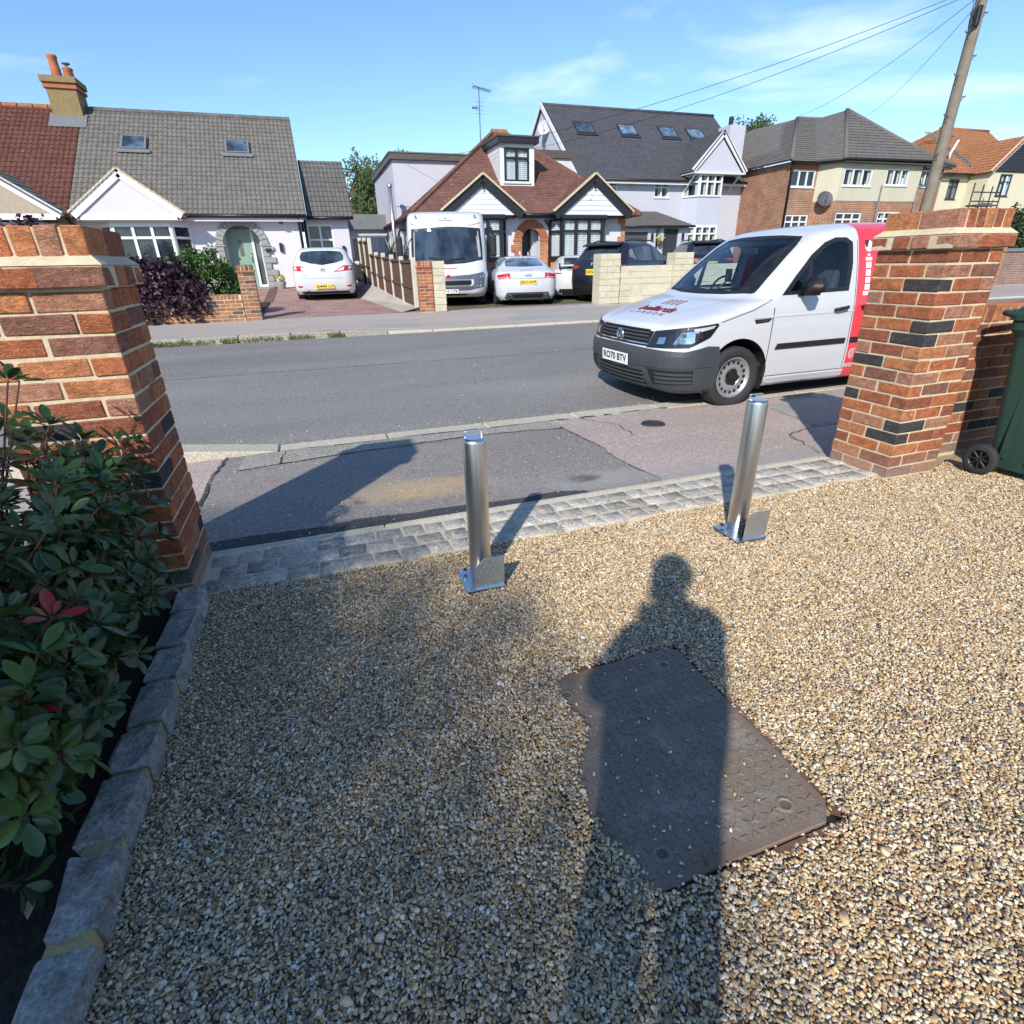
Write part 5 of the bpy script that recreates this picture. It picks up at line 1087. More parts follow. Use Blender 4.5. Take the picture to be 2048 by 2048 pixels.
# bonnet lettering and side graphics
def hood(cx, cy): return lambda co: S.hit('top', cx+co.y, cy-co.x)[0]+Vector((0, 0, .0035))
text('bellards', .20, 'decal_red', van, hood(.47, -.02), bold=.008); text('LONDON', .085, 'decal_red', van, hood(.33, -.02), spacing=2.0, bold=.001)
for k in range(4): text('I', .22, 'decal_red', van, hood(.69, .14-k*.085), name='emblem_bar', bold=.001); text('-', .12, 'decal_red', van, hood(.77, .12-k*.085), name='emblem_bar')
def side_m(x, z): return lambda co: S.hit('left', x+co.x, z+co.y)[0]+Vector((0, -.004, 0))
text('07', .15, 'decal_white', van, side_m(2.475, .46), bold=.006); text('www.', .10, 'decal_white', van, side_m(2.50, .34), bold=.004)
S.decal('graphic', 'decal_white', van, 'left', [(2.49+.055*math.cos(2*PI*i/14), 1.56+.055*math.sin(2*PI*i/14)) for i in range(14)], .003, .05, 0)
for z0, z1, w_ in ((1.465, 1.485, .02), (1.42, 1.452, .045), (1.345, 1.405, .038), (1.27, 1.33, .034), (1.20, 1.255, .034), (1.13, 1.185, .036), (1.075, 1.115, .055)): S.decal('graphic', 'decal_white', van, 'left', [(2.49-w_, z0), (2.49+w_, z0), (2.49+w_, z1), (2.49-w_, z1)], .003, .06, 0)
# ================================================================ parked cars
def wheels(t, xs, yw, r, w=.2): 
    for xc in xs:
        for s in (-1, 1): wheel(t, xc, s*yw, r, w, s, n=28); liner(t, xc, r+.01, r+.06, s*(yw+.003), s)
def sidewin(S, t, mat, polys):
    for sd_ in ('left', 'right'):
        for pl in polys: S.decal('side_window', mat, t, sd_, pl, .004, .12, .004)
def mirror_pair(t, x, y, z, mat, sz=(.12, .18, .13)):
    for s in (-1, 1): MB().box((x-sz[0]/2, s*y-sz[1]/2, z-sz[2]/2), (x+sz[0]/2, s*y+sz[1]/2, z+sz[2]/2)).build('mirror', mat, t, bevel=.04, smooth=True, seg=2)
R90 = rad(-90)
# white hatchback
t = thing('hatchback_car', (.83, 18.3+4.45-.12, .43), 'white hatchback parked on the pink drive in front of the white bungalow', 'car', rz=R90+rad(-5))
LV = [(.17, .25, 4.30, .80, .3, .25, .1, .1), (.30, .05, 4.43, .86, .35, .32, .2, .14), (.52, .0, 4.47, .876, .4, .34, .25, .17), (.72, .06, 4.45, .878, .4, .34, .25, .17), (.84, .35, 4.41, .872, .4, .33, .25, .17), (.95, 1.05, 4.36, .858, .35, .3, .2, .17), (1.0, 1.25, 4.30, .835, .3, .28, .2, .17), (1.2, 1.70, 4.10, .75, .25, .22, .2, .14), (1.35, 2.05, 3.95, .675, .22, .2, .2, .12), (1.42, 2.4, 3.80, .58, .2, .2, .15, .1), (1.45, 2.7, 3.5, .38, .15, .15, .1, .08), (1.46, 2.9, 3.2, .1, .05, .05, .02, .02)]
S = Shell(LV, 56, 10, 8, 60, [(.9, .33, .37, .6), (3.55, .33, .37, .6)]); S.build('body', 'paint_white', t)
S.decal('rear_window', 'car_glass', t, 'rear', [(-.55, 1.31), (-.3, 1.335), (0, 1.34), (.3, 1.335), (.55, 1.31), (.62, 1.20), (.60, 1.08), (.35, 1.01), (0, .955), (-.35, 1.01), (-.60, 1.08), (-.62, 1.20)], .006, .1, .01)
sidewin(S, t, 'car_glass', [[(1.55, .98), (2.35, 1.0), (2.4, 1.36), (2.2, 1.36), (1.9, 1.22)], [(2.45, 1.0), (3.2, 1.02), (3.5, 1.15), (3.3, 1.33), (2.5, 1.365)]])
for s in (-1, 1):
    rl = S.decal('tail_light', 'light_red', t, 'rear', [(s*.84, .93), (s*.60, .94), (s*.45, .86), (s*.30, .77), (s*.60, .79), (s*.82, .82)][::s], .008, .08, .012); S.decal('reversing_lamp', 'light_clear', rl, 'rear', [(s*.62, .91), (s*.52, .87), (s*.36, .79), (s*.58, .81)][::s], .011, .08, .004); S.decal('lamp_bar', 'light_clear', rl, 'rear', [(s*.80, .91), (s*.74, .915), (s*.72, .84), (s*.79, .845)][::s], .011, .08, .004)
    S.decal('reflector', 'light_red', t, 'rear', [(s*.76, .42), (s*.62, .40), (s*.62, .37), (s*.74, .36)][::s], .008, .08, .008)
S.decal('tailgate_seam', 'bumper_grey', t, 'rear', [(-.62, .60), (.62, .60), (.62, .607), (-.62, .607)], .002, .1, 0); S.decal('lower_valance', 'trim_black', t, 'rear', [(-.7, .18), (.7, .18), (.66, .25), (-.66, .25)], .004, .1, .006)
plate(t, (4.478, 0, .385), (0, 1, 0), (0, 0, 1), 'D440 LV', 'plate_yellow', size=.1); MB().lathe([(.07, 0), (.062, .012), (.05, .01)], 20, (4.432, 0, .80), 'x').tube([(4.445, -.05, .815), (4.448, 0, .79), (4.445, .05, .815)], .008, 5).build('badge', 'chrome', t)
MB().tube([(4.34, -.48, .24), (4.46, -.48, .23)], .04, 10).build('exhaust', 'cutout_dark', t); MB().tube([(3.75, 0, 1.44), (3.9, 0, 1.56)], .01, 5).build('aerial', 'trim_black', t); S.decal('script', 'chrome', t, 'rear', [(-.62, .665), (-.40, .665), (-.40, .695), (-.62, .695)], .003, .1, 0)
mirror_pair(t, 1.75, .98, 1.0, 'paint_white'); wheels(t, (.9, 3.55), .86, .315)
MB().add(S.bottom, [tuple(range(len(S.bottom)))]).build('underbody', 'arch_black', t)
# white coupe
t = thing('coupe_car', (6.76, 16.05+4.10, .175), 'white coupe with red tail lights parked beside the motorhome', 'car', rz=R90+rad(-10))
LV = [(.16, .3, 4.05, .80, .3, .3, .1, .1), (.30, .05, 4.12, .90, .4, .36, .2, .15), (.55, .0, 4.17, .921, .42, .40, .25, .2), (.72, .08, 4.16, .921, .42, .40, .25, .2), (.84, .4, 4.13, .905, .4, .38, .25, .2), (.92, 1.1, 4.05, .87, .35, .35, .2, .2), (.99, 1.4, 3.86, .80, .3, .3, .2, .2), (1.14, 1.78, 3.42, .72, .25, .25, .2, .18), (1.28, 2.1, 3.0, .61, .2, .2, .2, .15), (1.335, 2.3, 2.8, .46, .15, .15, .12, .1), (1.352, 2.5, 2.65, .15, .05, .05, .02, .02)]
TT = LV; S = Shell(LV, 56, 10, 8, 60, [(.88, .34, .375, .6), (3.35, .34, .375, .6)]); S.build('body', 'paint_white2', t)
S.decal('rear_window', 'pane_sky', t, 'rear', [(-.50, 1.265), (-.25, 1.285), (0, 1.29), (.25, 1.285), (.50, 1.265), (.57, 1.10), (.55, 1.065), (0, 1.05), (-.55, 1.065), (-.57, 1.10)], .006, .1, .01)
sidewin(S, t, 'car_glass', [[(1.6, .95), (2.5, .97), (2.95, 1.0), (2.75, 1.19), (2.3, 1.25), (1.95, 1.15)]])
for s in (-1, 1):
    rl = S.decal('tail_light', 'light_red', t, 'rear', [(s*.87, .84), (s*.62, .88), (s*.52, .88), (s*.50, .76), (s*.84, .73)][::s], .008, .08, .012); S.decal('lamp_band', 'light_clear', rl, 'rear', [(s*.84, .755), (s*.54, .775), (s*.54, .785), (s*.84, .765)][::s], .011, .08, .004)
    MB().tube([(4.04, s*.56, .26), (4.16, s*.56, .26)], .055, 14).build('exhaust', 'chrome', t); MB().tube([(4.15, s*.56, .26), (4.165, s*.56, .26)], .043, 12).build('exhaust_mouth', 'cutout_dark', t)
df = S.decal('diffuser', 'bumper_grey', t, 'rear', [(-.72, .16), (.72, .16), (.62, .37), (-.62, .37)], .006, .1, .01); S.decal('diffuser_grille', 'cutout_dark', df, 'rear', [(-.42, .22), (.42, .22), (.47, .32), (-.47, .32)], .01, .1, .004); S.decal('spoiler_gap', 'trim_black', t, 'rear', [(-.55, .735), (.55, .735), (.55, .745), (-.55, .745)], .003, .1, 0); S.decal('brake_light', 'light_red', t, 'rear', [(-.2, .955), (.2, .955), (.2, .965), (-.2, .965)], .004, .1, 0)
plate(t, (4.178, 0, .64), (0, 1, 0), (0, 0, 1), 'DE12 AVP', 'plate_yellow', size=.1); rg = MB()
for k in range(4): rg.lathe([(.034, 0), (.028, .006), (.024, 0)], 16, (4.165, -.075+k*.05, .83), 'x')
rg.build('badge', 'chrome', t); MB().prism([(2.86, -.01, 1.33), (3.02, -.01, 1.29), (2.96, -.01, 1.38)], (0, .02, 0)).build('aerial_fin', 'paint_white2', t)
mirror_pair(t, 1.65, 1.0, .95, 'trim_black'); wheels(t, (.88, 3.35), .905, .325, .24); MB().add(S.bottom, [tuple(range(len(S.bottom)))]).build('underbody', 'arch_black', t)
# white sports car half hidden
t = thing('sports_car', (9.55, 17.0+4.0, .18), 'white sports car with a raised rear wing half hidden by the black car', 'car', rz=R90+rad(-18))
S = Shell(TT, 56, 10, 8, 60, [(.88, .34, .375, .6), (3.35, .34, .375, .6)]); S.build('body', 'paint_white', t)
S.decal('rear_window', 'car_glass', t, 'rear', [(-.48, 1.27), (.48, 1.27), (.55, 1.07), (-.55, 1.07)], .006, .1, .01)
S.decal('light_strip', 'light_red', t, 'rear', [(-.85, .80), (.85, .80), (.85, .835), (-.85, .835)], .008, .1, .01); S.decal('engine_grille', 'trim_black', t, 'rear', [(-.5, .90), (.5, .90), (.46, .96), (-.46, .96)], .006, .1, .008); S.decal('lower_valance', 'trim_black', t, 'rear', [(-.8, .17), (.8, .17), (.72, .36), (-.72, .36)], .008, .1, .012)
plate(t, (4.18, 0, .58), (0, 1, 0), (0, 0, 1), 'LK17 HNN', 'plate_yellow', size=.1)
wg = MB().box((3.75, -.72, 1.02), (4.05, .72, 1.06)).build('rear_wing', 'paint_white', t, bevel=.01)
for s in (-1, 1): MB().box((3.78, s*.72-.01, .95), (4.08, s*.72+.01, 1.12)).build('end_plate', 'trim_black', wg); MB().box((3.82, s*.4-.015, .86), (3.95, s*.4+.015, 1.02)).build('wing_strut', 'trim_black', wg)
wheels(t, (.88, 3.35), .905, .325, .26); MB().add(S.bottom, [tuple(range(len(S.bottom)))]).build('underbody', 'arch_black', t)
# black cars behind the cream wall
def suv(loc, rz, label, platetxt, H=1.0):
    t = thing('suv_car', loc, label, 'car', 'black cars behind the cream wall', rz=rz)
    LV = [(.22, .25, 4.45, .86, .3, .3, .1, .1), (.40, .05, 4.58, .94, .4, .34, .2, .14), (.65, .0, 4.62, .96, .4, .34, .25, .16), (.90, .06, 4.60, .96, .4, .34, .25, .16), (1.0, .4, 4.57, .952, .4, .32, .25, .16), (1.09, 1.15, 4.53, .93, .35, .3, .2, .16), (1.13, 1.35, 4.48, .91, .3, .28, .2, .16), (1.35, 1.8, 4.27, .82, .25, .22, .2, .14), (1.55, 2.2, 4.08, .735, .22, .2, .2, .12), (1.63, 2.5, 3.95, .64, .2, .2, .15, .1), (1.67, 2.8, 3.7, .42, .15, .15, .1, .08), (1.68, 3.0, 3.4, .1, .05, .05, .02, .02)]
    S = Shell(LV, 56, 10, 8, 60, [(.92, .37, .42, .6), (3.72, .37, .42, .6)]); S.build('body', 'paint_black', t)
    S.decal('rear_window', 'car_glass', t, 'rear', [(-.58, 1.50), (.58, 1.50), (.68, 1.18), (-.68, 1.18)], .006, .1, .01)
    sidewin(S, t, 'pane_grey', [[(1.68, 1.12), (2.55, 1.14), (2.58, 1.53), (2.3, 1.52), (1.95, 1.36)], [(2.68, 1.14), (3.5, 1.15), (3.62, 1.45), (3.4, 1.52), (2.7, 1.54)], [(3.6, 1.16), (3.95, 1.25), (3.9, 1.42), (3.72, 1.47)]])
    S.decal('window_line', 'chrome', t, 'left', [(1.6, 1.10), (3.9, 1.12), (3.9, 1.13), (1.6, 1.112)], .006, .2, .004)
    MB().prism([(3.85, -.62, 1.615), (4.28, -.60, 1.55), (4.30, -.60, 1.58), (3.9, -.62, 1.665)], (0, 1.22, 0)).build('roof_spoiler', 'trim_black', t)
    for s in (-1, 1):
        S.decal('tail_light', 'light_red', t, 'rear', [(s*.93, 1.05), (s*.55, 1.04), (s*.55, .97), (s*.92, .94)][::s], .008, .08, .012)
        MB().tube([(2.2, s*.60, 1.66), (2.4, s*.60, 1.70), (3.5, s*.58, 1.71), (3.75, s*.57, 1.67)], .018, 6).build('roof_rail', 'trim_black', t)
    S.decal('lower_valance', 'trim_black', t, 'rear', [(-.85, .25), (.85, .25), (.80, .50), (-.80, .50)], .008, .1, .012)
    plate(t, (4.625, 0, .86), (0, 1, 0), (0, 0, 1), platetxt, 'plate_yellow', .40, .16, .11)
    MB().lathe([(.05, 0), (.045, .012), (0, .014)], 18, (4.60, 0, 1.08), 'x').build('badge', 'chrome', t)
    mirror_pair(t, 1.85, 1.05, 1.12, 'paint_black'); wheels(t, (.92, 3.72), .945, .365, .24); MB().add(S.bottom, [tuple(range(len(S.bottom)))]).build('underbody', 'arch_black', t); return t
a = rad(28); L_ = 4.6
suv((8.0+L_*math.cos(a), 15.9+L_*math.sin(a), .18), PI+a, 'black car with yellow plate beside the end of the cream wall', 'GNV 1')
a = rad(70); suv((14.3+L_*math.cos(a), 18.6+L_*math.sin(a), .30), PI+a, 'second black car, seen above the cream wall next to the van windscreen', 'GK19 LVR')
# motorhome
t = thing('motorhome', (3.80, 16.55, .165), 'white motorhome with large windscreen and dark grey nose facing the road', 'motorhome', rz=rad(90-13)); t.scale.z = .95
LV = [(.30, .25, 6.9, 1.02, .4, .1, .15, .02), (.42, .05, 7.0, 1.10, .5, .1, .28, .03), (.62, .0, 7.0, 1.14, .5, .1, .32, .03), (.85, .03, 7.0, 1.15, .5, .1, .34, .03), (1.05, .12, 7.0, 1.15, .48, .1, .34, .03), (1.20, .26, 7.0, 1.15, .45, .1, .32, .03), (1.30, .36, 7.0, 1.15, .4, .1, .3, .03), (1.7, .55, 7.0, 1.15, .35, .1, .25, .03), (2.15, .74, 7.0, 1.14, .3, .1, .22, .03), (2.35, .80, 7.0, 1.13, .3, .1, .2, .03), (2.55, .92, 7.0, 1.11, .3, .1, .18, .03), (2.68, 1.15, 6.95, 1.05, .3, .15, .15, .05), (2.73, 1.5, 6.8, .9, .3, .2, .1, .08), (2.75, 2.2, 6.4, .5, .2, .2, .05, .05)]
S = Shell(LV, 60, 12, 8, 50, [(1.05, .36, .42, .8), (4.8, .36, .42, .8)]); S.build('body', 'paint_white', t)
S.decal('windscreen', 'car_glass', t, 'front', [(-1.0, 1.36), (-.5, 1.27), (0, 1.245), (.5, 1.27), (1.0, 1.36), (1.0, 1.7), (.97, 2.2), (.5, 2.235), (0, 2.25), (-.5, 2.235), (-.97, 2.2), (-1.0, 1.7)], .008, .1, .012)
S.decal('windscreen_seal', 'trim_black', t, 'front', [(-1.02, 1.34), (-.5, 1.25), (0, 1.225), (.5, 1.25), (1.02, 1.34), (1.02, 1.7), (.99, 2.22), (.5, 2.255), (0, 2.27), (-.5, 2.255), (-.99, 2.22), (-1.02, 1.7)], .010, .12, .012, inner=.05)
S.decal('nose_panel', 'motorhome_grey', t, 'front', [(-1.02, .58), (-.6, .50), (.6, .50), (1.02, .58), (1.06, .9), (1.03, 1.0), (.6, .93), (0, .90), (-.6, .93), (-1.03, 1.0), (-1.06, .9)], .006, .1, .008)
S.decal('grille_surround', 'paint_white', t, 'front', [(-.66, .62), (.66, .62), (.72, .68), (.70, .80), (-.70, .80), (-.72, .68)], .012, .1, .012, inner=.055)
S.decal('grille', 'cutout_dark', t, 'front', [(-.60, .655), (.60, .655), (.64, .69), (.62, .765), (-.62, .765), (-.64, .69)], .010, .1, .006)
S.decal('air_intake', 'trim_black', t, 'front', [(-.5, .36), (.5, .36), (.5, .40), (-.5, .40)], .006, .1, .006)
p, n, d = S.hit('front', 0, .48); plate(t, (p.x-.02, 0, .48), (0, -1, 0), (0, 0, 1), 'N14 CFB', 'plate_white', size=.1)
p, n, d = S.hit('front', 0, .88); MB().lathe([(0, -.015), (.06, -.012), (.065, 0)], 18, (p.x, 0, .88), 'x').build('badge', 'light_red', t)
for s in (-1, 1):
    S.decal('headlight', 'light_clear', t, 'fan', [(s*.86, .84), (s*1.08, .90), (s*1.15, 1.03), (s*1.0, .95)][::s], .008, .06, .01, c=(1.3, 0)); S.decal('fog_light', 'trim_black', t, 'fan', [(s*1.0, .60), (s*1.2, .62), (s*1.2, .70), (s*1.0, .66)][::s], .008, .06, .01, c=(1.3, 0))
    mi = MB().box((.40, s*1.34-.09, 1.42), (.56, s*1.34+.09, 2.02)).build('mirror', 'trim_black', t, bevel=.05, seg=2); MB().tube([(.55, s*1.12, 2.18), (.45, s*1.28, 2.2), (.47, s*1.34, 2.0)], .035, 8).build('mirror_arm', 'trim_black', mi)
    S.decal('side_stripe', 'light_red', t, 'front', [(s*1.0, 2.36), (s*.78, 2.31), (s*.6, 2.295), (s*.6, 2.30), (s*.78, 2.32), (s*1.0, 2.385)][::s], .004, .1, 0); MB().lathe([(0, -.02), (.03, -.015), (.035, 0)], 10, (.93, s*.85, 2.56), 'x').build('marker_light', 'lead_grey', t)
wp = MB(); wp.tube([(.34, -.1, 1.30), (.42, .55, 1.45)], .014, 5); wp.tube([(.34, .15, 1.29), (.40, -.5, 1.42)], .014, 5); wp.build('wiper', 'trim_black', t)
S.decal('crest', 'lead_grey', t, 'front', [(-.2, 2.43), (.2, 2.43), (.2, 2.45), (-.2, 2.45)], .004, .1, 0); S.decal('crest', 'lead_grey', t, 'front', [(-.06, 2.48), (.06, 2.49), (.02, 2.515), (-.05, 2.505)], .004, .1, 0); S.decal('script', 'light_red', t, 'front', [(-.25, 1.10), (.25, 1.10), (.25, 1.12), (-.25, 1.12)], .003, .1, 0)
sidewin(S, t, 'car_glass', [[(.95, 1.4), (1.7, 1.4), (1.7, 2.1), (1.15, 2.1)], [(2.6, 1.5), (3.6, 1.5), (3.6, 2.1), (2.6, 2.1)]])
# cab interior shapes show faintly: sun visor strip on the glass edge
S.decal('pillar_blind', 'interior_light', t, 'front', [(.93, 1.42), (.96, 1.42), (.93, 2.14), (.905, 2.14)], .009, .1, 0); S.decal('pillar_blind', 'interior_light', t, 'front', [(-.98, 1.42), (-.90, 1.42), (-.86, 2.14), (-.93, 2.14)], .009, .1, 0)
wheels(t, (1.05, 4.8), 1.08, .34, .22); MB().add(S.bottom, [tuple(range(len(S.bottom)))]).build('underbody', 'arch_black', t)
# ---------------------------------------------------------------- gate piers, wall, setts, edging, gravel, bollards, manhole, bin
def mat_brick():
    t = NT('brick'); oi = t.n('ObjectInfo'); P = t.pos(); col = oi.outputs['Color']
    n = t.noise(P, 26, 5, 0.65, 0.6); f = t.noise(P, 150, 3, 0.7)
    c = t.mix(1.0, col, t.ramp(n, [(0.25, 0.55), (0.5, 1.0), (0.75, 1.35)]), 'MULTIPLY')
    c = t.mix(1.0, c, t.ramp(f, [(0.25, 0.75), (0.75, 1.2)]), 'MULTIPLY')
    bl = t.ramp(t.noise(P, 11, 6, 0.7), [(0.60, 0), (0.75, 1)])
    c = t.mix(t.math('MULTIPLY', bl, 0.30), c, (0.48, 0.36, 0.27))
    c = t.mix(t.math('MULTIPLY', t.ramp(t.noise(t.pos((1, 1, 1.8)), 7, 5, .7, .8), [(.52, 0), (.72, 1)]), .55), c, (.12, .06, .05))
    sz = t.n('SeparateXYZ'); t.l(P, sz.inputs[0]); c = t.mix(t.math('MULTIPLY', t.ramp(t.math('ADD', sz.outputs[2], t.math('MULTIPLY', t.noise(P, 6, 5, .7), .12)), [(.10, 1), (.22, 0)]), .55), c, (.36, .28, .23))
    t.set(c, 0.9, 0, 0.25)
    w = t.noise(t.pos((0.8, 0.8, 2.6)), 24, 4, 0.6, 1.6)
    cr = t.ramp(w, [(0.40, 1.0), (0.475, 0.25), (0.50, 0.0), (0.53, 0.6), (0.6, 1.0)])
    t.bump(t.mix(0.35, cr, f), 0.75, 0.006)
mat_brick()
def brick_mesh(name, lx, ly, lz, seed):
    rnd = random.Random(seed); bm = bmesh.new(); bmesh.ops.create_cube(bm, size=1)
    for v in bm.verts: v.co = Vector((v.co.x*lx, v.co.y*ly, v.co.z*lz)) + Vector([rnd.uniform(-.0022, .0022) for _ in range(3)])
    bmesh.ops.bevel(bm, geom=list(bm.edges), offset=.0045, segments=1, affect='EDGES')
    me = bpy.data.meshes.new(name); bm.to_mesh(me); bm.free(); me.materials.append(MT('brick')); return me
BM = {k: [brick_mesh('brick', a, b, c, i*13+j) for j in range(4)] for i, (k, (a, b, c)) in enumerate({'s': (.215, .1025, .065), 'h': (.1025, .1025, .065), 'e': (.065, .215, .1025), 'es': (.215, .065, .1025)}.items())}
RED = [((0.46, 0.155, 0.068), 4), ((0.38, 0.125, 0.060), 4), ((0.50, 0.20, 0.09), 3), ((0.30, 0.105, 0.060), 3), ((0.42, 0.20, 0.13), 3), ((0.26, 0.12, 0.085), 2), ((0.06, 0.055, 0.06), 1.3)]
def brick_col(r, pal=RED):
    return (*r.choices([c for c, _ in pal], [w for _, w in pal])[0], 1)
def put(me, parent, loc, rz=0, col=None, name='brick', rx=0):
    o = link(name, me, parent); o.location = loc; o.rotation_euler = (rx, 0, rz)
    if col: o.color = col
    return o
def pier(name, x0, y0, n, label, seed, z0=0.0):
    r = random.Random(seed); S = .44; cx, cy = x0+S/2, y0+S/2
    t = thing(name, (cx, cy, 0), label, 'gate pier', 'brick gate piers')
    top = z0+n*.075
    MB().box((x0+.0048, y0+.0048, z0-.15), (x0+S-.0048, y0+S-.0048, top+.003)).build('mortar_core', 'mortar', t)
    def jit(): return r.uniform(-.0018, .0018)
    for k in range(n):
        z = z0 + k*.075 + .0375; rot = k % 2
        for (dx, dy, rz) in [(-.1125, -.169, 0), (.1125, -.169, 0), (-.1125, .169, 0), (.1125, .169, 0), (-.169, 0, PI/2), (.169, 0, PI/2)]:
            if rot: dx, dy, rz = -dy, dx, rz + PI/2
            put(r.choice(BM['s']), t, (cx+dx+jit(), cy+dy+jit(), z+jit()), rz + (PI if r.random() < .5 else 0), brick_col(r))
    # oversailing course, mortar fillet, bricks on edge
    z = top + .0375; O = .031
    MB().box((x0-O+.006, y0-O+.006, top+.004), (x0+S+O-.006, y0+S+O-.006, top+.073)).build('mortar_core', 'mortar', t)
    h = S/2+O
    for sx in (-1, 1):
        for q in (-1, 1):
            put(r.choice(BM['s']), t, (cx+q*.1385, cy+sx*(h-.0512), z), 0, brick_col(r))
            put(r.choice(BM['h']), t, (cx+sx*(h-.0512), cy+q*.0565, z), 0, brick_col(r))
        put(r.choice(BM['h']), t, (cx+0.0*sx, cy+sx*(h-.0515), z-.0006), 0, brick_col(r))
    a, b = h-.002, S/2-.006; zt = top+.075
    MB().add([(cx-a, cy-a, zt), (cx+a, cy-a, zt), (cx+a, cy+a, zt), (cx-a, cy+a, zt), (cx-b, cy-b, zt+.032), (cx+b, cy-b, zt+.032), (cx+b, cy+b, zt+.032), (cx-b, cy+b, zt+.032)],
             [(0,1,5,4),(1,2,6,5),(2,3,7,6),(3,0,4,7),(4,5,6,7)]).build('mortar_fillet', 'mortar', t)
    ze = zt+.020+.0512
    MB().box((cx-.2125, cy-.2125, zt+.02), (cx+.2125, cy+.2125, zt+.116)).build('mortar_core', 'mortar', t)
    for iy in (-1, 1):
        for k in range(6):
            put(r.choice(BM['e']), t, (cx-.1825+k*.073, cy+iy*.1095, ze+jit()), 0, brick_col(r, RED[:5]))
    return t
pier('gate_pier', -1.123, 2.40, 17, 'red brick gate pier half hidden by the glossy leafy shrub', 3)
pier('gate_pier', 3.35, 2.34, 18, 'red brick gate pier beside the green wheelie bin', 11)

def brick_wall(name, x0, x1, yc, z0, n, label, seed, cat='wall', pal=RED, cop=True, mort='mortar', end=False):
    r = random.Random(seed); t = thing(name, ((x0+x1)/2, yc, z0), label, cat)
    MB().box((x0, yc-.045, z0-.1), (x1, yc+.045, z0+n*.075+.004)).build('mortar_core', mort, t)
    MB().box((x0+.004, yc-.100, z0-.1), (x1-.004, yc+.100, z0+n*.075+.002)).build('mortar_core', mort, t)
    for k in range(n):
        z = z0+k*.075+.0375; x = x0 + (0 if k % 2 else -.1125)
        while x < x1-.05:
            a, b = max(x, x0), min(x+.215, x1)
            for s in ((-1,) if name != 'boundary_wall' else (-1, 1)):
                if b-a > .03:
                    o = put(r.choice(BM['s']), t, ((a+b)/2, yc+s*.0545, z), 0, brick_col(r, pal))
                    if b-a < .21: o.scale.x = (b-a)/.215
            x += .225
    if cop:
        x = x0; z = z0+n*.075
        MB().box((x0+.004, yc-.1, z+.002), (x1-.004, yc+.1, z+.1)).build('mortar_core', mort, t)
        while x+.065 < x1:
            put(r.choice(BM['e']), t, (x+.0375, yc, z+.061), 0, brick_col(r, pal[:5])); x += .075
    return t
brick_wall('boundary_wall', 3.80, 6.2, 2.665, 0.0, 12, 'low red brick boundary wall behind the green wheelie bin', 5)

# granite setts in three courses with an edging strip
sb = struct(MB().box((-.70, 2.395, -.12), (3.345, 2.792, .0105)).build('sett_border', 'pale_mortar'))
def sett_mesh(seed, lx, ly, lz=.06):
    r = random.Random(seed); bm = bmesh.new(); bmesh.ops.create_cube(bm, size=1)
    for v in bm.verts: v.co = Vector((v.co.x*lx, v.co.y*ly, v.co.z*lz)) + Vector((r.uniform(-.005, .005), r.uniform(-.005, .005), r.uniform(-.001, .001)))
    bmesh.ops.bevel(bm, geom=list(bm.edges), offset=.0035, segments=1, affect='EDGES')
    me = bpy.data.meshes.new('sett'); bm.to_mesh(me); bm.free(); me.materials.append(MT('granite')); me.polygons.foreach_set('use_smooth', [True]*len(me.polygons)); return me
SM = [sett_mesh(i, .104, .107) for i in range(8)]
r = random.Random(4)
for row in range(3):
    x = -.665 + (row % 2)*.05
    while x < 3.30:
        w = r.uniform(.108, .15)
        o = put(r.choice(SM), sb, (x+w/2, 2.452+row*.121+r.uniform(-.004, .004), -.0155+r.uniform(-.0012, .0015)), r.uniform(-.03, .03), None, 'sett')
        o.scale.x = (w-.012)/.104
        x += w
x = -.72
while x < 3.34:
    w = min(.915, 3.345-x)
    MB().box((x+.002, 2.794, -.1), (x+w-.002, 2.838, .010+random.uniform(-.002, .002))).build('edging_strip', 'kerb_concrete', sb, bevel=.006)
    x += w
# granite edging of the planting bed
eb = struct(MB().box((-.722, .2, -.1), (-.638, 2.395, .062)).build('bed_edging', 'ochre_mortar'))
y = 2.38; r = random.Random(9)
while y > .3:
    L = r.uniform(.17, .25)
    bm = bmesh.new(); bmesh.ops.create_cube(bm, size=1)
    bmesh.ops.subdivide_edges(bm, edges=list(bm.edges), cuts=2, use_grid_fill=True)
    for v in bm.verts:
        v.co = Vector((v.co.x*.105, v.co.y*(L-.022), v.co.z*.17)) + Vector((r.uniform(-.005, .005), r.uniform(-.005, .005), r.uniform(-.004, .004)))
    bmesh.ops.bevel(bm, geom=[e for e in bm.edges if e.calc_face_angle(0) > 1.0], offset=.006, segments=1, affect='EDGES')
    me = bpy.data.meshes.new('edging_stone'); bm.to_mesh(me); bm.free(); me.materials.append(MT('granite_mossy'))
    o = put(me, eb, (-.68+r.uniform(-.008, .008), y-L/2, -.012+r.uniform(-.008, .006)), r.uniform(-.06, .06), None, 'edging_stone')
    y -= L
# soil bed, lumpy
mb = MB(); nx, ny = 26, 60; P = {}
for i in range(nx+1):
    for j in range(ny+1):
        x, yy = -3.2+2.48*i/nx, .1+2.35*j/ny
        P[i, j] = len(mb.v); mb.v.append((x, yy, .02+.014*math.sin(x*9+yy*5)+.01*math.sin(x*21-yy*17)+RNG.normal(0, .006)))
for i in range(nx):
    for j in range(ny): mb.f.append((P[i,j], P[i+1,j], P[i+1,j+1], P[i,j+1])); mb.m.append(0)
struct(mb.build('planting_bed', 'soil', smooth=True))
struct(sheet('driveway_bed', 'driveway_bed', [(-.66, -6, -.021), (9, -6, -.021), (9, 2.6, -.021), (3.3, 2.6, -.021), (3.3, 2.41, -.021), (-.66, 2.41, -.021)]))

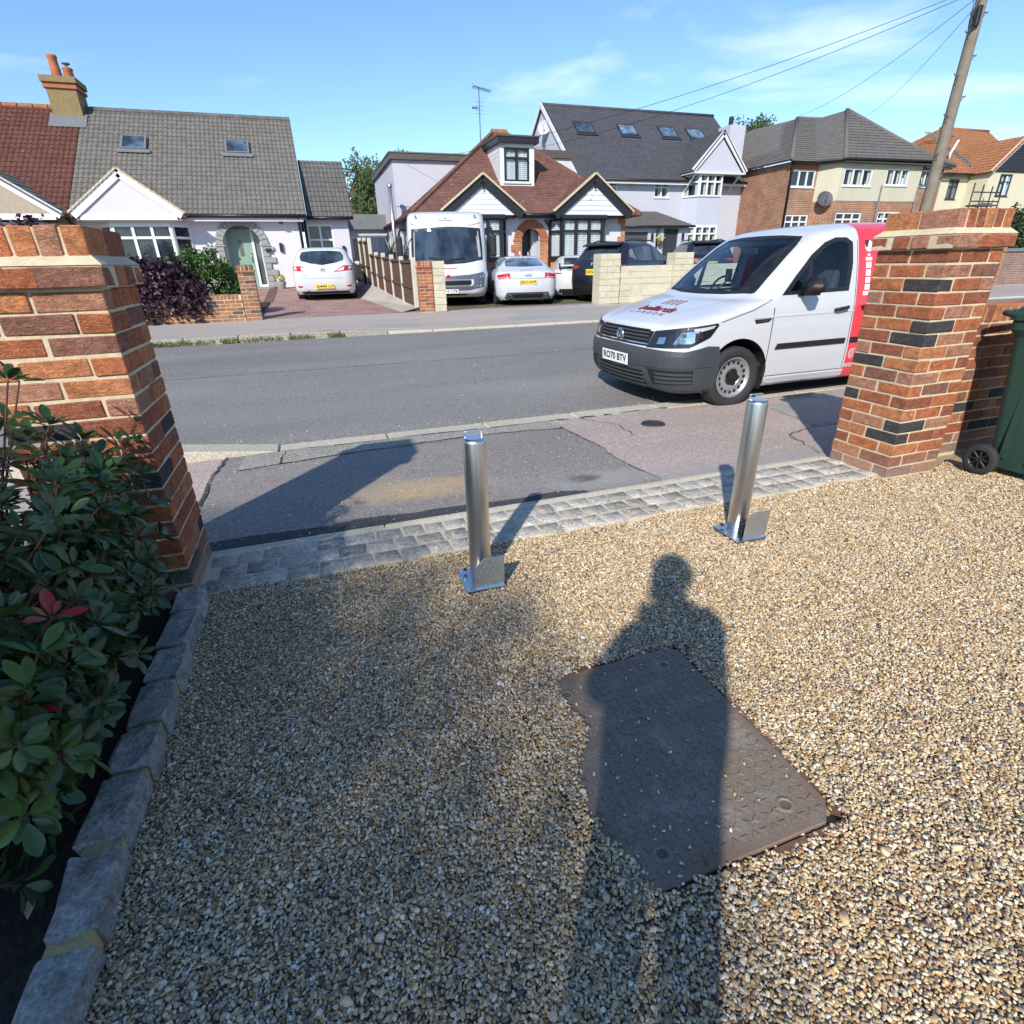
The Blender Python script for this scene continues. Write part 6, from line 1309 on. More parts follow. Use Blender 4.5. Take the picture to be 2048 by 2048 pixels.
# manhole cover: corners on the ground
MHC = Vector((.782, .993, 0)); MHR = rad(0.5); MHW, MHL = .612, .735
def mat_manhole():
    t = NT('manhole_iron'); P = t.pos()
    a = t.noise(P, 7, 6, 0.7, 0.5); f = t.noise(P, 240, 3, 0.7)
    c = t.ramp(a, [(0.32, (0.23, 0.165, 0.115)), (0.5, (0.20, 0.165, 0.13)), (0.7, (0.29, 0.245, 0.19))])
    c = t.mix(1.0, c, t.ramp(f, [(0.3, 0.6), (0.7, 1.4)]), 'MULTIPLY')
    oc = t.coord('Object'); sx = t.n('SeparateXYZ'); t.l(oc, sx.inputs[0])
    ex = t.math('SUBTRACT', MHW/2, t.math('ABSOLUTE', sx.outputs[0])); ey = t.math('SUBTRACT', MHL/2, t.math('ABSOLUTE', sx.outputs[1]))
    e = t.math('ADD', t.math('MINIMUM', ex, ey), t.math('MULTIPLY', t.math('SUBTRACT', t.noise(P, 9, 5), .5), .1))
    c = t.mix(t.ramp(e, [(0.0, 0.6), (0.06, 0.0)]), c, (0.19, 0.115, 0.08))
    t.set(c, t.ramp(a, [(0.3, 0.75), (0.7, 0.5)]), 0.1, 0.4)
    t.bump(f, 0.4, 0.003)
mat_manhole()
M('rust', (0.15, 0.085, 0.055), 0.9, 0.35, 12, 0.5, 120)
KH = [(.193, -.293), (-.185, -.294), (.208, .288), (-.177, .274)]
mh = thing('manhole_cover', MHC, 'rusty rectangular iron manhole cover set in the gravel', 'manhole cover', rz=MHR)
w, l = MHW/2, MHL/2
mb = MB(); c = .05
mb.prism([(-w, -l, -.03), (w-c, -l, -.03), (w, -l+c, -.03), (w, l-c*.6, -.03), (w-c*.6, l, -.03), (-w, l, -.03)], (0, 0, .043))
mb.build('cover_plate', 'manhole_iron', mh, bevel=.003)
mb = MB(); g = .006; o2 = .014
for (a, b) in [((w+g, -l-g-o2, -.05), (w+g+o2, l+g+o2, .006)), ((-w-g-o2, -l-g-o2, -.05), (-w-g, l+g+o2, .010)), ((-w-g, -l-g-o2, -.05), (w+g, -l-g, .006)), ((-w-g, l+g, -.05), (w+g, l+g+o2, .010))]: mb.box(a, b)
mb.build('frame', 'rust', mh)
mb = MB(); r = random.Random(2)     # raised triangular treads
for i in range(19):
    for j in range(22):
        x, y = -w+.035+i*(2*w-.07)/18, -l+.035+j*(2*l-.07)/21
        if abs(x+.03) < .07 and abs(y-.08) < .045: continue
        if any(math.hypot(x-a, y-b) < .035 for a, b in KH): continue
        if j in (10, 11) and i in (0, 1, 2, 11, 12, 13): continue
        s = .0090; fl = 1 if (i+j) % 2 else -1; a0 = (PI/2 if j % 2 else 0)
        tri = [Vector((math.cos(a0+fl*PI/2+k*2*PI/3)*s*1.25, math.sin(a0+fl*PI/2+k*2*PI/3)*s*1.25, 0)) + Vector((x, y, .012)) for k in range(3)]
        mb.prism(tri, (0, 0, .0042))
mb.build('tread_pattern', 'manhole_iron', mh)['kind'] = 'stuff'
M('soil_dark', (0.12, 0.095, 0.07), .95, .3, 20)
for (x, y) in KH:
    k = MB()
    n = 22; ring = lambda rr, z, e: [(x+math.cos(2*PI*i/n)*rr*e, y+math.sin(2*PI*i/n)*rr, z) for i in range(n)]
    vs = ring(.024, .012, 1.15) + ring(.021, .016, 1.15) + ring(.013, .016, 1.15) + ring(.012, .0125, 1.15)
    k.add(vs, [(q*n+i, q*n+(i+1) % n, (q+1)*n+(i+1) % n, (q+1)*n+i) for q in range(3) for i in range(n)])
    kh = k.build('keyhole_ring', 'manhole_iron', mh, smooth=True)
    MB().add(ring(.0122, .0138, 1.15), [tuple(range(n))]).build('keyhole', 'soil_dark', kh)
# raised oval maker's shield
n = 28; k = MB(); sh = [(-.03+math.cos(2*PI*i/n)*.062, .08+math.sin(2*PI*i/n)*.036*(1.0 if math.sin(2*PI*i/n) > 0 else .8)) for i in range(n)]
k.add([(x, y, .0125) for x, y in sh] + [(x, y, .017) for x, y in sh] + [(-.03+(x+.03)*.86, .08+(y-.08)*.8, .017) for x, y in sh] + [(-.03+(x+.03)*.86, .08+(y-.08)*.8, .0125) for x, y in sh], [(q*n+i, q*n+(i+1) % n, (q+1)*n+(i+1) % n, (q+1)*n+i) for q in range(3) for i in range(n)])
k.prism([(-.045, .075, .0128), (-.015, .075, .0128), (-.03, .097, .0128)], (0, 0, .004))
k.build('shield', 'manhole_iron', mh)

# ---- gravel: pebbles instanced on computed points
def mat_pebble():
    t = NT('pebble'); rnd = t.n('ObjectInfo').outputs['Random']
    pal = [(0.00, (0.600, 0.434, 0.234)), (0.14, (0.470, 0.318, 0.163)), (0.27, (0.670, 0.550, 0.361)), (0.40, (0.320, 0.207, 0.112)), (0.50, (0.540, 0.425, 0.271)), (0.61, (0.220, 0.183, 0.149)), (0.67, (0.400, 0.343, 0.266)), (0.74, (0.720, 0.627, 0.469)), (0.83, (0.100, 0.089, 0.081)), (0.875, (0.420, 0.251, 0.112)), (0.925, (0.430, 0.396, 0.338)), (0.96, (0.760, 0.704, 0.604)), (0.987, (0.340, 0.145, 0.073))]
    c = t.ramp(rnd, pal, 'CONSTANT')
    n = t.noise(t.coord('Object'), 2.0, 4, .65)
    c = t.mix(1.0, c, t.ramp(n, [(.3, .75), (.7, 1.2)]), 'MULTIPLY')
    t.set(c, 0.62, 0, 0.35)
mat_pebble()
def gravel_points():
    X0, X1, Y0, Y1 = -.64, 4.9, -.35, 2.44
    def hexg(s):
        nx, ny = int((X1-X0)/s), int((Y1-Y0)/(s*.87)); gx, gy = np.meshgrid(np.arange(nx), np.arange(ny)); j = s*.34
        return (X0+(gx+(gy % 2)*.5)*s).ravel()+RNG.uniform(-j, j, gx.size), (Y0+gy*s*.87).ravel()+RNG.uniform(-j, j, gx.size)
    def near(x, y):      # the stretch of gravel that the standing viewer overlooks gets the fine layer
        d = np.stack([x, y, np.full(x.size, -CAM_H)], 1); w = d@np.array(_f); return (w > .2) & (np.abs(d@np.array(_r2)) < w*1.06) & (np.abs(d@np.array(_u2)) < w*1.06)
    s = .0075; x, y = hexg(s); k_ = near(x, y); x, y = x[k_], y[k_]; z = RNG.uniform(-.005, .002, x.size); sc = RNG.uniform(.0030, .0053, x.size)
    xc, yc = hexg(.0135); k_ = ~near(xc, yc); xc, yc = xc[k_], yc[k_]; zc = RNG.uniform(-.005, .002, xc.size); sc_c = RNG.uniform(.006, .0085, xc.size)
    k = 52000; x2 = RNG.uniform(X0, X1, k); y2 = RNG.uniform(Y0, Y1, k); z2 = RNG.uniform(.002, .006, k); s2 = RNG.uniform(.0028, .0060, k); big = RNG.random(k) < .012; s2[big] *= 1.8
    x, y, z, sc = [np.concatenate(q) for q in ((x, xc, x2), (y, yc, y2), (z, zc, z2), (sc, sc_c, s2))]
    # ragged front edge against the setts
    edge = 2.405+.022*np.sin(x*7.3)+.016*np.sin(x*19+1)+RNG.normal(0, .012, x.size)
    keep = (y < edge)
    keep &= ~((x > 3.33) & (x < 3.82) & (y > 2.33))
    z = z + .007*np.sin(x*5.1+1)*np.sin(y*4.3) + .005*np.sin(x*13+y*3)*np.sin(y*11-x*2) - .003 + np.clip((y-2.38)*.25, 0, .02)
    # manhole: visible part of the lid; gravel creeps over its left side
    ca, sa = math.cos(-MHR), math.sin(-MHR); lx = (x-MHC.x)*ca-(y-MHC.y)*sa; ly = (x-MHC.x)*sa+(y-MHC.y)*ca
    left = np.interp(y, [.60, .62, .69, .78, .88, .99, 1.04, 1.10, 1.18, 1.26, 1.34, 1.37], [.56, .54, .529, .484, .481, .516, .553, .604, .593, .584, .607, .66]) - MHC.x + RNG.normal(0, .006, x.size)
    lid = (lx > left) & (lx < MHW/2+.010+RNG.normal(0, .007, x.size)) & (ly > -MHL/2-.012+RNG.normal(0, .006, x.size)) & (ly < MHL/2+.004+RNG.normal(0, .008, x.size))
    keep &= ~lid
    over = keep & (lx > -MHW/2-.02) & (lx < 0) & (np.abs(ly) < MHL/2+.02); z[over] += .018
    rim = keep & (np.abs(lx) < MHW/2+.035) & (np.abs(ly) < MHL/2+.035) & ~over; z[rim] += .013
    for (px, py) in BOLL: keep &= ~((np.abs(x-px) < .092) & (np.abs(y-py+.03) < .10))
    x, y, z, sc = x[keep], y[keep], z[keep], sc[keep]
    # strays on the lid and on the setts
    m_ = 100; ax = RNG.uniform(-MHW/2, MHW/2-.02, m_); ay = RNG.uniform(-MHL/2, MHL/2, m_)
    x = np.concatenate([x, MHC.x+ax*math.cos(MHR)-ay*math.sin(MHR)]); y = np.concatenate([y, MHC.y+ax*math.sin(MHR)+ay*math.cos(MHR)]); z = np.concatenate([z, np.full(m_, .0165)]); sc = np.concatenate([sc, RNG.uniform(.0025, .005, m_)])
    m_ = 60; x = np.concatenate([x, RNG.uniform(-.6, 3.3, m_)]); y = np.concatenate([y, 2.42+np.abs(RNG.normal(0, .05, m_))]); z = np.concatenate([z, np.full(m_, .020)]); sc = np.concatenate([sc, RNG.uniform(.003, .006, m_)])
    return x, y, z, sc
BOLL = [(.553, 2.125), (1.965, 2.085)]
def gravel():
    x, y, z, sc = gravel_points(); n = len(x)
    me = bpy.data.meshes.new('gravel'); me.vertices.add(n); me.vertices.foreach_set('co', np.stack([x, y, z], 1).ravel().astype(np.float32))
    a = me.attributes.new('rot', 'FLOAT_VECTOR', 'POINT'); rt = np.stack([RNG.normal(0, .45, n), RNG.normal(0, .45, n), RNG.uniform(0, 6.283, n)], 1); a.data.foreach_set('vector', rt.ravel().astype(np.float32))
    a = me.attributes.new('scl', 'FLOAT_VECTOR', 'POINT'); q = np.stack([sc*RNG.uniform(.95, 1.45, n), sc*RNG.uniform(.75, 1.05, n), sc*RNG.uniform(.5, .8, n)], 1); a.data.foreach_set('vector', q.ravel().astype(np.float32))
    a = me.attributes.new('pick', 'INT', 'POINT'); a.data.foreach_set('value', RNG.integers(0, 4, n).astype(np.int32))
    me.materials.append(MT('pebble')); o = link('gravel', me)
    tag(o, 'golden brown pea gravel covering the driveway', 'gravel', kind='stuff')
    ng = bpy.data.node_groups.new('gravel', 'GeometryNodeTree'); N = ng.nodes; L = ng.links
    ng.interface.new_socket('Geometry', in_out='INPUT', socket_type='NodeSocketGeometry'); ng.interface.new_socket('Geometry', in_out='OUTPUT', socket_type='NodeSocketGeometry')
    gi = N.new('NodeGroupInput'); go = N.new('NodeGroupOutput'); gti = N.new('GeometryNodeGeometryToInstance')
    for k in range(4):
        ico = N.new('GeometryNodeMeshIcoSphere'); ico.inputs['Radius'].default_value = 1; ico.inputs['Subdivisions'].default_value = 2
        nz = N.new('ShaderNodeTexNoise'); nz.inputs['Scale'].default_value = .75; nz.noise_dimensions = '4D'; nz.inputs['W'].default_value = k*5.3; nz.inputs['Detail'].default_value = 1
        sub = N.new('ShaderNodeVectorMath'); sub.operation = 'SUBTRACT'; sub.inputs[1].default_value = (.5, .5, .5); L.new(nz.outputs['Color'], sub.inputs[0])
        scn = N.new('ShaderNodeVectorMath'); scn.operation = 'SCALE'; scn.inputs['Scale'].default_value = 1.5; L.new(sub.outputs[0], scn.inputs[0])
        sp = N.new('GeometryNodeSetPosition'); L.new(ico.outputs['Mesh'], sp.inputs['Geometry']); L.new(scn.outputs[0], sp.inputs['Offset'])
        sm = N.new('GeometryNodeSetMaterial'); sm.inputs['Material'].default_value = MT('pebble'); L.new(sp.outputs[0], sm.inputs[0])
        ss = N.new('GeometryNodeSetShadeSmooth'); L.new(sm.outputs[0], ss.inputs[0])
        L.new(ss.outputs[0], gti.inputs[0])
    def attr(nm, ty):
        a = N.new('GeometryNodeInputNamedAttribute'); a.data_type = ty; a.inputs['Name'].default_value = nm; return [s for s in a.outputs if s.enabled][0]
    iop = N.new('GeometryNodeInstanceOnPoints'); L.new(gi.outputs[0], iop.inputs['Points']); L.new(gti.outputs[0], iop.inputs['Instance'])
    iop.inputs['Pick Instance'].default_value = True; L.new(attr('pick', 'INT'), iop.inputs['Instance Index'])
    L.new(attr('rot', 'FLOAT_VECTOR'), iop.inputs['Rotation']); L.new(attr('scl', 'FLOAT_VECTOR'), iop.inputs['Scale'])
    L.new(iop.outputs[0], go.inputs[0])
    md = o.modifiers.new('pebbles', 'NODES'); md.node_group = ng
gravel()

# ---- bollards
def mat_steel():
    t = NT('brushed_steel'); P = t.coord('Object', (1, 1, 1)); n = t.noise(t.coord('Object', (500, 500, 3)), 1.0, 3, .6)
    t.set((0.66, 0.65, 0.64), t.ramp(n, [(0.3, .26), (.7, .36)]), 1.0)
mat_steel()
M('galvanised', (0.60, 0.63, 0.66), .34, .10, 30, .1, 200, metal=.9); M('bright_zinc', (0.60, 0.64, 0.70), .27, .06, 10, metal=1.0)
M('lock_black', (0.02, 0.02, 0.022), .4, .2)
def bollard(i, label):
    px, py = BOLL[i]; h = (.665, .70)[i]
    t = thing('fold_down_bollard', (px, py, 0), label, 'bollard', 'steel security bollards', rz=rad(-2))
    bp = MB().box((-.10, -.135, .004), (.082, .065, .012)).build('base_plate', 'bright_zinc', t, bevel=.002)
    for (x, y) in [(-.085, -.118), (-.085, .05), (.068, .05), (.068, -.118), (-.085, -.03)]:
        MB().lathe([(.0, .020), (.006, .020), (.0075, .017), (.0075, .012)], 6, (x, y, 0)).build('bolt', 'galvanised', bp)
    MB().lathe([(.047, .012), (.0495, .02), (.0495, h-.012), (.0475, h-.003), (.044, h), (.0, h)], 48, (0, 0, 0)).build('post', 'brushed_steel', t, smooth=True)
    # recessed cap with lifting handle
    cp = MB().lathe([(.044, h-.001), (.044, h+.004), (.040, h+.006), (.0, h+.006)], 32).build('cap', 'bright_zinc', t, smooth=False)
    MB().tube([(-.036, .015, h+.004), (-.036, .015, h+.024), (-.03, .015, h+.027), (.03, .015, h+.027), (.036, .015, h+.024), (.036, .015, h+.004)], .0042, 8).build('handle', 'galvanised', cp)
    # chequer plate lock shroud
    fl = MB(); y0 = -.122; a = .03
    pts = [(-.052, y0, .012), (.078, y0, .012), (.080, y0-.010, .162), (-.012, y0-.010, .162), (-.054, y0-.006, .118)]
    fl.prism(pts, (0, .005, 0)); fo = fl.build('lock_shroud', 'galvanised', t)
    tb = MB()
    for q in range(5):
        for p in range(6):
            x, z = -.04+q*.026+(p % 2)*.013, .025+p*.023
            if x > .068 or (x < -.03 and z > .11): continue
            an = PI/4 if (q+p) % 2 else -PI/4; dx, dz = math.cos(an)*.009, math.sin(an)*.009; nx, nz = -math.sin(an)*.0028, math.cos(an)*.0028
            yy = y0 - .010*(z/.16) - .0004
            tb.add([(x-dx, yy, z-dz), (x+nx, yy-.0005, z+nz), (x+dx, yy, z+dz), (x-nx, yy-.0005, z-nz), (x, yy-.0012, z)], [(0, 1, 4), (1, 2, 4), (2, 3, 4), (3, 0, 4)])
    tb.build('tread_bars', 'galvanised', fo)
    lk = MB(); lk.box((-.03, -.075, .014), (.03, -.052, .07)); lk.build('lock_bracket', 'lock_black', t)
    MB().tube([(-.06, .03, .03), (-.075, .03, .03)], .008, 10).build('hinge_pin', 'lock_black', t)
bollard(0, 'stainless steel fold down bollard nearer the leafy shrub')
bollard(1, 'stainless steel fold down bollard in front of the white van wheel')

# ---- wheelie bin
M('bin_green', (0.022, 0.055, 0.042), .45, .15, 12, .08, 200)
t = thing('wheelie_bin', (4.03, 2.20, 0), 'dark green wheelie bin standing against the brick boundary wall', 'bin', rz=rad(-87))
bx = MB(); n = 24
def ring(x0, x1, y0, y1, z, r=.05):
    out = []
    for (cx, cy, a0) in [(x1-r, y1-r, 0), (x0+r, y1-r, 90), (x0+r, y0+r, 180), (x1-r, y0+r, 270)]:
        out += [(cx+r*math.cos(rad(a0+k*18)), cy+r*math.sin(rad(a0+k*18)), z) for k in range(6)]
    return out
secs = [ring(-.02, .45, .04, .50, .05), ring(-.04, .52, .02, .52, .35), ring(-.09, .60, -.01, .55, .86), ring(-.115, .63, -.03, .57, .90), ring(-.115, .63, -.03, .57, .96)]
vs = [p for s_ in secs for p in s_]
bx.add(vs, [(q*n+i, q*n+(i+1) % n, (q+1)*n+(i+1) % n, (q+1)*n+i) for q in range(4) for i in range(n)] + [tuple(range(n))[::-1]])
for xx in (.06, .22, .38): bx.box((xx, -.001+.01, .12), (xx+.03, .03, .80))
bx.build('body', 'bin_green', t, smooth=False)
lid = MB(); s1 = [ring(-.13, .65, -.045, .585, z, .06) for z in (.955, .985)] + [ring(-.10, .62, -.015, .555, 1.03, .06)]
lid.add([p for s_ in s1 for p in s_], [(q*n+i, q*n+(i+1) % n, (q+1)*n+(i+1) % n, (q+1)*n+i) for q in range(2) for i in range(n)] + [tuple(range(2*n, 3*n))])
lo = lid.build('lid', 'bin_green', t, smooth=False)
hd = MB().tube([(-.10, .03, .97), (-.19, .05, .985), (-.20, .12, .985), (-.20, .42, .985), (-.19, .49, .985), (-.10, .51, .97)], .017, 8).build('handle', 'bin_green', t, smooth=True)
for yy in (.06, .2, .35, .48): MB().tube([(-.125, yy-.03, .985), (-.125, yy+.03, .985)], .022, 10).build('hinge', 'bin_green', t)
ax = MB().tube([(.0, -.06, .10), (.0, .60, .10)], .012, 8).build('axle', 'plastic_black', t)
for yy in (-.055, .595):
    wh = MB().lathe([(.062, -.022), (.088, -.025), (.099, -.015), (.101, 0), (.099, .015), (.088, .025), (.062, .022)], 32, (0, yy, .10), 'y').build('wheel', 'rubber', t, smooth=True)
    rm = MB().lathe([(.064, -.016), (.058, -.010), (.056, .010), (.064, .016)], 24, (0, yy, .10), 'y')
    rm.lathe([(0, -.022), (.016, -.022), (.018, .02), (0, .02)], 12, (0, yy, .10), 'y')
    for k in range(8):
        a = k*PI/4; rm.tube([(math.cos(a)*.016, yy-.012, .10+math.sin(a)*.016), (math.cos(a)*.06, yy-.012, .10+math.sin(a)*.06)], .006, 5)
    rm.lathe([(0, .006), (.06, .006)], 16, (0, yy, .10), 'y')
    rm.build('rim', 'plastic_black', wh)
# ---------------------------------------------------------------- garden walls, fences, pole and wires
PALE = [((0.36, 0.17, 0.085), 4), ((0.30, 0.13, 0.07), 3), ((0.42, 0.21, 0.11), 3), ((0.25, 0.13, 0.08), 2), ((0.33, 0.19, 0.12), 2), ((0.12, 0.09, 0.075), 1.2)]
brick_wall('garden_wall', -5.6, -1.42, 13.93, .275, 6, 'low brick garden wall below the purple leaved shrub', 21, 'wall', PALE, True, 'pale_mortar')
def small_pier(name, x0, yc, z0, n, label, pal, seed):
    r = random.Random(seed); t = thing(name, (x0+.165, yc, z0), label, 'wall pier'); top = z0+n*.075
    MB().box((x0+.005, yc-.10, z0-.1), (x0+.322, yc+.10, top+.01)).build('mortar_core', 'pale_mortar', t)
    for k in range(n):
        z = z0+k*.075+.0375
        for q in (-1, 1):
            f = (k+(q > 0)) % 2
            put(r.choice(BM['s']), t, (x0+(.1075 if f else .2195), yc+q*.056, z), 0, brick_col(r, pal)); put(r.choice(BM['h']), t, (x0+(.276 if f else .051), yc+q*.056, z), 0, brick_col(r, pal))
    MB().box((x0-.02, yc-.13, top+.004), (x0+.347, yc+.13, top+.04)).build('tile_creasing', 'terracotta', t)
    for k in range(4): put(r.choice(BM['e']), t, (x0+.045+k*.079, yc, top+.096), 0, brick_col(r, pal))
    MB().box((x0+.02, yc-.1, top+.04), (x0+.31, yc+.1, top+.14)).build('mortar_core', 'pale_mortar', t)
small_pier('wall_pier', -1.41, 13.93, .285, 13, 'slim brick pier ending the low garden wall by the pink drive', PALE, 31)
small_pier('wall_pier', 2.455, 13.93, .295, 13, 'slim red brick pier at the end of the brown fence', RED[:5], 32)
# cream painted block walls
def mat_cream():
    t = NT('cream_paint'); P = t.pos()
    c = t.ramp(t.noise(P, 3, 5, .65), [(.3, (.52, .47, .35)), (.7, (.62, .57, .44))])
    c = t.mix(t.math('MULTIPLY', t.ramp(t.noise(t.pos((1.2, 1.2, 2.5)), 9, 6, .75, .8), [(.53, 0), (.66, 1)]), .55), c, (.30, .26, .17))
    t.set(c, .9, 0, .25); t.bump(t.noise(P, 38, 6, .7), .9, .02)
mat_cream()
def block_mesh(seed, lx, ly, lz):
    r = random.Random(seed); bm = bmesh.new(); bmesh.ops.create_cube(bm, size=1)
    for v in bm.verts: v.co = Vector((v.co.x*lx, v.co.y*ly, v.co.z*lz)) + Vector((r.uniform(-.003, .003), r.uniform(-.008, .008), r.uniform(-.003, .003)))
    bmesh.ops.bevel(bm, geom=list(bm.edges), offset=.004, segments=1, affect='EDGES'); me = bpy.data.meshes.new('block'); bm.to_mesh(me); bm.free(); me.materials.append(MT('cream_paint')); return me
BK = [block_mesh(i, .44, .2, .143) for i in range(5)]
def block_wall(name, x0, x1, yc, z0, n, label, seed, cat='wall', parent=None):
    r = random.Random(seed); t = parent or thing(name, ((x0+x1)/2, yc, z0), label, cat)
    MB().box((x0+.004, yc-.09, z0-.1), (x1-.004, yc+.09, z0+n*.15)).build('mortar_core', 'cream_paint', t)
    for k in range(n):
        x = x0-(.225 if k % 2 else 0)
        while x < x1-.03:
            a, b = max(x, x0), min(x+.445, x1)
            if b-a > .04:
                o = put(r.choice(BK), t, ((a+b)/2, yc+r.uniform(-.006, .006), z0+k*.15+.075), 0, None, 'block'); o.scale.x = (b-a-.004)/.44
            x += .45
    return t
t = block_wall('cream_wall', 7.66, 14.5, 13.92, .30, 6, 'cream painted block wall with raised piers in front of the black cars', 41)
for x0, n in ((7.12, 8), (9.34, 8), (12.3, 8)):
    r = random.Random(int(x0*10))
    MB().box((x0+.01, 13.70, .2), (x0+.57, 14.1, .30+n*.15)).build('mortar_core', 'cream_paint', t)
    for k in range(n):
        for q in (0, 1):
            w_ = (.37, .20)[(k+q) % 2]; xx = x0+(.0 if q == 0 else .58-w_)
            o = put(r.choice(BK), t, (xx+w_/2, 13.78, .30+k*.15+.075), 0, None, 'block'); o.scale.x = (w_-.004)/.44
t = thing('white_pier', (2.94, 13.93, .3), 'short cream painted block pier beside the red brick pier', 'wall pier')
MB().box((2.80, 13.84, .2), (3.08, 14.05, 1.40)).build('mortar_core', 'cream_paint', t)
for k in range(7): o = put(BK[k % 5], t, (2.94, 13.90, .29+k*.16+.08), 0, None, 'block'); o.scale = (.28/.44, 1, 1.07)
# fence of brown panels between concrete posts
M('panel_brown', (.095, .052, .035), .85, .25, 6, .4, 40); M('post_concrete', (.50, .47, .42), .9, .12, 8, .3, 60); M('gate_brown', (.03, .022, .02), .8, .3, 6)
ft = thing('panel_fence', (2.2, 17, .5), 'brown wooden panel fence with pale concrete posts along the pink drive', 'fence')
FP = [(2.43, 14.25, .40, 1.50), (2.30, 15.25, .48, 1.54), (2.19, 16.2, .56, 1.60), (2.09, 17.15, .66, 1.66), (2.01, 18.1, .72, 1.70), (1.95, 19.05, .77, 2.12), (1.89, 20.0, .79, 2.16), (1.83, 20.95, .80, 2.2)]
for i, (x, y, zb, zt) in enumerate(FP):
    MB().box((x-.055, y-.05, zb-.3), (x+.055, y+.05, zt)).build('post', 'post_concrete', ft, bevel=.01)
    if i+1 < len(FP):
        x2, y2, zb2, zt2 = FP[i+1]; zt_ = min(zt, zt2)-.05 if i != 4 else zt-.04
        nb = 8
        for k in range(nb):
            a, b = Vector((x, y+.05, 0)).lerp(Vector((x2, y2-.05, 0)), k/nb), Vector((x, y+.05, 0)).lerp(Vector((x2, y2-.05, 0)), (k+.96)/nb); za, zb_ = zb+(zb2-zb)*k/nb, zb+(zb2-zb)*(k+1)/nb
            o_ = Vector((-.012-(k % 2)*.006, 0, 0))
            MB().add([a+o_+Vector((0, 0, za)), b+o_+Vector((0, 0, zb_)), b+o_+Vector((0, 0, zt_)), a+o_+Vector((0, 0, zt_)), a-o_+Vector((0, 0, za)), b-o_+Vector((0, 0, zb_)), b-o_+Vector((0, 0, zt_)), a-o_+Vector((0, 0, zt_))], [(0, 1, 2, 3), (4, 5, 6, 7), (0, 1, 5, 4), (2, 3, 7, 6), (1, 2, 6, 5), (0, 3, 7, 4)]).build('board', 'panel_brown', ft)
        for f in (.42, .97): beam_o('rail', 'panel_brown', ft, (x-.035, y+.06, zb+(zt_-zb)*f), (x2-.035, y2-.06, zb2+(zt_-zb2)*f), .04, .06)
struct(sheet('verge', 'paving_far', [(2.0, 13.96, .308), (2.47, 14.1, .40), (2.16, 16.2, .57), (1.98, 18.1, .73), (1.86, 20.0, .80), (1.8, 23.5, .84), (1.3, 23.5, .745), (1.45, 18.6, .425)]))
gt = thing('side_gate', (1.9, 22.6, .7), 'dark brown boarded side gate between the bungalow extension and the fence', 'gate')
for k in range(6): B('board', 'gate_brown', gt, (1.74+k*.10, 22.55+(k % 2)*.008, .65), (1.835+k*.10, 22.58+(k % 2)*.008, 2.25))
for z in (.9, 2.0): B('rail', 'gate_brown', gt, (1.74, 22.59, z), (2.34, 22.63, z+.1))
# brick pier and wall far down the road
small_pier('wall_pier', 22.2, 13.93, .29, 14, 'pale brick pier far down the road beyond the gate pier', PALE, 33)
t = thing('far_wall', (26, 14.1, .3), 'long brown brick wall far down the road by the tall hedge', 'wall'); brickwall_mat('brickwork_dull', (.26, .15, .12), (.2, .11, .09), (.33, .28, .25))
B('wall_face', 'brickwork_dull', t, (22.6, 14.0, .1), (40, 14.25, 1.35)); B('coping', 'lead_grey', t, (22.55, 13.95, 1.35), (40, 14.3, 1.45))
# telegraph pole
M('pole_wood', (.20, .17, .135), .9, .3, 5, .6, 30, bdist=.02)
tp = thing('telegraph_pole', (16.42, 12.45, .2), 'tall weathered wooden telegraph pole with step pegs and wires', 'telegraph pole')
MB().tube([(16.36, 12.45, 0), (16.42, 12.45, 3), (16.46, 12.45, 6), (16.5, 12.45, 8.6)], .15, 14, r1=.115).build('pole', 'pole_wood', tp, smooth=True)
for k in range(9):
    s = -1 if k % 2 else 1; z = 3.3+k*.42; x = 16.43+s*.13
    MB().tube([(x, 12.40, z), (x+s*.16, 12.40, z+.01), (x+s*.17, 12.40, z+.045)], .014, 5).tube([(x, 12.40, z-.14), (x+s*.10, 12.40, z)], .009, 4).build('step_peg', 'aerial_metal', tp)
bxx = MB().box((16.26, 12.28, 6.35), (16.38, 12.36, 6.75)).build('junction_box', 'fascia_black', tp, bevel=.01); MB().box((16.60, 12.3, 6.9), (16.72, 12.4, 7.15)).build('junction_box', 'fascia_black', tp, bevel=.01)
for k in range(5):
    a = random.uniform(.2, .5); MB().tube([(16.30, 12.3, 7.1-k*.12), (16.30-a, 12.25, 6.85-k*.1), (16.30-a*.9, 12.25, 6.5-k*.08), (16.30, 12.3, 6.4)], .008, 4).build('cable_loop', 'fascia_black', tp)
def wire(label, a, b, sag, r=.012):
    a, b = Vector(a), Vector(b); pts = [a.lerp(b, i/24)-Vector((0, 0, sag*4*(i/24)*(1-i/24))) for i in range(25)]
    o = MB().tube(pts, r, 4).build('overhead_wire', 'fascia_black', None, smooth=True); tag(o, label, 'wire', 'overhead wires')
wire('thin overhead wire running to the grey flat roofed extension of the dormer bungalow', (16.35, 12.45, 7.15), (4.3, 24.7, 4.95), .45, .007)
wire('upper overhead wire running from the pole past the grey slate ridge', (16.4, 12.45, 7.25), (16.0, 34, 8.9), .3, .014) if False else wire('lower of the two wires running left past the slate ridge', (16.35, 12.45, 7.08), (9.5, 25, 5.6), .35, .007)
wire('overhead wire running from the pole to the left end of the concrete hipped roof', (16.4, 12.45, 7.0), (27.4, 30.0, 8.49), .35, .007)
wire('faintest overhead wire running from the pole to the peak of the concrete hipped roof', (16.45, 12.45, 6.9), (34.2, 31.5, 9.15), .35, .007)
wire('short overhead wire leaving the pole towards the near side of the road', (16.5, 12.45, 7.3), (26, 6, 6.8), .4, .007)
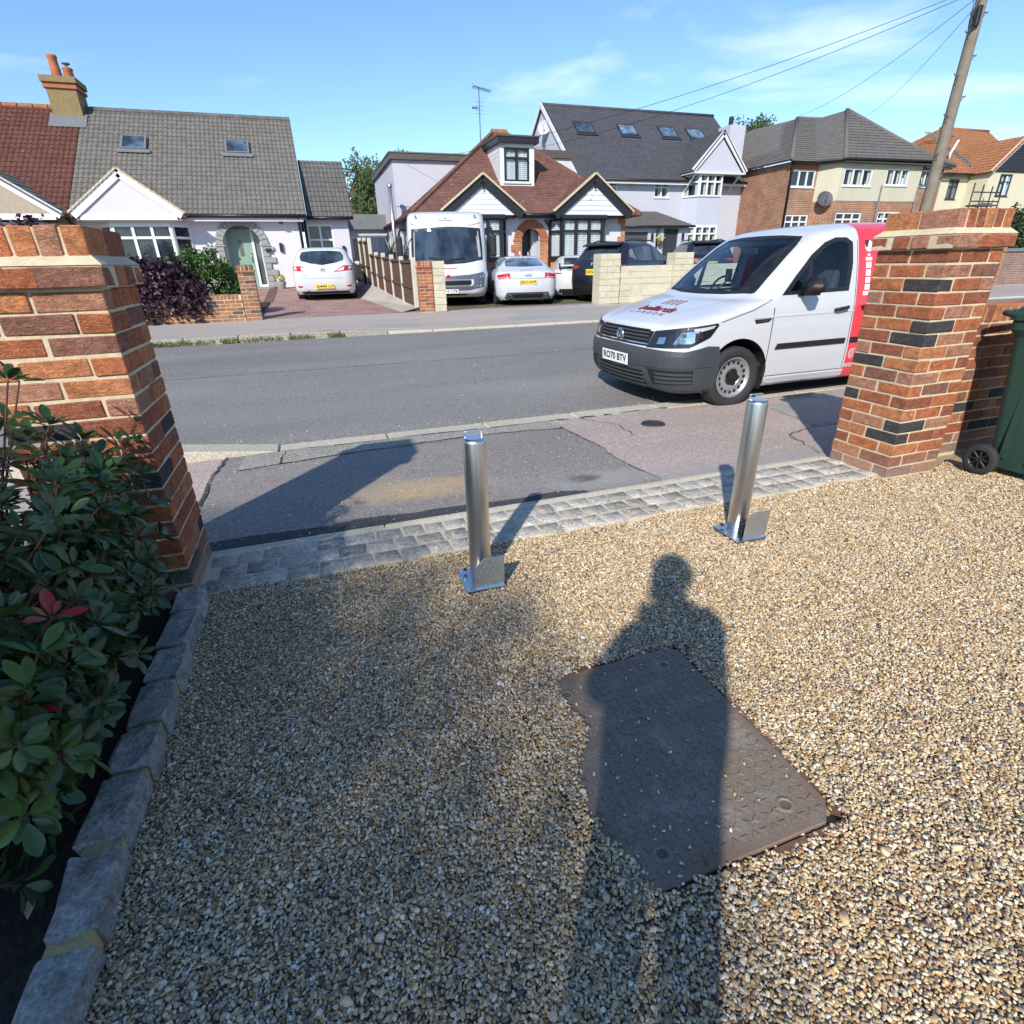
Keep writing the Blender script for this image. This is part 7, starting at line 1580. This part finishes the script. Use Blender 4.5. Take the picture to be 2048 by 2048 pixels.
# ---------------------------------------------------------------- foliage
def leafmat(name, cols, rough=.5, trans=.25, spec=.4):
    t = NT(name); P = t.pos(); n = t.mix(.5, t.noise(P, 14, 3, .7), t.noise(P, 1.6, 3, .6))
    c = t.ramp(n, [(.25+.5*i/max(1, len(cols)-1), q) for i, q in enumerate(cols)])
    t.set(c, rough, 0, spec); tl = t.n('BsdfTranslucent'); t.l(c, tl.inputs[0]); mx = t.n('MixShader'); mx.inputs[0].default_value = trans
    t.l(t.b.outputs[0], mx.inputs[1]); t.l(tl.outputs[0], mx.inputs[2]); t.l(mx.outputs[0], [n_ for n_ in t.N if n_.type == 'OUTPUT_MATERIAL'][0].inputs[0]); return t
leafmat('leaf_green', [(.03, .06, .015), (.07, .12, .03), (.13, .19, .05)]); leafmat('leaf_birch', [(.08, .12, .05), (.14, .19, .08), (.22, .27, .13)], .6, .35)
leafmat('leaf_purple', [(.018, .010, .018), (.045, .020, .035), (.09, .045, .06)], .5, .15); leafmat('leaf_shrub', [(.015, .045, .008), (.04, .10, .015), (.09, .17, .03)], .55, .15)
leafmat('leaf_conifer', [(.01, .025, .02), (.02, .05, .035), (.05, .08, .05)], .7, .1); leafmat('leaf_dark', [(.012, .03, .01), (.03, .06, .02), (.06, .10, .03)])
M('bark', (.12, .09, .065), .95, .3, 8, .7, 40); M('stem_red', (.11, .035, .025), .7, .3, 20)
def leaves(name, mat, parent, C, size, n_out=None, flat=0.0, asp=.55, kind='stuff', fold=.25):
    """one small folded leaf at every centre in C"""
    C = np.asarray(C, float); n = len(C); d = RNG.normal(0, 1, (n, 3)); 
    if n_out is not None: d = d*.8+np.asarray(n_out)*.9
    d /= np.linalg.norm(d, axis=1, keepdims=True); u = np.cross(d, RNG.normal(0, 1, (n, 3))); u /= np.linalg.norm(u, axis=1, keepdims=True); v = np.cross(d, u)
    s = (size*RNG.uniform(.6, 1.25, n))[:, None]
    V = np.stack([C-u*s, C+v*s*asp+d*s*fold, C+u*s, C-v*s*asp+d*s*fold], 1).reshape(-1, 3)
    F = np.arange(n*4).reshape(-1, 4); F = np.concatenate([F[:, [0, 1, 2]], F[:, [0, 2, 3]]])
    me = bpy.data.meshes.new(name); me.vertices.add(len(V)); me.vertices.foreach_set('co', V.ravel().astype(np.float32)); me.loops.add(F.size); me.loops.foreach_set('vertex_index', F.ravel().astype(np.int32)); me.polygons.add(len(F)); me.polygons.foreach_set('loop_start', np.arange(0, F.size, 3, dtype=np.int32)); me.update(calc_edges=True)
    me.materials.append(MT(mat)); o = link(name, me, parent)
    if kind: o['kind'] = kind
    return o
def clumps(n, k, c, r, shell=.6, cs=.22, seed=1):
    """points gathered into k clumps spread over an ellipsoid"""
    g = np.random.default_rng(seed); c, r = np.array(c, float), np.array(r, float); d = g.normal(0, 1, (k, 3)); d /= np.linalg.norm(d, axis=1, keepdims=True)
    cc = d*(shell+(1-shell)*g.random((k, 1)))*g.uniform(.75, 1.12, (k, 1)); w = g.random(k)+.25; idx = g.choice(k, n, p=w/w.sum())
    q = g.normal(0, 1, (n, 3)); q /= np.linalg.norm(q, axis=1, keepdims=True); q *= g.random((n, 1))**.5
    P = cc[idx]+q*cs*(.6+.8*w[idx])[:, None]; return c+P*r, P/np.linalg.norm(P, axis=1, keepdims=True), c+cc*r
def tree(name, label, base, crown, rad3, n, size, mat, k=60, tr=.14, seed=1, group=None, shell=.35, cs=.24, cat='tree'):
    t = thing(name, base, label, cat, group); b = Vector(base); cr = Vector(crown); P, N, cc = clumps(n, k, crown, rad3, shell, cs, seed)
    leaves('crown', mat, t, P, size, N*.3)
    tk = MB(); fork = b.lerp(cr, .55); tk.tube([b, b.lerp(fork, .5)+Vector((.05, 0, 0)), fork, cr], tr, 8, r1=tr*.35); r = random.Random(seed)
    tko = tk.build('trunk', 'bark', t, smooth=True)
    for p in r.sample(list(range(k)), min(k, 14)): q = Vector(cc[p]); MB().tube([fork.lerp(cr, r.random()*.6), fork.lerp(q, .55)+Vector((0, 0, .1)), q], tr*.32, 5, r1=tr*.08).build('limb', 'bark', tko, smooth=True)
    return t
tree('birch_tree', 'feathery green tree behind the white extension, nearer the grey extension roof', (4.6, 42, .8), (4.6, 42, 5.6), (1.3, 1.4, 2.3), 6500, .10, 'leaf_birch', 70, .12, 2, 'trees behind the bungalows')
tree('birch_tree', 'tall feathery tree behind the flat roofed grey extension', (7.4, 43, .8), (7.2, 43, 5.9), (1.7, 1.6, 2.3), 7500, .10, 'leaf_birch', 80, .13, 3, 'trees behind the bungalows')
tree('garden_tree', 'dense green tree behind the steel flue', (6.3, 38, .6), (6.2, 38, 4.9), (1.1, 1.2, 1.9), 4200, .09, 'leaf_green', 60, .12, 4, 'trees behind the bungalows')
tree('bush', 'rounded green bush glimpsed below the trees by the steel flue', (5.5, 35, .5), (5.5, 35, 2.9), (1.4, 1.2, 1.0), 4000, .08, 'leaf_shrub', 40, .08, 5, cat='bush')
tree('garden_tree', 'leafy tree top showing between the grey house chimney and the concrete roof', (50.5, 60, 1.5), (49.5, 60, 12.6), (3.6, 2.5, 3.2), 7000, .16, 'leaf_green', 80, .25, 6)
# conifer at the far left
t = thing('conifer_tree', (-12.4, 35, .6), 'dark blue green conifer rising behind the mossy red roof', 'tree'); P = []; g = np.random.default_rng(3)
for z in np.arange(2, 10.2, .14):
    R = 1.75*(1-(z-2)/8.6)+.12; m_ = int(30+R*70); a = g.random(m_)*2*PI; rr = R*(.45+.55*g.random(m_))*(1+.25*np.sin(a*5+z*3)); P.append(np.stack([-12.4+rr*np.cos(a), 35+rr*np.sin(a), z-rr*.35+g.normal(0, .08, m_)], 1))
leaves('crown', 'leaf_conifer', t, np.concatenate(P), .12, asp=.3); MB().tube([(-12.4, 35, .5), (-12.4, 35, 10)], .16, 8, r1=.03).build('trunk', 'bark', t)
# hedge on the right
t = thing('hedge', (21, 12.6, .2), 'dark green hedge at the picture edge behind the gate pier', 'hedge'); P, N, cc = clumps(9000, 110, (23.8, 14.8, 1.5), (2.2, .8, 1.35), .5, .2, 8); leaves('foliage', 'leaf_dark', t, P, .07, N*.4); MB().tube([(23.8, 14.8, .2), (23.8, 14.8, 1.6)], .07, 6).build('stem', 'bark', t)
# shrubs in the front garden across the road
def shrub(name, label, c, r, n, size, mat, k, seed, shell=.55, cs=.22, droop=None, cat='shrub', gz=.36):
    t = thing(name, (c[0], c[1], gz), label, cat); P, N, cc = clumps(n, k, c, r, shell, cs, seed)
    if droop is not None: P = np.concatenate([P, droop]); N = np.concatenate([N, np.tile([[0, -1, -.2]], (len(droop), 1))])
    P[:, 2] = np.maximum(P[:, 2], gz); leaves('foliage', mat, t, P, size, N*.5, asp=.7); st = MB(); rr = random.Random(seed)
    for p in rr.sample(list(range(k)), 8): q = Vector(cc[p]); st.tube([Vector((c[0]+rr.uniform(-.1, .1), c[1], gz-.1)), Vector((c[0], c[1], c[2]-r[2]*.3)).lerp(q, .4), q], .018, 5, r1=.006)
    st.build('stems', 'bark', t); return t
shrub('box_shrub', 'clipped rounded bright green shrub behind the purple leaved shrub', (-2.28, 14.95, 1.02), (.82, .6, .74), 9000, .034, 'leaf_shrub', 260, 11, .82, .13)
g = np.random.default_rng(12); dr = []
for k in range(26):
    x0 = g.uniform(-3.6, -2.15); L = g.uniform(.3, .85)*(1.0 if x0 < -2.5 else .8); m_ = 40; s = g.random(m_)
    dr.append(np.stack([x0+g.normal(0, .05, m_)+s*L*g.uniform(-.1, .35), 13.78-.06*s+g.normal(0, .04, m_), 1.1-s*L+g.normal(0, .03, m_)], 1))
shrub('smoke_bush', 'dark purple leaved shrub spilling over the low garden wall', (-2.98, 14.2, 1.15), (.82, .48, .50), 3000, .052, 'leaf_purple', 150, 13, .6, .2, np.concatenate(dr))
shrub('plum_shrub', 'dark purple leaved shrub in front of the pebbledash bungalow', (-5.65, 16, 1.75), (.85, .6, .72), 2600, .055, 'leaf_purple', 110, 14, .5, .22)
t = thing('flower_pot', (-.93, 22.4, .66), 'small pot of yellow flowers beside the arched front door', 'flower pot'); MB().lathe([(.12, .66), (.17, .82), (.18, .9), (.0, .88)], 12, (-.93, 22.4, 0)).build('pot', 'stone_grey', t); P, N, cc = clumps(220, 12, (-.93, 22.4, 1.0), (.2, .18, .15), .4, .3, 15); leaves('flowers', 'leaf_yellow', t, P, .04)
# yuccas in black planters behind the fence
M('yucca_leaf', (.34, .37, .33), .6, .2, 9)
for i, (x, y, z, lab) in enumerate([(2.95, 18.6, 1.62, 'spiky grey yucca in a black planter against the motorhome side'), (2.62, 19.4, 1.72, 'pale spiky yucca behind the tall fence panels')]):
    t = thing('yucca', (x, y, .4), lab, 'plant', 'yuccas behind the fence'); MB().box((x-.15, y-.15, .3), (x+.15, y+.15, z)).build('planter', 'fascia_black', t, bevel=.01)
    mb = MB(); rr = random.Random(i)
    for k in range(20):
        a, el = rr.uniform(0, 2*PI), rr.uniform(.3, 1.3); L = rr.uniform(.4, .65); d = Vector((math.cos(a)*math.cos(el), math.sin(a)*math.cos(el), math.sin(el))); s = d.cross(Vector((0, 0, 1))).normalized()*.022; p = Vector((x, y, z))
        q = p+d*L*.6; e = p+d*L+Vector((0, 0, -.12*L)); mb.add([p-s, p+s, q+s*.8, e, q-s*.8], [(0, 1, 2, 4), (2, 3, 4)])
    mb.build('leaves', 'yucca_leaf', t, fix=False)

# ---- the glossy shrub beside the left gate pier: nearest leaves are separate pieces
def mat_photinia():
    t = NT('photinia'); oi = t.n('ObjectInfo'); P = t.coord('Object'); n = t.noise(t.pos(), 30, 3, .6); sx = t.n('SeparateXYZ'); t.l(P, sx.inputs[0])
    c = t.mix(1.0, oi.outputs['Color'], t.ramp(n, [(.25, .7), (.75, 1.3)]), 'MULTIPLY')
    c = t.mix(t.ramp(t.math('ABSOLUTE', sx.outputs[1]), [(.0, .5), (.004, 0)]), c, (.16, .22, .08))
    t.set(c, .33, 0, .5); tl = t.n('BsdfTranslucent'); t.l(c, tl.inputs[0]); mx = t.n('MixShader'); mx.inputs[0].default_value = .18
    t.l(t.b.outputs[0], mx.inputs[1]); t.l(tl.outputs[0], mx.inputs[2]); t.l(mx.outputs[0], [q for q in t.N if q.type == 'OUTPUT_MATERIAL'][0].inputs[0])
mat_photinia()
def leaf_geo(seed):
    r = random.Random(seed); n = 7; V = []; w = r.uniform(.40, .50); bend = r.uniform(-.25, .12)
    for i in range(n):
        s = i/(n-1); h = w*math.sin(PI*min(1, s**1.25*.95+.02))**.75; h = max(h, .012); z = bend*s*s
        V += [(s, -h*.5, z+h*.16), (s, 0, z), (s, h*.5, z+h*.16)]
    F = []
    for i in range(n-1): a = i*3; F += [(a, a+3, a+4, a+1), (a+1, a+4, a+5, a+2)]
    return V, F
LG = [leaf_geo(i) for i in range(4)]; LM = []
for V, F in LG:
    me = bpy.data.meshes.new('leaf'); me.from_pydata(V, [], F); me.materials.append(MT('photinia')); me.polygons.foreach_set('use_smooth', [True]*len(F)); LM.append(me)
def photinia():
    t = thing('photinia_shrub', (-1.15, 1.75, .02), 'glossy dark green leafy shrub with red young leaves beside the gate pier', 'shrub'); r = random.Random(17); camp = Vector((0, 0, CAM_H))
    stems = []; sm = MB()
    for k in range(280):
        by = r.uniform(1.05, 2.33); top = r.uniform(.12, .80)*(1.0 if by > 1.45 else .72+.3*(by-1.05)); x_ = -.66-.45*r.random()**1.4
        if k < 26: top = r.uniform(.70, 1.05)*(1.0 if by > 1.5 else .8); x_ = r.uniform(-1.15, -.78)
        tip = Vector((x_-.10*max(0, top-.5), by, top)); base = Vector((r.uniform(-1.25, -.95), min(2.2, max(1.2, by+r.uniform(-.25, .25))), 0))
        if tip.y > 2.2 and tip.x > -.70: tip.x = -.70
        if top < .25: tip.x = min(tip.x, -.80)
        mid = base.lerp(tip, .55)+Vector((r.uniform(-.05, .05), r.uniform(-.05, .05), .08)); stems.append((base, mid, tip)); sm.tube([base, mid, tip], .006, 5, r1=.0025)
    sm.build('stems', 'stem_red', t, smooth=True); L = []
    for (b, m_, e) in stems:
        d = (e-m_).normalized(); young = r.random() < .17; nn = r.randint(5, 8)
        for q in range(3):
            p = m_.lerp(e, 1-q*.30); na = nn if q == 0 else 6
            for j in range(na):
                a = 2*PI*j/na+q*1.1+r.uniform(-.3, .3); side = d.orthogonal().normalized(); side = Matrix.Rotation(a, 3, d)@side; el = r.uniform(.1, .8) if q == 0 else r.uniform(-.2, .4)
                ax = (side*math.cos(el)+d*math.sin(el)).normalized(); sz = r.uniform(.038, .08)*(1 if q else .9); up = (d-ax*d.dot(ax)).normalized()
                if q == 0 and young: col = r.choice([(.22, .10, .03), (.30, .05, .03), (.16, .15, .05), (.35, .02, .02)]) if r.random() < .6 else (.10, .15, .04)
                else: col = r.choice([(.035, .07, .018), (.048, .095, .022), (.062, .12, .026), (.04, .08, .028), (.085, .145, .032)])
                pos = p+ax*.012
                if pos.y+ax.y*sz > 2.39: continue
                L.append((pos, ax, up, sz, col, r.randrange(4)))
    L.sort(key=lambda q: (q[0]-camp).length - (0.25 if q[0].x > -.95 else 0)); mtxs = []
    def mtx(pos, ax, up, sz): y = up.cross(ax); return Matrix((ax*sz, y*sz, up*sz)).transposed().to_4x4()
    for (pos, ax, up, sz, col, k) in L[:290]:
        o = link('leaf', LM[k], t); m4 = mtx(pos, ax, up, sz); m4.translation = pos; o.matrix_basis = m4; o.color = (*col, 1)
    V = []; F = []
    for (pos, ax, up, sz, col, k) in L[290:]:
        m4 = mtx(pos, ax, up, sz); m4.translation = pos; b = len(V); V += [tuple(m4@Vector(v)) for v in LG[k][0]]; F += [tuple(b+i for i in f) for f in LG[k][1]]
    me = bpy.data.meshes.new('foliage'); me.from_pydata(V, [], F); me.materials.append(MT('photinia')); me.polygons.foreach_set('use_smooth', [True]*len(F)); o = link('foliage', me, t); o.color = (.04, .085, .028, 1); o['kind'] = 'stuff'
photinia()
# fallen leaves and weeds in the bed
FLV = [(-.83, 1.62), (-.95, 1.40), (-.80, 1.28), (-.90, 1.12), (-.79, 1.02), (-1.02, .92), (-.86, .84)]
for i, ((x, y), lb) in enumerate(zip(FLV, ['farthest pale dry leaf on the dark soil', 'brown curled leaf lying under the glossy shrub', 'dry leaf close to the granite edging stones', 'reddish brown dead leaf on the bare soil', 'pale dead leaf touching the granite edging', 'tan dry leaf next to the small green weed', 'nearest dry leaf on the soil at the bottom'])):
    o = link('fallen_leaf', LM[i % 4]); o.location = (x, y, .05); o.scale = (.045,)*3; o.rotation_euler = (random.uniform(-.3, .3), random.uniform(-.3, .3), random.uniform(0, 6)); c = [(.33, .25, .14), (.12, .06, .03), (.25, .16, .07), (.16, .05, .025), (.36, .29, .18), (.28, .19, .09), (.30, .22, .13)][i]; o.color = (*c, 1); tag(o, lb, 'leaf', 'fallen leaves on the bed')
wd = thing('weed', (-1.0, 1.02, .03), 'small bright green weed growing in the bare soil', 'weed')
for i in range(9): a = i*.7; o = link('leaf', LM[i % 4], wd); o.location = (-1.0, 1.02, .04); o.scale = (.045,)*3; o.rotation_euler = (0, -.5, a); o.color = (.10, .20, .04, 1)

# ---- behind the camera: the tree that shades the shrub and gravel, and the person taking the picture
SDH = Vector((sd.x, sd.y, 0)).normalized(); TANE = math.tan(rad(SUN_EL))
def uphill(x, y, h): k = h/TANE; return (x-SDH.x*k, y-SDH.y*k, h)
TC = uphill(-2.46, -.07, 4.6)
t = thing('shade_tree', (TC[0], TC[1], -.05), 'leafy garden tree standing behind the driveway', 'tree')
g = np.random.default_rng(21); q = g.normal(0, 1, (120000, 3)); q = q[(q**2).sum(1) < 6.2]*np.array([1.12, 1.05, .84])+np.array(TC)
leaves('crown', 'leaf_green', t, q, .044)
tk = MB().tube([(TC[0], TC[1], -.1), (TC[0]+.06, TC[1], 1.6), (TC[0], TC[1], 3.0), (TC[0], TC[1], 5.4)], .17, 10, r1=.04).build('trunk', 'bark', t, smooth=True)
for i in range(16): d_ = Vector(g.normal(0, 1, 3)); d_.z = abs(d_.z)*.6; d_.normalize(); MB().tube([Vector((TC[0], TC[1], 2.6+i*.12)), Vector(TC)+d_*.9, Vector(TC)+d_*1.9], .05, 6, r1=.012).build('limb', 'bark', tk, smooth=True)
def person():
    V = []; E_ = []; R = []
    def add(p, r_, par=None):
        V.append(Vector(p)); R.append(r_)
        if par is not None: E_.append((par, len(V)-1))
        return len(V)-1
    ox, oy = -.08, -.22
    pel = add((ox, oy, .95), (.20, .15)); w1 = add((ox, oy, 1.12), (.20, .15), pel); chest = add((ox, oy, 1.32), (.20, .14), w1); nk = add((ox, oy+.01, 1.47), (.095, .085), chest); nk2 = add((ox, oy+.03, 1.54), (.078, .075), nk)
    hd1 = add((ox, oy+.05, 1.62), (.088, .10), nk2); add((ox, oy+.04, 1.71), (.07, .085), hd1)
    for s in (-1, 1):
        hip = add((ox+s*.09, oy, .90), (.095, .1), pel); kn = add((ox+s*.11, oy+.02, .50), (.062, .065), hip); an = add((ox+s*.12, oy-.02, .10), (.042, .045), kn); add((ox+s*.13, oy+.12, .04), (.045, .035), an)
        sh = add((ox+s*.19, oy, 1.39), (.075, .075), chest); el = add((ox+s*.235, oy+.07, 1.16), (.062, .062), sh); wr = add((s*.115, -.10, 1.26), (.028, .028), el); pm = add((s*.085, -.055, 1.29), (.022, .034), wr)
        for k in range(4): f1 = add((s*(.072-.004*k), -.030, 1.275+.018*k), (.009, .009), pm); add((s*(.050-.004*k), -.024, 1.28+.018*k), (.008, .008), f1)
        th = add((s*.075, -.062, 1.33), (.010, .010), pm); add((s*.05, -.05, 1.345), (.009, .009), th)
    me = bpy.data.meshes.new('person'); me.from_pydata([tuple(v) for v in V], E_, []); o = bpy.data.objects.new('person', me); COL.objects.link(o)
    md = o.modifiers.new('skin', 'SKIN'); 
    for i, d in enumerate(me.skin_vertices[0].data): d.radius = R[i]; d.use_root = (i == 0)
    md2 = o.modifiers.new('sub', 'SUBSURF'); md2.levels = md2.render_levels = 2
    bpy.context.view_layer.update(); dg = bpy.context.evaluated_depsgraph_get(); nm = bpy.data.meshes.new_from_object(o.evaluated_get(dg)); o.modifiers.clear(); o.data = nm
    M('cloth_navy', (.03, .035, .06), .9, .2, 10); M('cloth_dark', (.025, .025, .03), .9, .2, 10); M('skin', (.45, .27, .19), .55, .08, 10); M('hair', (.03, .02, .015), .7, .2, 30)
    nm.materials.clear()
    for k in ('cloth_navy', 'cloth_dark', 'skin'): nm.materials.append(MT(k))
    for p in nm.polygons:
        c = p.center; p.material_index = 2 if (c.z > 1.50 or (c.y > -.10 and c.z > 1.2)) else (1 if c.z < .98 else 0); p.use_smooth = True
    tag(o, 'person in dark clothes holding a phone whose shadow falls on the gravel', 'person')
    hr = MB().lathe([(.001, 1.80), (.05, 1.79), (.085, 1.75), (.098, 1.69), (.09, 1.64)], 16, (ox, oy+.02, 0)).build('hair', 'hair', o, smooth=True)
    MB().lathe([(.012, 0), (.016, .02), (.004, .03)], 8, (ox, oy+.15, 1.62), 'y').build('nose', 'skin', o, smooth=True)
person()
M('phone_black', (.01, .01, .012), .3, .1, 5)
q = cam.matrix_world.to_3x3(); mb = MB().box((-.078, -.037, .004), (.078, .037, .012)); mb.v = [tuple(cam.matrix_world.translation + q@Vector(v)) for v in mb.v]
tag(mb.build('phone', 'phone_black', None, bevel=.002), 'black phone held up in both hands behind the view', 'phone')
